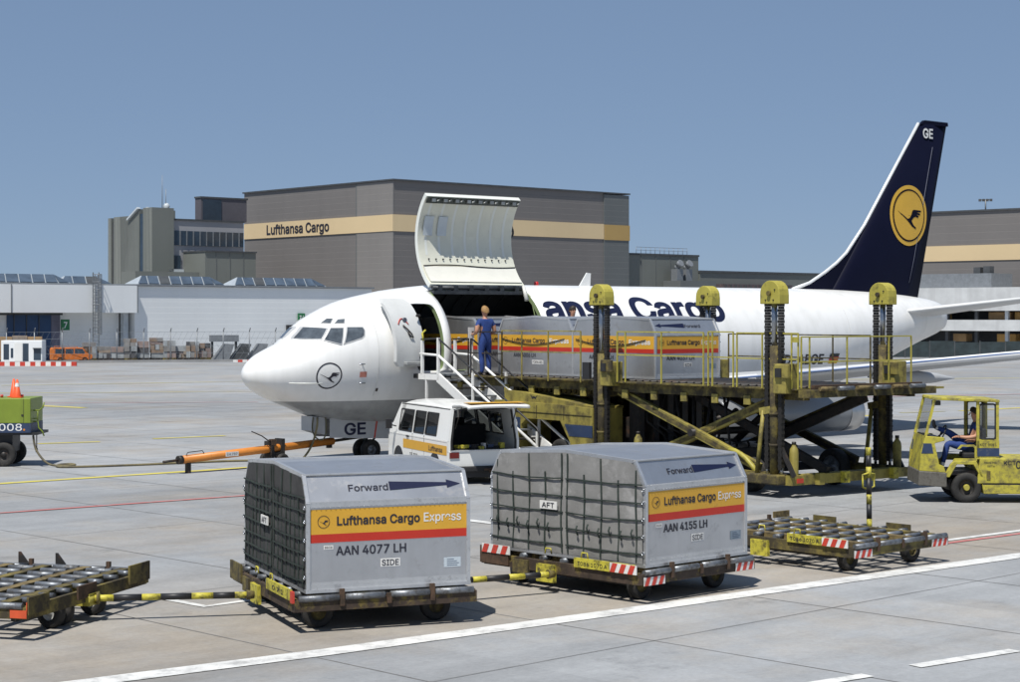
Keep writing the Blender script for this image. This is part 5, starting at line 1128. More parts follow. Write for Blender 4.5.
for k in range(9):
    b0 = 8.7 + k * 0.42; MB().tube([l(6.2 + 0.2 * (k % 4), b0, 2.15), l(6.3, b0 + 0.1, 1.5 - 0.06 * k), l(6.7, b0 + 0.3, 1.1), l(7.0, b0 + 0.2, 0.6)], 0.035, 6).build('filler_hose', BLK, ldr)  # black hoses added as filler for the dark space under the deck
for k in range(5): lbox(6.0 + k * 0.5, 6.2 + k * 0.5, 8.9, 9.25, 0.5, 2.2, 'filler_column', STEEL)  # more dark filler for the shadowed space below the deck
# decks: bridge (b 2.0 - 8.35) and main platform (8.4 - 15.4)
for (b0, b1, nm) in ((2.05, 8.36, 'bridge_deck'), (8.90, 15.35, 'main_deck')):
    dk = lbox(AN + 0.30, AF - 0.1, b0, b1, 2.26, 2.40, nm, STEEL)
    for a in (AN + 0.22, AF - 0.05): lbar((a, b0, 2.33), (a, b1, 2.33), 0.16, 0.26, 'side_beam', YELD, dk)
    for a in (AN + 0.55, 6.7, 7.8, AF - 0.45): lbar((a, b0, 2.41), (a, b1, 2.41), 0.05, 0.06, 'roller_rail', STEEL, dk)
    nr = int((b1 - b0) / 0.26)
    for k in range(nr): MB().cyl(l(AN + 0.55, b0 + 0.15 + k * 0.26, 2.452), l(AF - 0.45, b0 + 0.15 + k * 0.26, 2.452), 0.048, n=8).build('roller', STEEL, dk)
    lbox(AN - 0.02, AN + 0.30, b0, b1, 2.43, 2.47, 'walkway', YELD, dk); lbox(AF - 0.3, AF + 0.05, b0, b1, 2.43, 2.47, 'walkway', YELD, dk)
    for k in range(int((b1 - b0) / 1.05)): lbox(AN + 0.09, AN + 0.13, b0 + 0.4 + k * 1.05, b0 + 0.6 + k * 1.05, 2.05, 2.26, 'beam_rib', YEL, dk)
# fluted conveyor box under the bridge
lbox(AN + 0.45, AF - 0.4, 4.5, 8.3, 2.04, 2.24, 'conveyor_trough', YELD)
for k in range(18): MB().cyl(l(AN + 0.45, 4.7 + k * 0.2, 2.15), l(AN + 0.38, 4.7 + k * 0.2, 2.15), 0.07, n=8).build('conveyor_roller_end', YELD, ldr)
# outer transfer lip
lip = lbar((AN - 0.10, 15.55, 2.36), (AF + 0.35, 15.55, 2.36), 0.34, 0.17, 'transfer_lip', YELD)
for k in range(6): MB().cyl(l(AN + 0.2 + k * 0.62, 15.74, 2.47), l(AN + 0.7 + k * 0.62, 15.74, 2.47), 0.05, n=8).build('lip_roller', ROLLER if k % 2 else WOOD, lip)
lbar((AN + 0.3, 15.45, 2.50), (AF + 0.1, 15.45, 2.50), 0.12, 0.08, 'end_stop', RUSTM)
lbar((AF + 0.2, 15.60, 2.40), (AF + 0.72, 15.60, 2.40), 0.10, 0.05, 'stop_lever', YEL)
# handrails on the nose side
def rail(bs, z0, zt, zm, mt, a, name='handrail', post=0.030):
    m = MB()
    for b in bs: m.bar(l(a, b, z0), l(a, b, zt), post, post)
    for z in (zt, zm): m.bar(l(a, bs[0], z), l(a, bs[-1], z), post, post)
    return m.build(name, mt, ldr)
rail([3.10, 3.22, 4.6], 2.45, 3.66, 3.08, STEEL, AN - 0.02)
rail([4.6, 5.45, 6.55, 7.85], 2.40, 3.70, 3.15, YEL, AN - 0.02); rail([9.25, 9.55, 10.85, 12.30], 2.45, 3.70, 3.13, YELB, AN - 0.02)
rail([12.48, 12.62, 13.3], 2.45, 3.72, 3.13, YELB, AN - 0.04); rail([13.4, 14.2, 15.1, 15.3], 2.45, 3.70, 3.12, YELB, AN - 0.02)
lbar((AN - 0.05, 15.14, 3.56), (AN - 0.05, 15.34, 3.56), 0.05, 0.12, 'gate_latch', YELB)
er = MB(); bb_ = 15.30
for a in (AN + 0.08, AN + 0.35, 6.9, 8.35, AF - 0.05): er.bar(l(a, bb_, 2.45), l(a, bb_, 3.62), 0.030, 0.030)
for z in (3.62, 3.06): er.bar(l(AN + 0.08, bb_, z), l(AF - 0.05, bb_, z), 0.030, 0.030)
er.build('end_handrail', YELB, ldr)
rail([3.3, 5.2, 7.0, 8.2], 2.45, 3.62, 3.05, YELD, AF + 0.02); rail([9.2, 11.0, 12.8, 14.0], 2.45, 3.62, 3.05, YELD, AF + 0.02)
lbox(AN - 0.14, AN - 0.06, 8.05, 8.32, 2.50, 2.92, 'control_box', BLKP)

# ================================================================== crew stairs
st0 = AW(4.85, 4.6)
stairs = thing('crew_stairs', (st0.x, st0.y, 0), TH, 'white mobile crew stairs with black handrails leading up to the open entry door', 'stairs')
def s_(a, b, z): return (a - 4.85, -(b - 4.6), z)
A0s, A1s = 4.30, 5.42
def sb(p, q, w, h, name, mt=STAIRW, parent=None): return MB().bar(s_(*p), s_(*q), w, h).build(name, mt, parent or stairs)
for a in (A0s, A1s):
    sb((a, 3.05, 2.42), (a, 7.45, 0.10), 0.06, 0.24, 'stringer')
    sb((a, 2.15, 2.43), (a, 3.1, 2.43), 0.06, 0.16, 'platform_beam')
for k in range(11):
    t = (k + 0.5) / 11; sb((A0s + 0.03, 3.15 + 4.2 * t, 2.46 - 2.3 * t), (A1s - 0.03, 3.15 + 4.2 * t, 2.46 - 2.3 * t), 0.26, 0.035, 'tread', STEEL if k % 2 else TRIMG)
MB().bb(A0s - 4.85, A1s - 4.85, -(3.1 - 4.6), -(2.12 - 4.6), 2.46, 2.51).build('platform', TRIMG, stairs)
MB().bb(A0s - 4.85 - 0.1, A1s - 4.85 + 0.1, -(2.15 - 4.6), -(2.02 - 4.6), 2.38, 2.50).build('bumper', BLK, stairs)
for a in (A0s, A1s):
    for b, z in ((2.3, 2.5), (3.05, 2.5)): sb((a, b, z), (a, b, 3.42 if b < 3 else 3.50), 0.07, 0.07, 'post')
    for b in (4.6, 6.0, 7.3): z = 2.45 - (b - 3.05) * 0.527; sb((a, b, z), (a, b, z + 0.95), 0.055, 0.055, 'post')
    MB().tube([s_(a, 2.2, 3.05), s_(a, 3.05, 3.02), s_(a, 7.35, 0.74)], 0.038, 8).build('knee_rail', STAIRW, stairs)
    MB().tube([s_(a, 2.25, 3.45), s_(a, 3.05, 3.48), s_(a, 7.3, 1.24), s_(a, 7.38, 1.12), s_(a, 7.38, 0.5)], 0.024, 8).build('handrail', BLKP, stairs)
for a in (A0s, A1s): sb((a, 2.5, 2.4), (a, 2.5, 0.18), 0.055, 0.055, 'support_leg'); sb((a, 2.5, 0.25), (a, 5.6, 1.05), 0.05, 0.05, 'brace')
sb((A0s, 2.5, 0.20), (A0s, 7.2, 0.20), 0.06, 0.08, 'chassis_rail'); sb((A1s, 2.5, 0.20), (A1s, 7.2, 0.20), 0.06, 0.08, 'chassis_rail')
for a in (A0s - 0.08, A1s + 0.08):
    for b in (2.6, 6.6): wheel(stairs, s_(a, b, 0.16), (1, 0, 0), 0.16, 0.08, 0.5, STEEL, 'castor_wheel')
MB().tube([s_(A0s, 2.35, 3.42), s_(A0s, 2.30, 3.62), s_(A0s + 0.12, 2.28, 3.70)], 0.03, 6).build('yellow_grip', YELP, stairs)

# ================================================================== white van with raised tailgate
PHI = R(22.7)
van = thing('service_van', (-1.50, 46.73, 0), PHI, 'white service van with amber side stripe and raised tailgate, behind the containers', 'van')
HW = 0.92
def vfront(z): return 2.25 if z < 0.98 else 2.25 - (z - 0.98) * 0.78
def vw(z): return HW if z < 1.02 else HW - (z - 1.02) * 0.16          # tumblehome
def vside(s):
    ys = [-2.20, -2.10, -1.42, -1.35, -0.55, -0.45, 0.30, 0.44, 0.55, 1.10, 1.42, 1.55, 2.2]
    zs = [0.34, 0.60, 1.06, 1.14, 1.68, 1.84]
    win = [(-1.35, -0.55), (-0.45, 0.30), (0.44, 1.42)]
    def fn(u, v):
        y = u
        if u > 0.3 and v > 0.98: y = 0.3 + (u - 0.3) * (vfront(v) - 0.05 - 0.3) / (2.2 - 0.3) if u > 1.42 else u if v < 1.2 else min(u, vfront(v) - 0.12)
        return (s * vw(v), y, v)
    def op(u, v):
        if 1.14 < v < 1.68:
            for a, b in win:
                if a < u < b: return True
        if v < 0.60 and (0.44 < u < 0.55 + 0.6 or -1.42 < u < -0.5): return False
        return False
    m = MB(); m.holes(sorted(set(ys)), zs, op, fn); return m, win, fn
for s in (-1, 1):
    m, win, fn = vside(s); sp = m.build('side_panel', WHITE, van, fixn=False)
    sp_ = sp.modifiers.new('thick', 'SOLIDIFY'); sp_.thickness = 0.01; sp_.offset = 0.0
    for a, b in win:
        pts = [fn(a + 0.02, 1.16), fn(b - 0.02, 1.16), fn(b - 0.02, 1.66), fn(a + 0.02, 1.66)]; MB().add([(p[0] + s * 0.004, p[1], p[2]) for p in pts], [(0, 1, 2, 3)]).build('side_window', VGLASS, van, fixn=False)
        fr_ = MB(); q = [fn(a, 1.14), fn(b, 1.14), fn(b, 1.68), fn(a, 1.68)]
        for i in range(4): fr_.bar((q[i][0] + s * 0.006, q[i][1], q[i][2]), (q[(i + 1) % 4][0] + s * 0.006, q[(i + 1) % 4][1], q[(i + 1) % 4][2]), 0.02, 0.035)
        fr_.build('window_seal', BLK, van)
    MB().bb(s * (HW + 0.006), s * (HW + 0.010), -2.12, 1.05, 0.70, 0.93).build('amber_stripe', ORCH, van)
    lettering('Lufthansa', van, LDARK, (lambda u, v: (-(HW + 0.016), -1.35 - u, 0.755 + v)) if s < 0 else (lambda u, v: (HW + 0.016, -1.35 + u, 0.755 + v)), 0.95, 0.125, 0.01)
    lettering('35 301', van, STEEL, (lambda u, v: (-(HW + 0.009), 0.25 - u, 0.50 + v)) if s < 0 else (lambda u, v: (HW + 0.009, 0.25 + u, 0.50 + v)), 0.6, 0.11, 0.008)
    MB().bb(s * (HW + 0.001), s * (HW + 0.03), 0.62, 0.78, 0.99, 1.03).build('door_handle', BLKP, van)
    MB().bar((s * (HW + 0.02), 1.55, 1.22), (s * (HW + 0.16), 1.62, 1.26), 0.03, 0.03).box((s * (HW + 0.20), 1.62, 1.28), (0.16, 0.06, 0.24)).build('door_mirror', BLKP, van)
    for y in (1.42, -1.28):
        ar = MB(); ar.lathe([(0.004, 0.40), (0.008, 0.395), (0.008, 0.001)], (s * (HW - 0.002), y, 0.33), (s, 0, 0), 24); ar.build('wheel_arch', BLKP, van)
        wheel(van, (s * (HW - 0.14), y, 0.32), (1, 0, 0), 0.32, 0.2, 0.58, M('van_wheel_grey', (0.5, 0.5, 0.5), 0.5, metal=0.4))
    for y in (0.36, -0.50): MB().bar((s * (HW + 0.001), y, 0.40), (s * (HW + 0.001), y, 1.10), 0.006, 0.012).build('door_gap', STEEL, van)
    MB().bb(s * HW - 0.006, s * HW + 0.006, -2.2, 2.1, 1.02, 1.05).build('belt_line', WHITE, van)
# roof, front, floor
rf = MB(); rows = []
for (y, zc) in ((-2.18, 1.90), (-2.0, 1.925), (-1.0, 1.955), (0.3, 1.96), (1.2, 1.94), (1.52, 1.88), (1.58, 1.80)):
    w = vw(1.84) + 0.012; rows.append([(w * k, y, zc - 0.10 * abs(k) ** 3.2) for k in (-1, -.92, -.8, -.6, -.3, 0, .3, .6, .8, .92, 1)])
rf.grid(rows, 0, True); o = rf.build('roof', WHITE, van, fixn=False); o.modifiers.new('thick', 'SOLIDIFY').thickness = 0.03
MB().bb(-0.80, 0.80, -2.15, 1.5, 1.80, 1.83).build('headlining', DARKIN, van)
MB().add([(-HW, 2.24, 0.34), (HW, 2.24, 0.34), (HW, 2.24, 0.98), (-HW, 2.24, 0.98)], [(0, 1, 2, 3)]).add([(-HW, 2.24, 0.98), (HW, 2.24, 0.98), (0.89, 2.08, 1.16), (-0.89, 2.08, 1.16)], [(0, 1, 2, 3)]).build('front_panel', WHITE, van)
MB().add([(-0.87, 2.08, 1.17), (0.87, 2.08, 1.17), (0.79, 1.60, 1.80), (-0.79, 1.60, 1.80)], [(0, 1, 2, 3)]).build('windscreen', VGLASS, van, fixn=False)
MB().bb(-HW + 0.04, HW - 0.04, -2.18, 2.2, 0.36, 0.42).bb(-HW + 0.04, HW - 0.04, -2.18, -1.1, 0.42, 0.80).build('floor', DARKIN, van)
for x in (-0.42, 0.42): MB().bb(x - 0.26, x + 0.26, 0.75, 0.90, 0.8, 1.45).bb(x - 0.26, x + 0.26, 0.9, 1.35, 0.75, 0.88).build('front_seat', BLK, van, bevel=0.04)
MB().bb(-0.75, 0.75, -0.55, -0.42, 0.6, 1.36).build('rear_seat', BLK, van, bevel=0.05)
# rear: sill, valance, bumper, lamps, frame of the opening
MB().bb(-HW, HW, -2.25, -2.19, 0.40, 0.80).build('rear_valance', WHITE, van); MB().bb(-HW + 0.06, HW - 0.06, -2.27, -2.10, 0.80, 0.83).build('loading_sill', ALUE, van)
MB().bb(-HW - 0.02, HW + 0.02, -2.36, -2.24, 0.30, 0.44).build('rear_bumper', BLK, van, bevel=0.03)
MB().bb(-0.5, 0.5, -2.2, -1.8, 0.16, 0.34).build('engine_underside', BLKP, van)
for s in (-1, 1):
    MB().bb(s * 0.90, s * 0.66, -2.275, -2.25, 0.64, 0.78).build('tail_lamp', M('tail_lamp_red', (0.12, 0.010, 0.007), 0.25, var=0.2), van)
    MB().bar((s * 0.90, -2.19, 0.80), (s * 0.90, -2.19, 1.05), 0.09, 0.06).bar((s * 0.90, -2.19, 1.05), (s * 0.79, -2.16, 1.84), 0.09, 0.06).build('rear_pillar', WHITE, van)
    MB().bar((s * 0.83, -2.23, 0.83), (s * 0.83, -2.23, 1.05), 0.05, 0.02).bar((s * 0.83, -2.23, 1.05), (s * 0.73, -2.20, 1.80), 0.05, 0.02).build('opening_seal', BLK, van)
tg = MB(); rows = []
for (y, z) in ((-2.16, 1.90), (-2.30, 1.955), (-2.7, 1.975), (-3.15, 1.955), (-3.22, 1.92)): rows.append([(0.80 * k, y, z - 0.03 * abs(k) ** 3) for k in (-1, -.9, -.5, 0, .5, .9, 1)])
tg.grid(rows, 0, True); tgo = tg.build('tailgate', WHITE, van, fixn=False); sm_ = tgo.modifiers.new('thick', 'SOLIDIFY'); sm_.thickness = 0.06; sm_.offset = 0.0
MB().bb(-0.72, 0.72, -3.18, -2.72, 2.008, 2.014).build('amber_stripe', ORCH, tgo)
for s in (-1, 1): MB().cyl((s * 0.74, -2.22, 1.35), (s * 0.72, -2.62, 1.92), 0.014, n=6).build('gas_strut', STEEL, van)
for i in range(9):
    rnd = random.Random(i); MB().box((-0.55 + 0.14 * i, -2.0 + 0.1 * rnd.random(), 0.86 + 0.05 * rnd.random()), (0.10 + 0.12 * rnd.random(), 0.14, 0.05 + 0.12 * rnd.random()), rnd.random()).build('tool', (YELP, CHROME, NAVY, BLKP)[i % 4] if i != 1 else YELP, van)
MB().bar((-0.05, -2.38, 0.36), (0.35, -2.38, 0.36), 0.05, 0.05).cyl((0.12, -2.36, 0.32), (0.12, -2.52, 0.32), 0.05, n=8).build('tow_hitch', RUSTM, van)
# ================================================================== tow tractor
tr = thing('tow_tractor', (10.62, 40.75, 0), R(180 - 3), 'scuffed yellow baggage tow tractor with open cab at right edge', 'tractor')
def tx(x): return 1.65 - x            # x measured back from the front bumper
def tprism(poly, y0, y1, name, mt, parent=None, bevel=0.0):
    return MB().prism(poly, lambda u, v, d: (tx(u), d, v), y0, y1).build(name, mt, parent or tr, bevel=bevel)
TY = 0.74
YTR = M('scuffed_tractor_yellow', (0.46, 0.405, 0.05), 0.5, var=0.14, vscale=2, dirt=((0.10, 0.085, 0.05), 0.45, 4.5), streak=((0.25, 0.21, 0.05), 0.25, 8.0))
MBUMP = M('scraped_bumper_steel', (0.16, 0.15, 0.13), 0.6, metal=0.3, var=0.4, vscale=6, dirt=(GRIME, 0.4, 6.0))
tprism([(0.0, 0.38), (0.62, 0.34), (0.62, 0.66), (0.02, 0.70)], -TY - 0.02, TY + 0.02, 'front_bumper', MBUMP, bevel=0.02)
for y0, y1 in ((TY - 0.10, TY), (-TY, -TY + 0.10)):
    tprism([(0.03, 0.70), (0.60, 0.66), (0.56, 0.80), (0.46, 0.84), (0.36, 1.30), (0.58, 1.36), (0.56, 1.43), (0.16, 1.46), (0.06, 1.10)], y0, y1, 'cowl_side', YTR, bevel=0.01)
    tprism([(0.07, 1.08), (0.33, 1.08), (0.29, 1.30), (0.115, 1.30)], y0 - 0.006 if y0 > 0 else y0 - 0.006, y1 + 0.006, 'navy_stripe', NAVY)
    # fender over the front wheel
    tprism([(0.56, 0.56), (0.70, 0.84), (0.78, 0.92), (1.26, 0.92), (1.42, 0.56), (1.36, 0.56), (1.20, 0.84), (0.84, 0.84), (0.68, 0.56)], y0, y1, 'fender', YTR, bevel=0.01)
    tprism([(0.76, 0.92), (1.28, 0.92), (1.28, 1.22), (1.22, 1.27), (0.94, 1.27), (0.86, 1.18), (0.90, 1.18), (0.96, 1.23), (1.20, 1.23), (1.23, 1.19), (1.23, 0.97), (0.80, 0.97)], y0 + 0.02, y1 - 0.02, 'grab_frame', YTR)
tprism([(0.04, 0.70), (0.10, 0.70), (0.22, 1.44), (0.16, 1.46)], -TY + 0.1, TY - 0.1, 'cowl_front', YTR)
tprism([(0.18, 1.38), (0.58, 1.34), (0.60, 1.40), (0.22, 1.47)], -TY + 0.1, TY - 0.1, 'dashboard', BLKP)
MB().cyl((tx(0.50), 0.25, 1.40), (tx(0.62), 0.25, 1.50), 0.02, n=8).build('steering_column', BLKP, tr)
MB().tube([(tx(0.62) + 0.0 - 0.10 * math.sin(R(25)) * math.cos(R(t)) * 1.6, 0.25 + 0.19 * math.sin(R(t)), 1.50 + 0.17 * math.cos(R(t))) for t in range(0, 361, 24)], 0.016, 6).build('steering_wheel', BLKP, tr)
tprism([(0.30, 0.60), (1.40, 0.60), (1.40, 0.68), (0.30, 0.68)], -TY + 0.1, TY - 0.1, 'floor', STEEL)
# cab frame
def tp(x, y, z): return (tx(x), y, z)
for s in (1, -1):
    y = s * (TY - 0.05)
    MB().bar(tp(0.17, y, 1.45), tp(0.37, y, 2.27), 0.055, 0.055).build('front_pillar', YTR, tr); cf = MB(); cf.bar(tp(1.30, y, 0.98), tp(1.30, y, 2.25), 0.06, 0.06); cf.bar(tp(1.72, y, 1.0), tp(1.72, y, 2.24), 0.07, 0.06)
    cf.bar(tp(1.30, y, 1.37), tp(1.72, y, 1.37), 0.05, 0.05); cf.build('cab_frame', YTR, tr)
    sg = MB(); pts = rounded(1.34, 1.68, 1.40, 2.16, 0.05, 4); sg.tube([tp(u, y + s * 0.012, v) for u, v in pts + pts[:1]], 0.022, 6); sg.build('window_seal', BLK, tr)
    MB().add([tp(1.34, y, 1.40), tp(1.68, y, 1.40), tp(1.68, y, 2.16), tp(1.34, y, 2.16)], [(0, 1, 2, 3)]).build('quarter_window', CLGLASS, tr, fixn=False)
    tprism([(1.28, 0.96), (1.76, 0.96), (1.76, 1.36), (1.28, 1.36)], y - 0.03, y + 0.03, 'cab_side_panel', YTR); tprism([(1.285, 1.02), (1.755, 1.02), (1.755, 1.20), (1.285, 1.20)], y - 0.036, y + 0.036, 'navy_stripe', NAVY)
rfp = MB(); rfp.prism([(0.33, 2.25), (1.76, 2.20), (1.76, 2.26), (0.35, 2.31)], lambda u, v, d: (tx(u), d, v), -TY - 0.02, TY + 0.02); rfp.build('cab_roof', YTR, tr, bevel=0.012)
MB().add([tp(0.19, -TY + 0.05, 1.47), tp(0.19, TY - 0.05, 1.47), tp(0.36, TY - 0.05, 2.25), tp(0.36, -TY + 0.05, 2.25)], [(0, 1, 2, 3)]).build('windscreen', CLGLASS, tr, fixn=False)
MB().box(tp(0.46, 0.35, 2.17), (0.16, 0.20, 0.10)).build('wiper_motor', BLKP, tr)
tprism([(1.70, 1.36), (1.74, 1.36), (1.74, 2.22), (1.70, 2.22)], -TY + 0.06, -TY + 0.3, 'rear_panel', YTR)
# engine deck behind the cab
tprism([(1.28, 0.42), (1.34, 0.98), (3.3, 0.96), (3.3, 0.42)], -TY, TY, 'engine_hood', YTR, bevel=0.02)
tprism([(1.42, 0.20), (3.3, 0.20), (3.3, 0.405), (1.38, 0.405)], -TY + 0.03, TY + 0.012, 'skirt', YTR, bevel=0.015)
MB().bb(tx(3.3), tx(1.4), TY + 0.002, TY + 0.014, 0.405, 0.43).build('hood_gap', STEEL, tr)
for (u0, u1, v0, v1) in ((1.48, 1.56, 0.52, 0.70),): tprism([(u0, v0), (u1, v0), (u1, v1), (u0, v1)], TY, TY + 0.02, 'latch', YELD)
MB().box(tp(2.34, TY + 0.02, 0.55), (0.22, 0.04, 0.06)).build('hood_handle', BLK, tr)
lettering('KCT', tr, LDARK, lambda u, v: (tx(1.98 + u), TY + 0.008, 0.84 + v), 0.26, 0.085, 0.006)
lettering('0081', tr, LDARK, lambda u, v: (tx(2.36 + u), TY + 0.008, 0.76 + v), 0.50, 0.17, 0.012)
lettering('BRAN 796', tr, LDARK, lambda u, v: (tx(1.56 + u), TY + 0.008, 0.87 + v), 0.27, 0.035, 0.006); lettering('BETA', tr, LDARK, lambda u, v: (tx(1.58 + u), TY + 0.008, 0.79 + v), 0.16, 0.035, 0.006)
lettering('KCT 0081', tr, LDARK, lambda u, v: (tx(1.52 + u), TY - 0.012, 1.25 + v), 0.36, 0.055, 0.006)
for (x, r) in ((1.06, 0.33), (2.85, 0.36)):
    for s in (1, -1): wheel(tr, tp(x, s * (TY - 0.13), r), (0, 1, 0), r, 0.24, 0.52, STEEL, hub=YELB)
MB().bb(tx(1.4), tx(0.7), -0.5, 0.5, 0.26, 0.5).build('front_axle', STEEL, tr); MB().bb(tx(3.2), tx(2.5), -0.5, 0.5, 0.26, 0.42).build('rear_axle', STEEL, tr)
MB().bb(tx(1.50), tx(1.02), 0.02, 0.52, 0.95, 1.08).bb(tx(1.02) - 0.5, tx(1.42), 0.02, 0.52, 1.08, 1.62).build('seat', BLK, tr, bevel=0.03)

# ================================================================== ground power unit at the left edge
gp = thing('ground_power_unit', (-14.76, 50.3, 0), R(2), 'lime green ground power unit with navy stripe and two cones on top, left edge', 'power unit')
MB().bb(-1.75, 1.75, -0.75, 0.75, 1.18, 1.86).build('body', GREENP, gp, bevel=0.02)
MB().bb(-1.752, 1.752, -0.752, 0.752, 0.93, 1.182).build('navy_band', NAVY, gp)
MB().bb(-1.75, 1.92, -0.70, 0.70, 0.86, 0.93).build('chassis', BLKP, gp)
lettering('0008', gp, LWHITE, lambda u, v: (1.10 + u, -0.756, 0.985 + v), 0.84, 0.19, 0.006); MB().cyl((1.58, -0.755, 1.01), (1.58, -0.762, 1.01), 0.03, n=10).build('orange_dot', ORNG, gp)
for x in (0.72, 1.56): MB().bb(x, x + 0.008, -0.756, -0.75, 1.2, 1.84).build('panel_gap', STEEL, gp)
MB().bb(-0.1, 0.64, -0.76, -0.735, 1.14, 1.56).build('intake', BLKP, gp); MB().cyl((0.40, -0.755, 1.36), (0.40, -0.785, 1.36), 0.09, n=14).build('gauge', CHROME, gp)
MB().box((1.53, -0.756, 1.40), (0.05, 0.012, 0.05)).build('latch', STEEL, gp)
for s in (-0.6, 0.6):
    for x in (-1.0, 1.0): wheel(gp, (x, s, 0.33), (0, 1, 0), 0.33, 0.20, 0.5, STEEL)
MB().bb(-1.4, 1.2, -0.45, 0.45, 0.38, 0.86).build('underframe', BLKP, gp)
MB().tube([(1.76, -0.45, 1.22), (1.88, -0.45, 1.22), (1.90, -0.45, 1.05), (2.00, -0.45, 0.95), (2.05, -0.45, 0.82)], 0.02, 6).tube([(1.76, -0.45, 1.52), (1.92, -0.45, 1.52), (2.02, -0.45, 1.60), (2.05, -0.45, 1.74)], 0.02, 6).tube([(1.88, -0.45, 1.22), (1.88, -0.45, 1.52)], 0.016, 6).tube([(1.76, -0.45, 1.30), (1.88, -0.45, 1.30)], 0.016, 6).build('cable_rack', GREENP, gp)
for x in (0.85, 1.40): MB().cyl((x, -0.2, 1.86), (x, -0.2, 1.94), 0.04, n=8).build('lamp', REDP, gp)
MB().cyl((1.86, -0.5, 0.86), (1.86, -0.5, 0.5), 0.015, n=6).box((1.86, -0.5, 0.44), (0.05, 0.05, 0.12)).build('hanging_plug', BLKP, gp)
def cone(p, lab, band):
    t = thing('traffic_cone', p, 0, lab, 'traffic cone', 'cones on the power unit')
    MB().bb(-0.14, 0.14, -0.14, 0.14, 0, 0.025).build('foot', ORCONE, t); m = MB(); m.lathe([(0.025, 0.11), (0.50, 0.025), (0.50, 0.001)], (0, 0, 0), (0, 0, 1), 16); m.build('cone', ORCONE, t)
    if band: m = MB(); m.lathe([(0.30, 0.066), (0.40, 0.048)], (0, 0, 0), (0, 0, 1), 16); m.build('band', LWHITE, t)
gx = lambda x, y: (-14.72 + x * math.cos(R(2)) - y * math.sin(R(2)), 50.3 + x * math.sin(R(2)) + y * math.cos(R(2)))
cone(gx(1.05, 0.15) + (1.862,), 'plain orange cone, rear left of the pair on green power unit', False); cone(gx(1.26, -0.35) + (1.862,), 'orange cone with white band, right of pair on green power unit', True)

# cable across the apron from the power unit to the nose
pts = [(-12.95, 49.75, 0.85), (-12.85, 49.70, 0.45), (-12.5, 49.55, 0.10), (-12.1, 49.6, 0.035), (-11.85, 49.9, 0.035), (-12.05, 50.2, 0.035), (-12.3, 49.9, 0.035), (-12.1, 49.25, 0.035), (-11.3, 49.4, 0.035), (-10.2, 49.9, 0.035), (-9.2, 50.5, 0.035), (-8.0, 51.2, 0.035), (-7.0, 51.5, 0.035), (-6.3, 51.6, 0.035)]
def smooth(P, n=6):
    P = [Vector(p) for p in P]; out = []
    for i in range(len(P) - 1):
        p0, p1, p2, p3 = P[max(i - 1, 0)], P[i], P[i + 1], P[min(i + 2, len(P) - 1)]
        for k in range(n):
            t = k / n; out.append(0.5 * ((2 * p1) + (p2 - p0) * t + (2 * p0 - 5 * p1 + 4 * p2 - p3) * t * t + (3 * p1 - p0 - 3 * p2 + p3) * t ** 3))
    return out + [P[-1]]
wp = AW(2.05, 0.45); pts += [(wp.x - 0.45, wp.y, 0.12), (wp.x - 0.15, wp.y, 0.5), (wp.x, wp.y, 1.0), (wp.x + 0.02, wp.y + 0.02, 1.30)]
tag(MB().tube(smooth(pts), 0.030, 8).build('power_cable', M('dirty_yellow_cable', (0.18, 0.15, 0.075), 0.7, var=0.3, vscale=1.2, dirt=((0.03, 0.035, 0.045), 0.45, 1.0))), 'thick dirty yellow power cable lying from green unit to the nose', 'cable')
hp = MB(); w0 = AW(2.0, 0.35); hp.tube(smooth([(w0.x, w0.y, 1.30), (w0.x - 0.02, w0.y, 0.95), (w0.x + 0.1, w0.y, 0.72), (w0.x + 0.28, w0.y, 0.70), (w0.x + 0.36, w0.y, 0.95), (w0.x + 0.34, w0.y, 1.30)]), 0.022, 6)
tag(hp.build('cable_loop', M('hose_olive', (0.10, 0.09, 0.05), 0.7, var=0.3)), 'short olive cable loop hanging under the aircraft nose', 'cable')

# ================================================================== orange towbar at the nose gear
pA = Vector((-8.55, 47.45, 0.36)); pB = Vector((-4.95, 51.15, 0.60)); dT = pB - pA
tb = thing('towbar', (pA.x, pA.y, 0), math.atan2(dT.y, dT.x), 'long orange aircraft towbar standing at the nose gear', 'towbar')
Lh = math.hypot(dT.x, dT.y)
def tbp(u, z=0, y=0): return (Lh * u, y, pA.z + dT.z * u + z)
MB().cyl(tbp(0), tbp(1), 0.105, n=18).build('tube', ORNG, tb)
MB().cyl(tbp(-0.012), tbp(0.012), 0.112, n=18).cyl(tbp(-0.10, 0), tbp(0, 0), 0.035, n=8).build('tow_eye', STEEL, tb)
MB().bb(tbp(0.05)[0] - 0.06, tbp(0.05)[0] + 0.06, -0.05, 0.05, 0.0, 0.32).build('support_foot', STEEL, tb)
MB().tube([tbp(0.03, 0.10, -0.06), tbp(0.04, 0.18, -0.06), tbp(0.13, 0.18, -0.06), tbp(0.14, 0.10, -0.06)], 0.012, 5).build('handle', STEEL, tb); MB().tube([tbp(0.93, 0.10, -0.06), tbp(0.94, 0.17, -0.06), tbp(0.99, 0.17, -0.06)], 0.012, 5).build('handle', STEEL, tb)
MB().box(tbp(0.31, 0.0, -0.108), (0.42, 0.006, 0.12)).build('label_plate', WHTP, tb); lettering('LH 737', tb, LDARK, lambda u, v: (tbp(0.31)[0] + u, -0.114, tbp(0.31)[2] - 0.03 + v), 0.34, 0.06, 0.006)
ux = tbp(0.60)[0]; uz = tbp(0.60)[2]
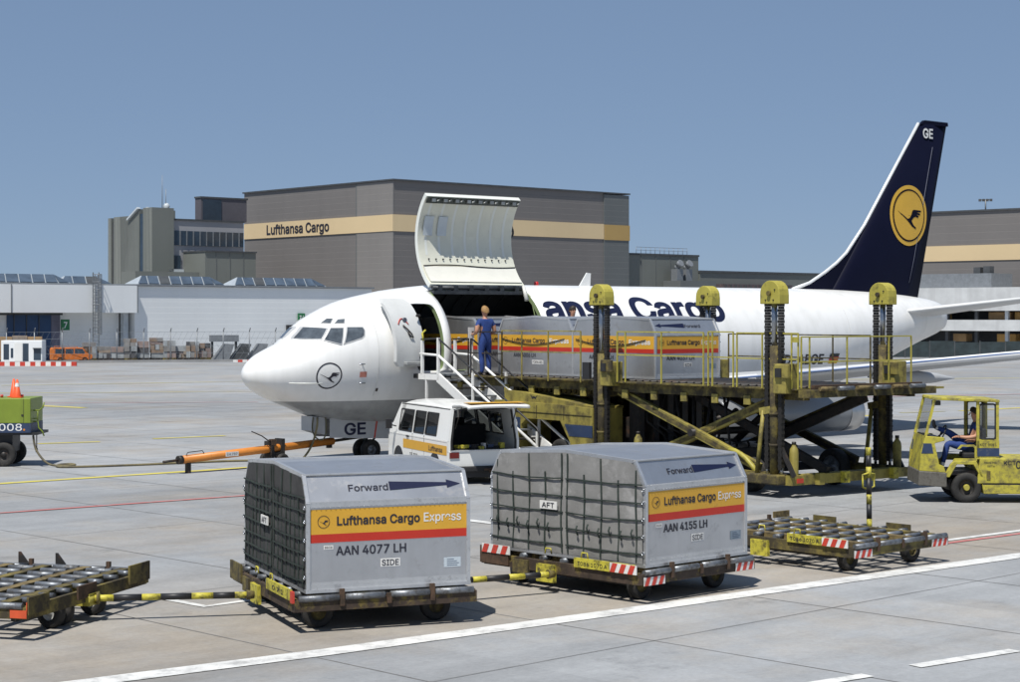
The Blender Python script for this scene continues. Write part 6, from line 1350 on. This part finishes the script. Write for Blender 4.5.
cr = MB().bb(ux - 0.22, ux + 0.22, -0.14, 0.14, 0.28, 0.40).bb(ux - 0.22, ux - 0.12, -0.16, 0.16, 0.18, uz + 0.20).bb(ux + 0.14, ux + 0.24, -0.16, 0.16, 0.18, uz + 0.26).build('carriage', STEEL, tb)
MB().tube([(ux - 0.18, -0.1, uz + 0.16), (ux - 0.5, -0.1, uz + 0.36), (ux - 0.85, -0.1, uz + 0.50)], 0.016, 6).build('pump_lever', STEEL, tb)
MB().box((ux - 0.14, -0.1, uz + 0.18), (0.16, 0.14, 0.16)).build('pump', RUSTM, tb)
MB().tube([(ux - 0.1, -0.16, uz + 0.1), (ux - 0.3, -0.2, uz + 0.02), (ux - 0.42, -0.16, uz + 0.16), (ux - 0.2, -0.12, uz + 0.26)], 0.012, 5).build('hose', BLK, tb)
for s in (-0.36, 0.36): wheel(tb, (ux, s, 0.19), (0, 1, 0), 0.19, 0.12, 0.5, STEEL)
MB().cyl((ux, -0.36, 0.19), (ux, 0.36, 0.19), 0.03, n=8).build('axle', STEEL, tb)
MB().bar(tbp(1.0), tbp(1.20, 0.02), 0.10, 0.07).bar(tbp(1.10, 0.02, -0.12), tbp(1.10, 0.02, 0.12), 0.06, 0.06).build('tow_head', STEEL, tb); MB().box(tbp(0.975, -0.13), (0.14, 0.10, 0.10)).build('shear_pin_block', STEEL, tb)
ch = thing('wheel_chock', (AW(2.75, 0.75).x, AW(2.75, 0.75).y, 0), TH, 'black rubber chock lying by the towbar near the nose gear', 'chock')
MB().prism([(-0.2, 0), (0.2, 0), (0.06, 0.17), (-0.06, 0.17)], lambda u, v, d: (u, d, v), -0.3, 0.3).build('block', BLK, ch, bevel=0.015); MB().tube([(0, -0.3, 0.1), (0.05, -0.42, 0.03), (0.0, -0.55, 0.015)], 0.012, 5).build('rope', YELP, ch)

# ================================================================== people
def person(loc, rz, label, nodes, edges, mats, root, hair_mat, head, hair_c, face_dir, hands, name='person'):
    ids = list(nodes); me = bpy.data.meshes.new('body'); me.from_pydata([nodes[i][:3] for i in ids], [(ids.index(a), ids.index(b)) for a, b, _ in edges], [])
    o = bpy.data.objects.new('body', me); COL.objects.link(o)
    sk = o.modifiers.new('skin', 'SKIN'); sk.use_smooth_shade = True
    for i, k in enumerate(ids):
        r = nodes[k][3]; me.skin_vertices[0].data[i].radius = (r, r) if not isinstance(r, tuple) else r
        me.skin_vertices[0].data[i].use_root = (k == root)
    o.modifiers.new('sub', 'SUBSURF').levels = 2
    dg = bpy.context.evaluated_depsgraph_get(); nm = bpy.data.meshes.new_from_object(o.evaluated_get(dg)); bpy.data.objects.remove(o)
    # hands, ears, nose join the same surface mesh
    ex = MB(); f = Vector(face_dir).normalized(); hc = Vector(head); side = f.cross(Vector((0, 0, 1))).normalized()
    ex.cyl(hc + f * 0.085 + Vector((0, 0, 0.01)), hc + f * 0.125 - Vector((0, 0, 0.03)), 0.010, 0.018, n=6)
    for s in (1, -1):
        ex.lathe([(0, 0.03), (0.012, 0.028), (0.018, 0.01)], hc + side * (s * 0.088) - Vector((0, 0, 0.01)), side * s, 8)
        ex.cyl(hc + f * 0.086 + side * (s * 0.034) + Vector((0, 0, 0.022)), hc + f * 0.096 + side * (s * 0.034) + Vector((0, 0, 0.022)), 0.011, n=6, mi=1)
    ex.bar(hc + f * 0.088 - side * 0.028 - Vector((0, 0, 0.058)), hc + f * 0.088 + side * 0.028 - Vector((0, 0, 0.058)), 0.012, 0.008, mi=2)
    for (w, d, up, tsgn) in hands:                         # wrist, pointing direction, back-of-hand direction, thumb side
        w = Vector(w); d = Vector(d).normalized(); up = Vector(up).normalized(); sd = d.cross(up).normalized()
        ex.bar(w, w + d * 0.09, 0.085, 0.032, up=up)
        for i, L_ in enumerate((0.068, 0.080, 0.074, 0.058)):
            p = w + d * 0.088 + sd * (-0.031 + i * 0.0205); q = p + d * (L_ * 0.55) - up * 0.012; ex.cyl(p, q, 0.0095, 0.009, n=6); ex.cyl(q, q + d * (L_ * 0.40) - up * 0.034, 0.009, 0.007, n=6)
        p = w + d * 0.03 + sd * (tsgn * 0.04); ex.cyl(p, p + d * 0.045 + sd * (tsgn * 0.028), 0.012, 0.011, n=6); q = p + d * 0.045 + sd * (tsgn * 0.028); ex.cyl(q, q + d * 0.034 - up * 0.012, 0.011, 0.008, n=6)
    segs = [(Vector(nodes[a][:3]), Vector(nodes[b][:3]), m) for a, b, m in edges]
    bm = bmesh.new(); bm.from_mesh(nm)
    for fc in bm.faces:
        c = fc.calc_center_median(); best = (9, 0); fc.smooth = True
        for a, b, m in segs:
            ab = b - a; t = max(0, min(1, (c - a).dot(ab) / max(1e-9, ab.length_squared))); dd = (a + ab * t - c).length
            if dd < best[0]: best = (dd, m)
        fc.material_index = best[1]
    bm.to_mesh(nm); bm.free()
    b2 = bmesh.new(); b2.from_mesh(nm); exm = ex.mesh('x', [SKIN, HAIRD, REDP]); n0 = len(b2.faces); b2.from_mesh(exm); b2.faces.ensure_lookup_table()
    for fc in b2.faces[n0:]: fc.material_index = 0 if fc.material_index == 0 else (4 if fc.material_index == 1 else 0)
    b2.to_mesh(nm); b2.free()
    idx = [p.material_index for p in nm.polygons]; nm.materials.clear()
    for m in mats: nm.materials.append(m)
    nm.polygons.foreach_set('material_index', idx); nm.update()
    root_o = thing(name, loc, rz, label, 'person')
    put('body', nm, root_o)
    h = MB(); rows = []
    for i in range(9):
        t = R(-8 + 98 * i / 8); row = []
        for k in range(18):
            p = 2 * math.pi * k / 18; rr = 0.112 * math.cos(t); dz = 0.125 * math.sin(t); v = Vector((math.cos(p), math.sin(p), 0)); front = v.dot(f)
            low = 0.0 if front < 0.25 else 0.055 * (front - 0.25) / 0.75
            row.append(Vector(hair_c) + v * (rr * (1 + 0.03 * math.sin(k * 5 + i))) + Vector((0, 0, dz + low * math.cos(t) - (0.055 * max(0, -front) * math.cos(t)))))
        rows.append(row)
    h.grid(rows, 0, True, True); h.build('hair', hair_mat, root_o)
    return root_o
MT = [SKIN, OVERALL, BLKP, SOCK, HAIRD]
def stand(h=1.0, arms=None):
    n = {'pel': (0, 0, .97, .135), 'wai': (0, 0, 1.13, .13), 'che': (0, 0.0, 1.33, .172), 'nb': (0, 0, 1.50, .075), 'nk': (0, .01, 1.56, .058), 'jaw': (0, .025, 1.635, .075), 'hd': (0, .01, 1.735, .095), 'tp': (0, 0, 1.80, .07)}
    e = [('pel', 'wai', 1), ('wai', 'che', 1), ('che', 'nb', 1), ('nb', 'nk', 0), ('nk', 'jaw', 0), ('jaw', 'hd', 0), ('hd', 'tp', 0)]
    for s, q in ((-1, 'l'), (1, 'r')):
        n.update({'sh' + q: (s * .19, 0, 1.44, .09), 'us' + q: (s * .25, -.01, 1.33, .076), 'el' + q: (s * .29, -.03, 1.17, .055), 'fa' + q: (s * .25, .10, 1.12, .047), 'wr' + q: (s * .20, .24, 1.10, .033), 'hp' + q: (s * .095, 0, .88, .115), 'kn' + q: (s * .11, .025, .50, .078), 'cf' + q: (s * .11, -.01, .34, .074), 'an' + q: (s * .11, -.02, .10, .055), 'ft' + q: (s * .12, .06, .055, .05), 'to' + q: (s * .125, .16, .05, .042)})
        e += [('che', 'sh' + q, 1), ('sh' + q, 'us' + q, 1), ('us' + q, 'el' + q, 0), ('el' + q, 'fa' + q, 0), ('fa' + q, 'wr' + q, 0), ('pel', 'hp' + q, 1), ('hp' + q, 'kn' + q, 1), ('kn' + q, 'cf' + q, 1), ('cf' + q, 'an' + q, 1), ('an' + q, 'ft' + q, 2), ('ft' + q, 'to' + q, 2)]
    n = {k: (v[0] * h, v[1] * h, v[2] * h, v[3] * h) for k, v in n.items()}
    return n, e
n_, e_ = stand(1.02)
wp = AW(5.42, 3.68); person((wp.x, wp.y, 2.472), R(34), 'person in blue overalls standing on loader walkway, back to us, reading papers', n_, e_, MT, 'pel', HAIRB, (0, 0.01, 1.75), (0, -0.005, 1.77), (0, 1, 0), [((-.204, .245, 1.122), (.25, 1, .1), (0, -.2, 1), 1), ((.204, .245, 1.122), (-.25, 1, .1), (0, -.2, 1), -1)])
pp = thing('paper_sheaf', (wp.x, wp.y, 2.472), R(34), 'white sheet of papers held by the person on the loader', 'paper')
MB().box((-0.20, 0.40, 1.16), (0.21, 0.012, 0.30), 0.15).build('sheet', LWHITE, pp)
n2, e2_ = stand(1.03); w2 = AW(9.02, 3.1); person((w2.x, w2.y, 2.472), R(215), 'dark haired person on far side of loader, only head above the containers', n2, e2_, MT, 'pel', HAIRD, (0, 0.01, 1.766), (0, 0.0, 1.787), (0, 1, 0), [((-.206, .247, 1.133), (.2, 1, -.3), (0, 0.2, 1), 1), ((.206, .247, 1.133), (-.2, 1, -.3), (0, 0.2, 1), -1)])
# driver, reclining with one foot up on the dashboard (tractor coordinates: x forward, y left)
def q(x, y, z, r): return (tx(x), y, z, r)
nd = {'pel': q(1.20, .27, 1.20, .135), 'wai': q(1.27, .27, 1.36, .13), 'che': q(1.335, .27, 1.58, .15), 'nb': q(1.34, .27, 1.75, .072), 'nk': q(1.33, .27, 1.80, .056), 'jaw': q(1.30, .27, 1.865, .072), 'hd': q(1.32, .27, 1.955, .092), 'tp': q(1.33, .27, 2.015, .066),
      'shl': q(1.35, .45, 1.68, .078), 'usl': q(1.37, .49, 1.58, .066), 'ell': q(1.30, .52, 1.44, .052), 'fal': q(1.12, .48, 1.41, .046), 'wrl': q(0.95, .42, 1.43, .033),
      'shr': q(1.35, .09, 1.68, .078), 'usr': q(1.37, .05, 1.58, .066), 'elr': q(1.30, .02, 1.44, .052), 'far': q(1.15, .06, 1.40, .046), 'wrr': q(1.02, .12, 1.42, .033),
      'hpl': q(1.12, .36, 1.20, .115), 'knl': q(0.70, .40, 1.28, .08), 'cfl': q(0.66, .40, 1.12, .072), 'anl': q(0.60, .40, 0.86, .052), 'skl': q(0.59, .40, 0.80, .045), 'ftl': q(0.55, .40, 0.735, .048), 'tol': q(0.44, .40, 0.73, .04),
      'hpr': q(1.12, .18, 1.22, .115), 'knr': q(0.78, .20, 1.50, .08), 'cfr': q(0.68, .20, 1.54, .07), 'anr': q(0.52, .20, 1.60, .05), 'skr': q(0.48, .20, 1.61, .045), 'ftr': q(0.44, .20, 1.66, .048), 'tor': q(0.42, .20, 1.80, .04)}
ed = [('pel', 'wai', 1), ('wai', 'che', 1), ('che', 'nb', 1), ('nb', 'nk', 0), ('nk', 'jaw', 0), ('jaw', 'hd', 0), ('hd', 'tp', 0), ('che', 'shl', 1), ('shl', 'usl', 1), ('usl', 'ell', 0), ('ell', 'fal', 0), ('fal', 'wrl', 0), ('che', 'shr', 1), ('shr', 'usr', 1), ('usr', 'elr', 0), ('elr', 'far', 0), ('far', 'wrr', 0)]
for k in 'lr': ed += [('pel', 'hp' + k, 1), ('hp' + k, 'kn' + k, 1), ('kn' + k, 'cf' + k, 1), ('cf' + k, 'an' + k, 1), ('an' + k, 'sk' + k, 3), ('sk' + k, 'ft' + k, 2), ('ft' + k, 'to' + k, 2)]
person((10.62, 40.75, 0), R(177), 'dark haired person in blue overalls lounging in tractor cab, one foot up', nd, ed, MT, 'pel', HAIRD, (tx(1.31), .27, 1.93), (tx(1.325), .27, 1.95), (1, 0, 0), [((tx(.95), .42, 1.43), (1, -.2, 0), (0, 0.1, 1), -1), ((tx(1.02), .12, 1.42), (1, .25, 0), (0, -0.1, 1), 1)])
# ================================================================== background clutter by the freight shed
FN = thing('perimeter_fence', (-46.0, 158.5, 0), R(17), 'tall thin wire perimeter fence in front of the white freight shed', 'fence')
WIRE = M('galvanised_wire', (0.30, 0.32, 0.33), 0.5, metal=0.5)
fence_len = 30.0
for i in range(13):
    x = i * 2.35; MB().cyl((x, 0, 0), (x, 0, 2.75), 0.055, n=6).bar((x, 0, 2.72), (x + 0.05, -0.30, 3.05), 0.07, 0.07).build('post', TRIMG, FN)
for k, z in enumerate((0.15, 0.8, 1.45, 2.1, 2.7)): MB().bar((0, 0, z), (fence_len, 0, z), 0.02, 0.022).build('wire', WIRE, FN)
fm_ = MB()
for i in range(int(fence_len / 0.5)):
    x = i * 0.5; fm_.bar((x, 0.01, 0.15), (x + 0.5, 0.01, 0.9), 0.012, 0.012); fm_.bar((x + 0.5, 0.01, 0.9), (x, 0.01, 1.7), 0.012, 0.012); fm_.bar((x, 0.01, 1.7), (x + 0.5, 0.01, 2.7), 0.012, 0.012)
o = fm_.build('wire_mesh', WIRE, FN); o['kind'] = 'stuff'
kb = MB(); kb.bb(-4, 36, -0.55, -0.25, 0, 0.22); kerb = structure('kerb', kb, M('kerb_concrete', (0.27, 0.27, 0.27), 0.8, var=0.2, vscale=1)); kerb.location = (-46.0, 158.5, 0); kerb.rotation_euler = (0, 0, R(17))
# loaded pallets behind the fence
FILM = M('pallet_film', (0.30, 0.32, 0.33), 0.3, var=0.35, vscale=2)
BOXM = [M('carton_brown', (0.22, 0.16, 0.12), 0.85, var=0.3, vscale=1.5), M('carton_tan', (0.27, 0.22, 0.175), 0.85, var=0.25, vscale=1.5), M('carton_grey', (0.22, 0.215, 0.21), 0.8, var=0.3, vscale=1.5), M('carton_pink_brown', (0.24, 0.185, 0.17), 0.85, var=0.3, vscale=1.5), FILM, M('dark_wrapped_freight', (0.07, 0.07, 0.075), 0.6, var=0.4, vscale=1.5)]
def fpt(x, y): return (-46.0 + x * math.cos(R(17)) - y * math.sin(R(17)), 158.5 + x * math.sin(R(17)) + y * math.cos(R(17)))
rnd = random.Random(21)
xs = [9.6, 10.9, 12.1, 13.2, 14.4, 15.6, 16.7, 17.8, 18.8, 19.9]
WORDS = ['leftmost pallet load of cartons behind the fence, beside the orange van', 'second pallet load right of the orange van behind the fence', 'third pallet load right of the orange van behind the fence', 'fourth pallet load right of the orange van, near shed corner column', 'fifth pallet load right of the orange van behind the fence', 'tall brown pallet load, sixth right of the orange van behind fence', 'seventh pallet load right of the orange van behind the fence', 'low pallet load, eighth right of orange van behind fence', 'ninth pallet load right of the orange van behind the fence', 'last pallet load behind fence, left of the grey sloping screens']
for i, x in enumerate(xs):
    p = fpt(x, 3.2 + 0.5 * rnd.random()); t = thing('pallet_load', (p[0], p[1], 0), R(17 + rnd.uniform(-6, 6)), WORDS[i], 'pallet load', 'pallet loads behind the fence')
    MB().bb(-0.6, 0.6, -0.7, 0.7, 0, 0.32).build('pallet_trolley', YELD if i % 3 == 0 else STEEL, t)
    z = 0.32; top = (1.75, 1.3, 1.2, 1.9, 1.7, 2.05, 1.8, 1.25, 1.7, 1.5)[i]
    while z < top:
        hh = rnd.uniform(0.25, 0.6); n = rnd.choice([1, 2, 3])
        for k in range(n):
            w = 1.14 / n; MB().box((-0.57 + w * (k + 0.5) + rnd.uniform(-.03, .03), rnd.uniform(-.05, .05), z + hh / 2), (w * rnd.uniform(.88, .98), 1.25 * rnd.uniform(.85, 1), hh * 0.98), rnd.uniform(-.05, .05)).build('carton', BOXM[rnd.choice([0, 1, 2, 2, 3, 4, 4, 5])], t)
        z += hh
# tarp-covered stack at the shed door
p = fpt(3.0, 5.0); t = thing('tall_crate_stack', (p[0], p[1], 0), R(17), 'long tan crate stack standing behind the white cabin by blue door', 'crate stack')
for k in range(4): MB().bb(-2.6 + k * 1.3, -2.6 + k * 1.3 + 1.26, -0.6, 0.6, 0.2, 2.35 - 0.1 * (k % 2)).build('crate', CRT if k % 2 else BOXM[1], t)
MB().bb(-2.6, 2.6, -0.5, 0.5, 0, 0.2).build('skid', STEEL, t)
# sloping grey screens and the raised bin
for i, x in enumerate((21.4, 23.0, 24.6, 26.2)):
    p = fpt(x, 2.2 + 0.3 * i); t = thing('sloping_screen', (p[0], p[1], 0), R(17), ('leftmost', 'second', 'third', 'rightmost')[i] + ' of the dark grey sloping screens behind the fence near the nose', 'screen', 'sloping screens behind the fence')
    MB().prism([(-1.1, 0), (0.5, 0), (1.0, 1.55), (0.1, 1.6)], lambda u, v, d: (u, d, v), -0.5, 0.5).build('panel', DARKG if i % 2 else TRIMG, t)
    MB().bar((-1.0, -0.53, 0.05), (0.1, -0.53, 1.6), 0.05, 0.08).build('frame', TRIMG, t)
p = fpt(21.9, 4.8); t = thing('raised_bin', (p[0], p[1], 0), R(17), 'grey open bin raised on a stand above the sloping screens', 'bin')
MB().bb(-1.3, 1.3, -0.5, 0.5, 1.75, 2.35).build('bin', TRIMG, t); 
for x in (-1.1, 1.1): MB().bb(x - 0.08, x + 0.08, -0.3, 0.3, 0, 1.75).build('stand', DARKG, t)
# orange van
p = fpt(7.9, 1.0); ov = thing('orange_van', (p[0], p[1], 0), R(17 + 8), 'small orange van parked behind the fence on the far left', 'van')
OVP = M('orange_van_paint', (0.62, 0.17, 0.03), 0.35, var=0.05)
pr = [(-1.75, 0.25), (1.55, 0.25), (1.72, 0.42), (1.70, 0.72), (1.35, 0.80), (0.85, 1.32), (-1.65, 1.34), (-1.75, 1.2)]
MB().prism(pr, lambda u, v, d: (u, d, v), -0.72, 0.72).build('body', OVP, ov, bevel=0.04)
for (a, b) in ((-1.55, -0.75), (-0.65, 0.05), (0.15, 0.85)): MB().prism([(a, 0.82), (b + (0.2 if b > 0.5 else 0), 0.82), (b, 1.22), (a, 1.22)], lambda u, v, d: (u, d, v), -0.735, -0.715).build('side_window', GLASSB, ov)
MB().add([(1.33, -0.62, 0.84), (1.33, 0.62, 0.84), (0.90, 0.6, 1.28), (0.90, -0.6, 1.28)], [(0, 1, 2, 3)]).build('windscreen', GLASSB, ov, fixn=False); ov.children[-1].location = (0.02, 0, 0.02)
for x in (-1.1, 1.05):
    for s in (-0.66, 0.66): wheel(ov, (x, s, 0.25), (0, 1, 0), 0.25, 0.16, 0.55, ROLLER)
MB().bb(1.60, 1.78, -0.7, 0.7, 0.28, 0.40).build('bumper', BLK, ov)
for s in (-0.5, 0.5): MB().cyl((1.70, s, 0.6), (1.735, s, 0.6), 0.10, n=10).build('headlight', LWHITE, ov)
MB().bar((-1.6, -0.6, 1.46), (0.4, -0.6, 1.42), 0.05, 0.05).bar((-1.6, -0.6, 1.30), (-1.6, -0.6, 1.48), 0.04, 0.04).bar((0.4, -0.6, 1.30), (0.4, -0.6, 1.44), 0.04, 0.04).build('roof_rack', OVP, ov)
# white cabin
cb = thing('site_cabin', (-41.2, 155.4, 0), R(4), 'white boxy cabin on wheels behind red white barrier, far left', 'cabin')
MB().bb(-1.75, 1.65, -0.9, 0.9, 0.25, 2.05).build('body', CLWHITEP, cb, bevel=0.03)
for (a, b, z0, z1) in ((-1.55, -1.10, 0.45, 1.75), (-0.95, -0.75, 0.6, 1.4), (0.05, 0.52, 0.3, 1.8), (0.95, 1.55, 0.4, 1.35)): MB().bb(a, b, -0.925, -0.895, z0, z1).build('door_opening', GLASSB, cb)
MB().bb(0.9, 1.6, -1.1, -0.9, 1.35, 1.42).build('awning', DARKG, cb)
MB().bb(-0.65, 0.0, -0.93, -0.90, 0.3, 1.85).build('door', WHITE, cb)
for x in (-1.1, -0.6, 1.1): wheel(cb, (x, -0.8, 0.2), (0, 1, 0), 0.2, 0.14, 0.5, STEEL)
for x in (-1.1, 1.1): wheel(cb, (x, 0.8, 0.2), (0, 1, 0), 0.2, 0.14, 0.5, STEEL)
# red and white barrier boards
for (x0, y0, n, lab, rz) in ((-43.2, 150.6, 18, 'long low red and white barrier on apron edge, far left', 0.5), (-24.7, 163.4, 6, 'short low red and white barrier on apron edge by the nose', 8)):
    t = thing('barrier_board', (x0, y0, 0), R(rz), lab, 'barrier', 'red and white barriers')
    for k in range(n): MB().bb(k * 0.42, k * 0.42 + 0.42, -0.12, 0.12, 0.0, 0.34 if n > 10 else 0.2).build('segment', REDP if k % 2 else WHTP, t)
